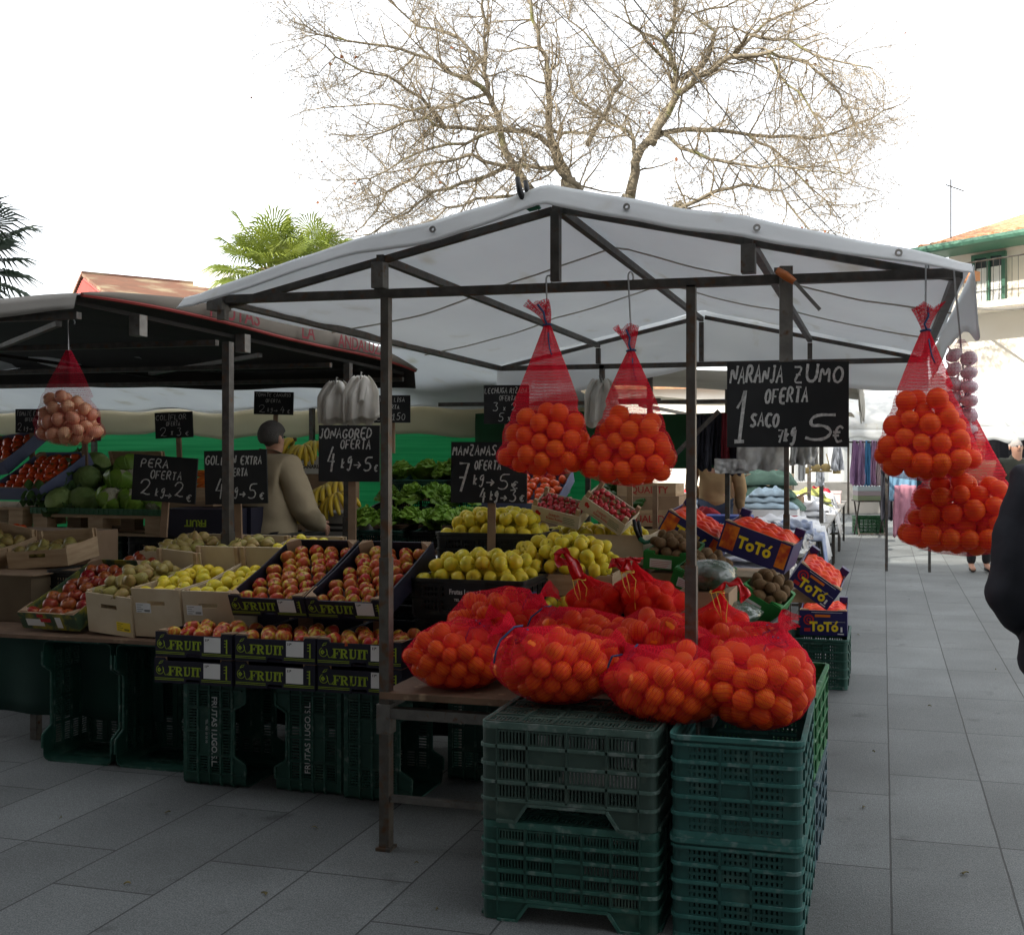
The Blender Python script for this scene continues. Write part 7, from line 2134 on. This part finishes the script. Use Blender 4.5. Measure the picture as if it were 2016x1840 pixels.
# posts, rail and what hangs from it
def ptube(name, label, a, b_, wd=.04, g=None, m=m_dsteel):
    a, b_ = Vector(a), Vector(b_); q = MB(); q.beam(Vector((0, 0, 0)), b_ - a, wd); o = q.build(name, m); o.location = a; return tag(o, label, "post", g)
gp = "posts of the clothes stall"
t = thing("market_stall", "clothes stall with a cream awning on dark posts beside the aisle", "market stall", (-1.9, 8.7, 0))
off = Vector((1.9, -8.7, 0))
q = MB()
q.sheet(lambda u, v: Vector((-4.4 + u * 4.2, 8.45 + v * 1.9, 2.34 - .22 * u ** 2 + .04 * ns(u * 4, v * 7, 1) - .07 * abs(math.sin(v * math.pi * 5)))) + off, 30, 30, .004)
q2 = MB(); q2.sheet(lambda u, v: Vector((-4.4 + u * 3.9, 17.5 + v * 2.2, 2.5 - .3 * u ** 2 + .05 * ns(u * 4, v * 7, 1))) + off, 30, 20, .004); q2.build("far_awning", m_tarpb, t, True); q2 = MB()
q2.sheet(lambda u, v: Vector((-.18 + .03 * ns(u * 9, v, 1), 8.45 + u * 1.9, 2.13 - .07 * abs(math.sin(u * math.pi * 2)) - (.16 + .10 * abs(math.sin(u * 18)) + .1 * ns(u * 12, 1, 1)) * v)) + off, 110, 5, .003)
q.build("awning", m_tarpb, t, True); q2.build("awning_edge", m_tarpb, t, True)
for k, (x, y) in enumerate(((-1.94, 8.72), (-1.45, 9.95), (-1.43, 12.7), (-1.0, 14.7), (-.95, 16.72), (-.72, 12.72))):
    q = MB(); q.beam(Vector((x, y, 0)) + off, Vector((x, y, 2.2)) + off, .045 if k < 3 else .05); q.build("post", m_dsteel, t)
q = MB(); q.beam(Vector((-3.9, 8.74, 1.98)) + off, Vector((-.3, 8.74, 1.98)) + off, .035); q.beam(Vector((-1.9, 8.76, 1.36)) + off, Vector((-1.35, 8.76, 1.9)) + off, .035); q.beam(Vector((-.72, 8.6, 1.95)) + off, Vector((-.72, 19.2, 1.95)) + off, .03); q.beam(Vector((-2.0, 8.6, 1.95)) + off, Vector((-2.0, 19.2, 1.95)) + off, .03)
q.build("rail", m_dsteel, t)
def hanging(label, x0, x1, y0, y1, Y, m, seed, cat="garment", name="hanging_garment", g="garments hanging in the clothes stall", depth=.05, taper=.75, yaw=0):
    p0_, p1_ = PY(x0, y0, Y), PY(x1, y1, Y)
    cx = (p0_.x + p1_.x) / 2; W = abs(p1_.x - p0_.x); zt, zb = p0_.z, p1_.z
    q = MB()
    def f(u, v):
        s = (u - .5) * 2
        wd = W / 2 * (taper + (1 - taper) * min(1, v * 1.4))
        return (s * wd, depth * (.55 * math.sin(s * 5 + seed + 1.5 * v) + .35 * math.sin(s * 13 + seed * 2 + 3 * v) + .9 * ns(s * 2.5, v * 2.2, 1.4, seed)) * (.35 + v), -(zt - zb) * v * (1 + .03 * math.sin(s * 8 + seed)))
    q.sheet(f, 24, 14, .006)
    f2 = lambda u, v: Vector(f(u, v)) + Vector((0, .05 + .03 * math.sin(u * 9), .01))
    q.sheet(f2, 24, 14, .006)
    o = q.build(name, m, None, True); o.location = (cx, Y, zt); o.rotation_euler = (0, 0, R(YAW + yaw)); return tag(o, label, cat, g)
dk = cloth("black", (.012, .012, .018), (.02, .02, .03), 0)
hanging("dark navy garments hanging left of the price board's brace", 1362, 1400, 818, 925, 8.9, dk, 1)
hanging("black garments hanging under the white canopy's rear edge", 1392, 1432, 815, 918, 9.0, dk, 2)
hanging("dark garment with a red stripe beside the black ones", 1420, 1436, 815, 912, 8.95, cloth("wine2", (.16, .012, .02), None, 0), 3)
hanging("black tracksuit with a lilac stripe hanging lowest", 1428, 1466, 820, 934, 9.05, cloth("track", (.014, .014, .02), (.03, .03, .05), 0), 4)
hanging("black garments in the shade at the right of the tracksuit", 1462, 1500, 815, 905, 9.2, dk, 5)
clr = mat("clear_sheet", (.74, .73, .70), (.50, .49, .48), 9, .2, spec=.9, bump=.9, bsc=12, trans=.5)
hanging("crumpled clear plastic sheet hanging under the NARANJA ZUMO board", 1452, 1548, 868, 926, 8.92, clr, 6, "plastic sheet", "plastic_sheet", depth=.07, taper=1)
hanging("clear plastic sheet hanging at the left, tied along the rail", 1408, 1475, 905, 932, 8.86, clr, 7, "plastic sheet", "plastic_sheet", depth=.04, taper=1)
hanging("clear plastic sheet hanging right of the rear post", 1556, 1612, 862, 915, 9.6, clr, 9, "plastic sheet", "plastic_sheet", depth=.05, taper=1)
yl = cloth("bra_yellow", (.62, .46, .20))
t = thing("bra", "yellow bra hanging over the white garments", "garment", PY(1616, 893, 11.6), (0, 0, R(YAW)), "garments hanging in the clothes stall")
q = MB()
for s in (-1, 1):
    q.sphere((s * .055, 0, -.15), .055, 14, 10, 0, (1, .4, .8)); q.tube([(s * .06, 0, 0), (s * .09, -.01, -.12)], .006, 5)
    q.sheet(lambda u, v: (s * (.13 + .09 * u), .02 * u, -.15 - .07 * v), 4, 3, .005)
q.bb(-.12, .12, -.006, .006, -.20, -.18)
q.build("cup", yl, t, True)
hanging("white vest hanging right of the yellow bra", 1638, 1660, 880, 926, 11.6, wh, 11, taper=.6)
hanging("white hosiery hanging below the yellow bra", 1608, 1622, 925, 956, 11.9, wh, 12, taper=.9)
hanging("white paper price tag hanging beside the rear post", 1573, 1585, 906, 946, 10.3, m_white, 0, "tag", "price_tag", depth=.004, taper=1)
for k, (x, c_, nm) in enumerate(((1684, (.42, .25, .48), "lilac"), (1697, (.50, .34, .56), "pale lilac"), (1709, (.10, .32, .58), "bright blue"), (1721, (.50, .30, .50), "mauve"), (1731, (.62, .50, .52), "pale pink"))):
    hanging("%s dress on the rail at the end of the clothes stall" % nm, x - 8, x + 8, 868, 955, 19.0, cloth("dress%d" % k, c_, None, .3), k, g="dresses on the far rail", taper=.6)
ptube("rail", "rail of the far dresses", (-1.6, 19.0, 1.73), (1.2, 19.0, 1.73), .03)
ptube("post", "left post of the far dress rail", (-1.58, 19.0, 0), (-1.58, 19.0, 1.71), .04, "posts of the far dress rail"); ptube("post", "right post of the far dress rail", (1.18, 19.0, 0), (1.18, 19.0, 1.71), .04, "posts of the far dress rail")
hanging("black coats hanging at the end of the aisle behind the orange bags", 1734, 1758, 885, 1022, 16.5, dk, 14, g="garments hanging in the clothes stall")
hanging("pale blue towel hanging behind the orange bags", 1752, 1806, 925, 985, 14.0, cloth("towel", (.22, .42, .60)), 15, taper=1, depth=.02)
hanging("pink towel hanging below the pale blue one", 1759, 1806, 955, 1056, 13.96, cloth("pinktowel", (.62, .28, .36)), 16, taper=.95, depth=.025)
t = thing("market_stall", "towel rack of dark poles at the end of the aisle", "market stall", (0, 0, 0)); p0_ = PY(1750, 925, 14.02); p1_ = PY(1830, 925, 14.02)
q = MB(); q.beam((p0_.x - .03, 14.03, p0_.z + .01), (p1_.x, 14.03, p0_.z + .01), .03)
for x in (p0_.x - .03, p1_.x): q.beam((x, 14.03, 0), (x, 14.03, p0_.z + .02), .035)
q.build("pole", m_dsteel, t)
p = PD(1712, 1035, 19.5)
t = thing("folding_table", "small dark folding table stacked with flat boxes at the aisle's end", "table", (p.x, p.y, 0), (0, 0, R(YAW)))
q = MB()
for sx in (-1, 1): q.beam((sx * .24, -.2, 0), (sx * .24, .2, .62), .025); q.beam((sx * .24, .2, 0), (sx * .24, -.2, .62), .025)
q.beam((-.24, -.2, .04), (.24, -.2, .04), .02); q.build("leg", m_dsteel, t)
q = MB(); q.bb(-.28, .28, -.28, .28, .63, .655); q.build("table_top", m_dsteel, t)
for k, c_ in enumerate(((.25, .30, .18), (.36, .30, .32), (.42, .50, .52))):
    q = MB(); q.bb(-.27, .25 + .02 * k, -.22, .2, 0, .085); o = q.build("flat_box", mat("fbox%d" % k, c_, None, rough=.6)); o.location = (p.x, p.y, .657 + .088 * k); o.rotation_euler = (0, 0, R(YAW)); tag(o, "flat %s box on the small folding table" % ("green", "mauve", "pale blue")[k], "box", "flat boxes on the folding table")
crate("green crate under the small folding table at the aisle's end", (p.x, p.y + .45, .003), m_cr[3], 'plain', (0, 0, R(YAW)), None)

for k in range(9):
    y = 12.2 + k * .62
    c_ = ((.66, .30, .32), (.72, .72, .74), (.30, .42, .55), (.70, .66, .55), (.60, .10, .10), (.74, .74, .76), (.35, .30, .45), (.66, .55, .20), (.70, .70, .70))[k]
    pile("folded stack on the inner side of the tables, " + ("rose", "white", "blue", "cream", "red", "pale grey", "violet", "mustard", "silver")[k] + " coloured", "garment", -2.65 + .1 * (k % 3), y, TZ + .001, .75, .55, .22 + .05 * (k % 2), cloth("inner%d" % k, c_), 80 + k, group=gC)
# far stalls closing the square
def far_stall(label, px0, px1, D, z0, ht, m, dark=True):
    a, b_ = PD(px0, 890, D), PD(px1, 890, D)
    d = (b_ - a); L = d.length; an = math.atan2(d.y, d.x)
    t = thing("market_stall", label, "market stall", (a.x, a.y, 0), (0, 0, an), "white topped stalls across the square")
    q = MB()
    q.sheet(lambda u, v: (u * L, -.3 + v * 3.2, z0 + ht * math.sin(math.pi * v) ** .8 + .05 * ns(u * 6, v * 3, 1)), 40, 16, .005)
    q.sheet(lambda u, v: (u * L, -.31 - .03 * v, z0 - .22 * v - .03 * math.sin(u * 30) * v), 60, 3, .004)
    q.build("awning", m, t, True)
    for k in range(4):
        q = MB(); q.beam((L * k / 3, 0, 0), (L * k / 3, 0, z0), .045); q.build("post", m_dsteel, t)
    q = MB(); q.sheet(lambda u, v: (u * L, 2.8 + .04 * math.sin(u * 40), z0 * (.02 + .98 * v)), 40, 4, .01); q.build("back_cloth", dk if dark else m_tarp, t)
    q = MB(); q.bb(.1, L - .1, .5, 1.4, 0, .78); q.build("counter", mat("pale_counter", (.45, .44, .42), None, rough=.9), t)
far_stall("white topped stall with a dark interior behind the two far shoppers", 1893, 2200, 16.0, 1.93, .9, m_tarp)
far_stall("white topped stall far down at the end of the aisle", 1560, 1890, 26.0, 2.1, 1.1, m_tarp, False)
g_ = PD(1500, 890, 40)
t = thing("building", "long white rendered building closing the square behind the stalls", "building", (g_.x - 14, g_.y + 2, 0), (0, 0, R(8)))
q = MB(); q.bb(0, 44, 0, 9, 0, 4.3); q.build("wall", m_plaster, t)
q = MB()
for k in range(10): q.bb(2 + k * 4.2, 3.2 + k * 4.2, -.03, -.004, 1.2, 2.8)
q.build("window_glass", m_glass, t)
q = MB(); q.sheet(lambda u, v: (-.4 + u * 45, -.4 + v * 10, 4.32 + .5 * math.sin(math.pi * v) ), 60, 10, .1); q.build("roof", m_tile, t)

# ------------------------------------------------------------------ the bare plane tree
m_bark = mat("bare_bark", (.27, .23, .165), (.17, .145, .105), 3, .9, wear=((.20, .21, .07), 2.2, .55, .7))
m_twig = mat("twig_bark", (.29, .24, .165), (.20, .165, .115), 2, .9)
def bare_tree():
    D0 = 20.0
    base = PD(1150, 890, D0)
    t = thing("bare_tree", "big leafless plane tree with spreading limbs behind the white canopy", "tree", (base.x, base.y, 0))
    off = Vector((base.x, base.y, 0))
    rg = random.Random(11)
    def c2(cx, cy, dd=0): return PD(522.7 + cx * .6338, cy * .6338, D0 + dd) - off
    limbs = [([(830, 600), (760, 510), (735, 400), (690, 290), (680, 200), (690, 90), (670, -20), (650, -120)], .16, .6),
     ([(960, 600), (920, 500), (880, 400), (885, 300), (865, 180), (830, 60), (830, -40), (850, -150)], .18, -.4),
     ([(940, 560), (860, 425), (700, 400), (560, 400), (500, 370), (400, 390), (300, 440)], .12, -1.4),
     ([(1130, 620), (1150, 500), (1215, 400), (1270, 300), (1280, 220), (1240, 130), (1270, 60), (1280, -60), (1300, -150)], .19, .3),
     ([(1200, 450), (1270, 300), (1340, 240), (1450, 180), (1560, 170), (1680, 190), (1780, 300), (1830, 380)], .14, -1.2),
     ([(1450, 180), (1500, 110), (1620, 120), (1760, 190), (1880, 210)], .08, -1.6),
     ([(1010, 660), (965, 570), (900, 520), (760, 520), (640, 480), (500, 520), (380, 600), (320, 680)], .11, -2.0),
     ([(1160, 720), (1260, 660), (1380, 600), (1480, 570), (1600, 600), (1680, 690), (1720, 760)], .09, -1.5),
     ([(1150, 500), (1140, 420), (1090, 390), (1000, 330), (950, 280), (930, 180)], .08, 1.4),
     ([(1210, 420), (1350, 400), (1500, 420), (1700, 430), (1850, 380), (1960, 330)], .10, .8),
     ([(690, 290), (620, 240), (520, 190), (380, 140), (200, 120), (90, 70)], .09, -.8),
     ([(560, 400), (480, 300), (380, 240), (250, 200), (150, 120)], .07, -1.5),
     ([(1000, 450), (1060, 330), (1100, 250), (1060, 180), (950, 60), (900, -60)], .08, 1.7),
     ([(1290, 250), (1380, 180), (1400, 100), (1330, 50), (1480, 0), (1600, -80)], .08, 1.0),
     ([(880, 400), (980, 420), (1060, 380), (1080, 330)], .06, -.8),
     ([(760, 510), (660, 560), (520, 600), (400, 680), (300, 740)], .08, -2.2),
     ([(735, 400), (620, 440), (480, 470), (330, 560), (210, 560)], .07, .9),
     ([(1560, 170), (1620, 260), (1700, 340), (1760, 450), (1790, 560)], .05, -1.9),
     ([(1215, 400), (1330, 480), (1480, 520), (1640, 520), (1800, 540)], .07, -1.9),
     ([(830, 600), (700, 610), (560, 650), (450, 720)], .07, -2.6),
     ([(690, 290), (600, 330), (450, 340), (280, 320), (120, 345)], .06, 1.6),
     ([(680, 200), (600, 120), (480, 80), (380, 0), (330, -80)], .06, .3),
     ([(1280, 220), (1180, 130), (1120, 40), (1090, -60)], .06, -.9),
     ([(1450, 180), (1560, 60), (1700, 10), (1800, -60)], .06, .9),
     ([(1500, 420), (1600, 480), (1740, 620), (1800, 700)], .05, .2)]
    big, tw = MB(), MB()
    starts = []
    def wob(pts, n, amp):
        out = []
        for i in range(len(pts) - 1):
            for k in range(n):
                f = k / n; p = pts[i].lerp(pts[i + 1], f)
                a = amp if (i or k) else 0
                out.append(p + Vector((rg.uniform(-a, a), rg.uniform(-a, a), rg.uniform(-a, a))))
        return out + [pts[-1]]
    for pts, r0, dep in limbs:
        n = len(pts)
        P = [c2(x, y, dep * (i / (n - 1)) + rg.uniform(-.15, .15)) for i, (x, y) in enumerate(pts)]
        P = wob(P, 3, .045)
        m = len(P)
        rd = [r0 * .56 * (1 - .90 * (i / (m - 1)) ** .7) + .006 for i in range(m)]
        big.tube(P, rd, 8)
        for i in range(2, m):
            starts.append((P[i], (P[i] - P[i - 1]).normalized(), rd[i], i / m))
    forkz = PD(1150, 400, D0).z
    tr = MB()
    tr.tube([Vector((0, 0, 0)), Vector((.05, 0, 1.5)), Vector((0, 0, 3.2)), Vector((.0, 0, forkz - 1.3))], [.55, .45, .42, .44], 12)
    for x, y in ((830, 594), (960, 594), (1130, 612), (1160, 712), (1010, 652), (940, 556), (1300, 640)):
        e = c2(x, y); tr.tube([Vector((.0, 0, forkz - 1.5)), Vector((e.x * .45, e.y * .45, forkz - .9)), e], [.30, .22, .15], 9)
    tr.build("trunk", m_bark, t, True)
    big.build("limb", m_bark, t, True)
    def grow(p, d, L, r, lev):
        n = 4 if lev > 1 else 5
        pts = [p]; q = p.copy(); dd = d.copy()
        for k in range(n):
            dd = (dd + Vector((rg.gauss(0, .24), rg.gauss(0, .24), rg.gauss(0, .22) + (.05 if lev == 1 else -.03)))).normalized()
            q = q + dd * (L / n); pts.append(q.copy())
        rd = [max(.0030, r * .85 * (1 - .75 * k / n)) for k in range(n + 1)]
        tw.tube(pts, rd, 4 if lev < 2 else 3, cap=False)
        if lev >= 3: return
        for k in range(1, n + 1):
            for _ in range(2 if lev == 1 else 2):
                if rg.random() < .25: continue
                a = Vector((rg.gauss(0, 1), rg.gauss(0, 1), rg.gauss(0, .9))).normalized()
                nd = (dd * .75 + a * .85).normalized()
                grow(pts[k], nd, L * rg.uniform(.38, .62), rd[k] * .62, lev + 1)
    for p, d, r, f in starts:
        for _ in range(2 if r < .07 else 1):
            a = Vector((rg.gauss(0, 1), rg.gauss(0, .8), rg.gauss(0, .9))).normalized()
            grow(p, (d * .7 + a).normalized(), rg.uniform(.75, 1.45), min(.026, r * .45 + .006), 1)
    tw.build("twigs", m_twig, t)
    # a few dead leaves still hanging
    lf = MB()
    for k in range(70):
        p = starts[rg.randrange(len(starts))][0] + Vector((rg.gauss(0, .5), rg.gauss(0, .5), rg.gauss(0, .4)))
        s = rg.uniform(.03, .06); lf.box(p, (s, s * .2, s), Euler((rg.uniform(0, 3), rg.uniform(0, 3), 0)).to_matrix())
    lf.build("dead_leaves", mat("dead_leaf", (.28, .11, .05), None, rough=.9), t)
bare_tree()
# ------------------------------------------------------------------ fan palms
m_palm = mat("palm_leaf", (.20, .27, .035), (.28, .32, .05), 1.5, .42, trans=.3, spec=.5, rnd=((.2, .26, .05), .3))
m_palmd = mat("palm_skirt", (.16, .13, .06), (.11, .09, .04), 2, .9)
def palm(label, top, hgt, n, R_, seed, m=m_palm, group="fan palms", hemi=None):
    t = thing("fan_palm", label, "palm", (top.x, top.y, 0), group=group)
    rg = random.Random(seed)
    q = MB(); q.tube([(0, 0, 0), (.03, 0, top.z * .5), (0, 0, top.z)], [.16, .15, .20], 10); q.build("trunk", m_palmd, t, True)
    lf = MB()
    for k in range(n):
        a = k * 2.399 + rg.uniform(-.3, .3)
        el = R(80 - 120 * (k / n) ** .9 + rg.uniform(-10, 10))
        d = Vector((math.cos(a) * math.cos(el), math.sin(a) * math.cos(el), math.sin(el)))
        L = R_ * rg.uniform(.42, .68)
        c = Vector((0, 0, top.z)) + d * L + Vector((0, 0, -.12 * L * math.cos(el)))
        lf.tube([Vector((0, 0, top.z - .1)), Vector((0, 0, top.z)) + d * L * .55, c], [.016, .013, .010], 4)
        sd = d.cross(Vector((0, 0, 1))); sd = sd.normalized() if sd.length > .1 else Vector((1, 0, 0))
        up = sd.cross(d).normalized()
        seg = 30; fr = R_ * rg.uniform(.42, .58)
        for i in range(seg):
            b_ = R(-150 + 300 * i / (seg - 1))
            v = (d * math.cos(b_) + sd * math.sin(b_)).normalized()
            ln = fr * (1 - .25 * abs(b_) / 2.6) * rg.uniform(.85, 1.1)
            w_ = v.cross(up).normalized() * fr * .028
            dr = rg.uniform(.10, .34)
            m1 = c + v * ln * .6 + up * .02; e = c + v * ln - Vector((0, 0, 1)) * ln * dr
            fold = up * fr * .016
            lf.add([c, m1 + w_ - fold, m1 + fold, m1 - w_ - fold, e], [(0, 1, 2), (0, 2, 3), (1, 4, 2), (2, 4, 3)])
    lf.build("crown", m, t)
palm("bright fan palm in the sun left of the bare tree", PD(532, 530, 16.5), 5, 32, 1.02, 5)
palm("second fan palm half hidden among the bare twigs", PD(622, 520, 17.5), 5, 26, .95, 8)
palm("shade darkened fan palm leaf tips reaching in at the left frame edge", PD(-122, 500, 12.5), 5, 34, 1.18, 3, mat("palm_leaf_shaded", (.022, .04, .022), (.03, .05, .025), 2, .5))  # shade is put into this leaf colour, a darkened copy of the sunlit one
# ------------------------------------------------------------------ wires and ropes
def wire(label, pts, r_, g="wires crossing the sky", m=None):
    p0_ = Vector(pts[0]); q = MB(); q.tube([Vector(p) - p0_ for p in pts], r_, 5); o = q.build("wire", m or m_dsteel); o.location = p0_; return tag(o, label, "wire", g)
a, b_ = PD(1200, -60, 9.0), PD(1655, 472, 15.5)
def sag(a, b_, s, n=14): return [a.lerp(b_, k / n) - Vector((0, 0, s * math.sin(math.pi * k / n))) for k in range(n + 1)]
mr = mat("rope_grey", (.17, .16, .14), None, rough=.9)
wire("grey rope slanting down across the bare tree to the right", sag(a, b_, .10), .008, m=mr)
wire("thin wire slanting parallel beside the grey rope", sag(PD(1090, -60, 12), PD(1500, 330, 17), .12), .008, m=mr)
wire("second thin wire left of the grey rope", sag(PD(1020, -60, 14), PD(1330, 240, 19), .12), .008, m=mr)
a, b_ = PD(1880, 602, 20.3), PD(2100, 590, 15.5)
wire("dark cable looping along the cream house wall", sag(a, b_, .10), .025, m=mr)
# aerial on the house
p = PD(1872, 490, 21)
t = thing("aerial", "thin television aerial beside the tiled roof", "aerial", (p.x, p.y, 0)); q = MB(); q.tube([(0, 0, 0), (0, 0, p.z + 1.4)], .015, 5); q.tube([(-.1, 0, p.z + 1.3), (.25, 0, p.z + 1.15)], .012, 4); q.build("mast", m_dsteel, t)
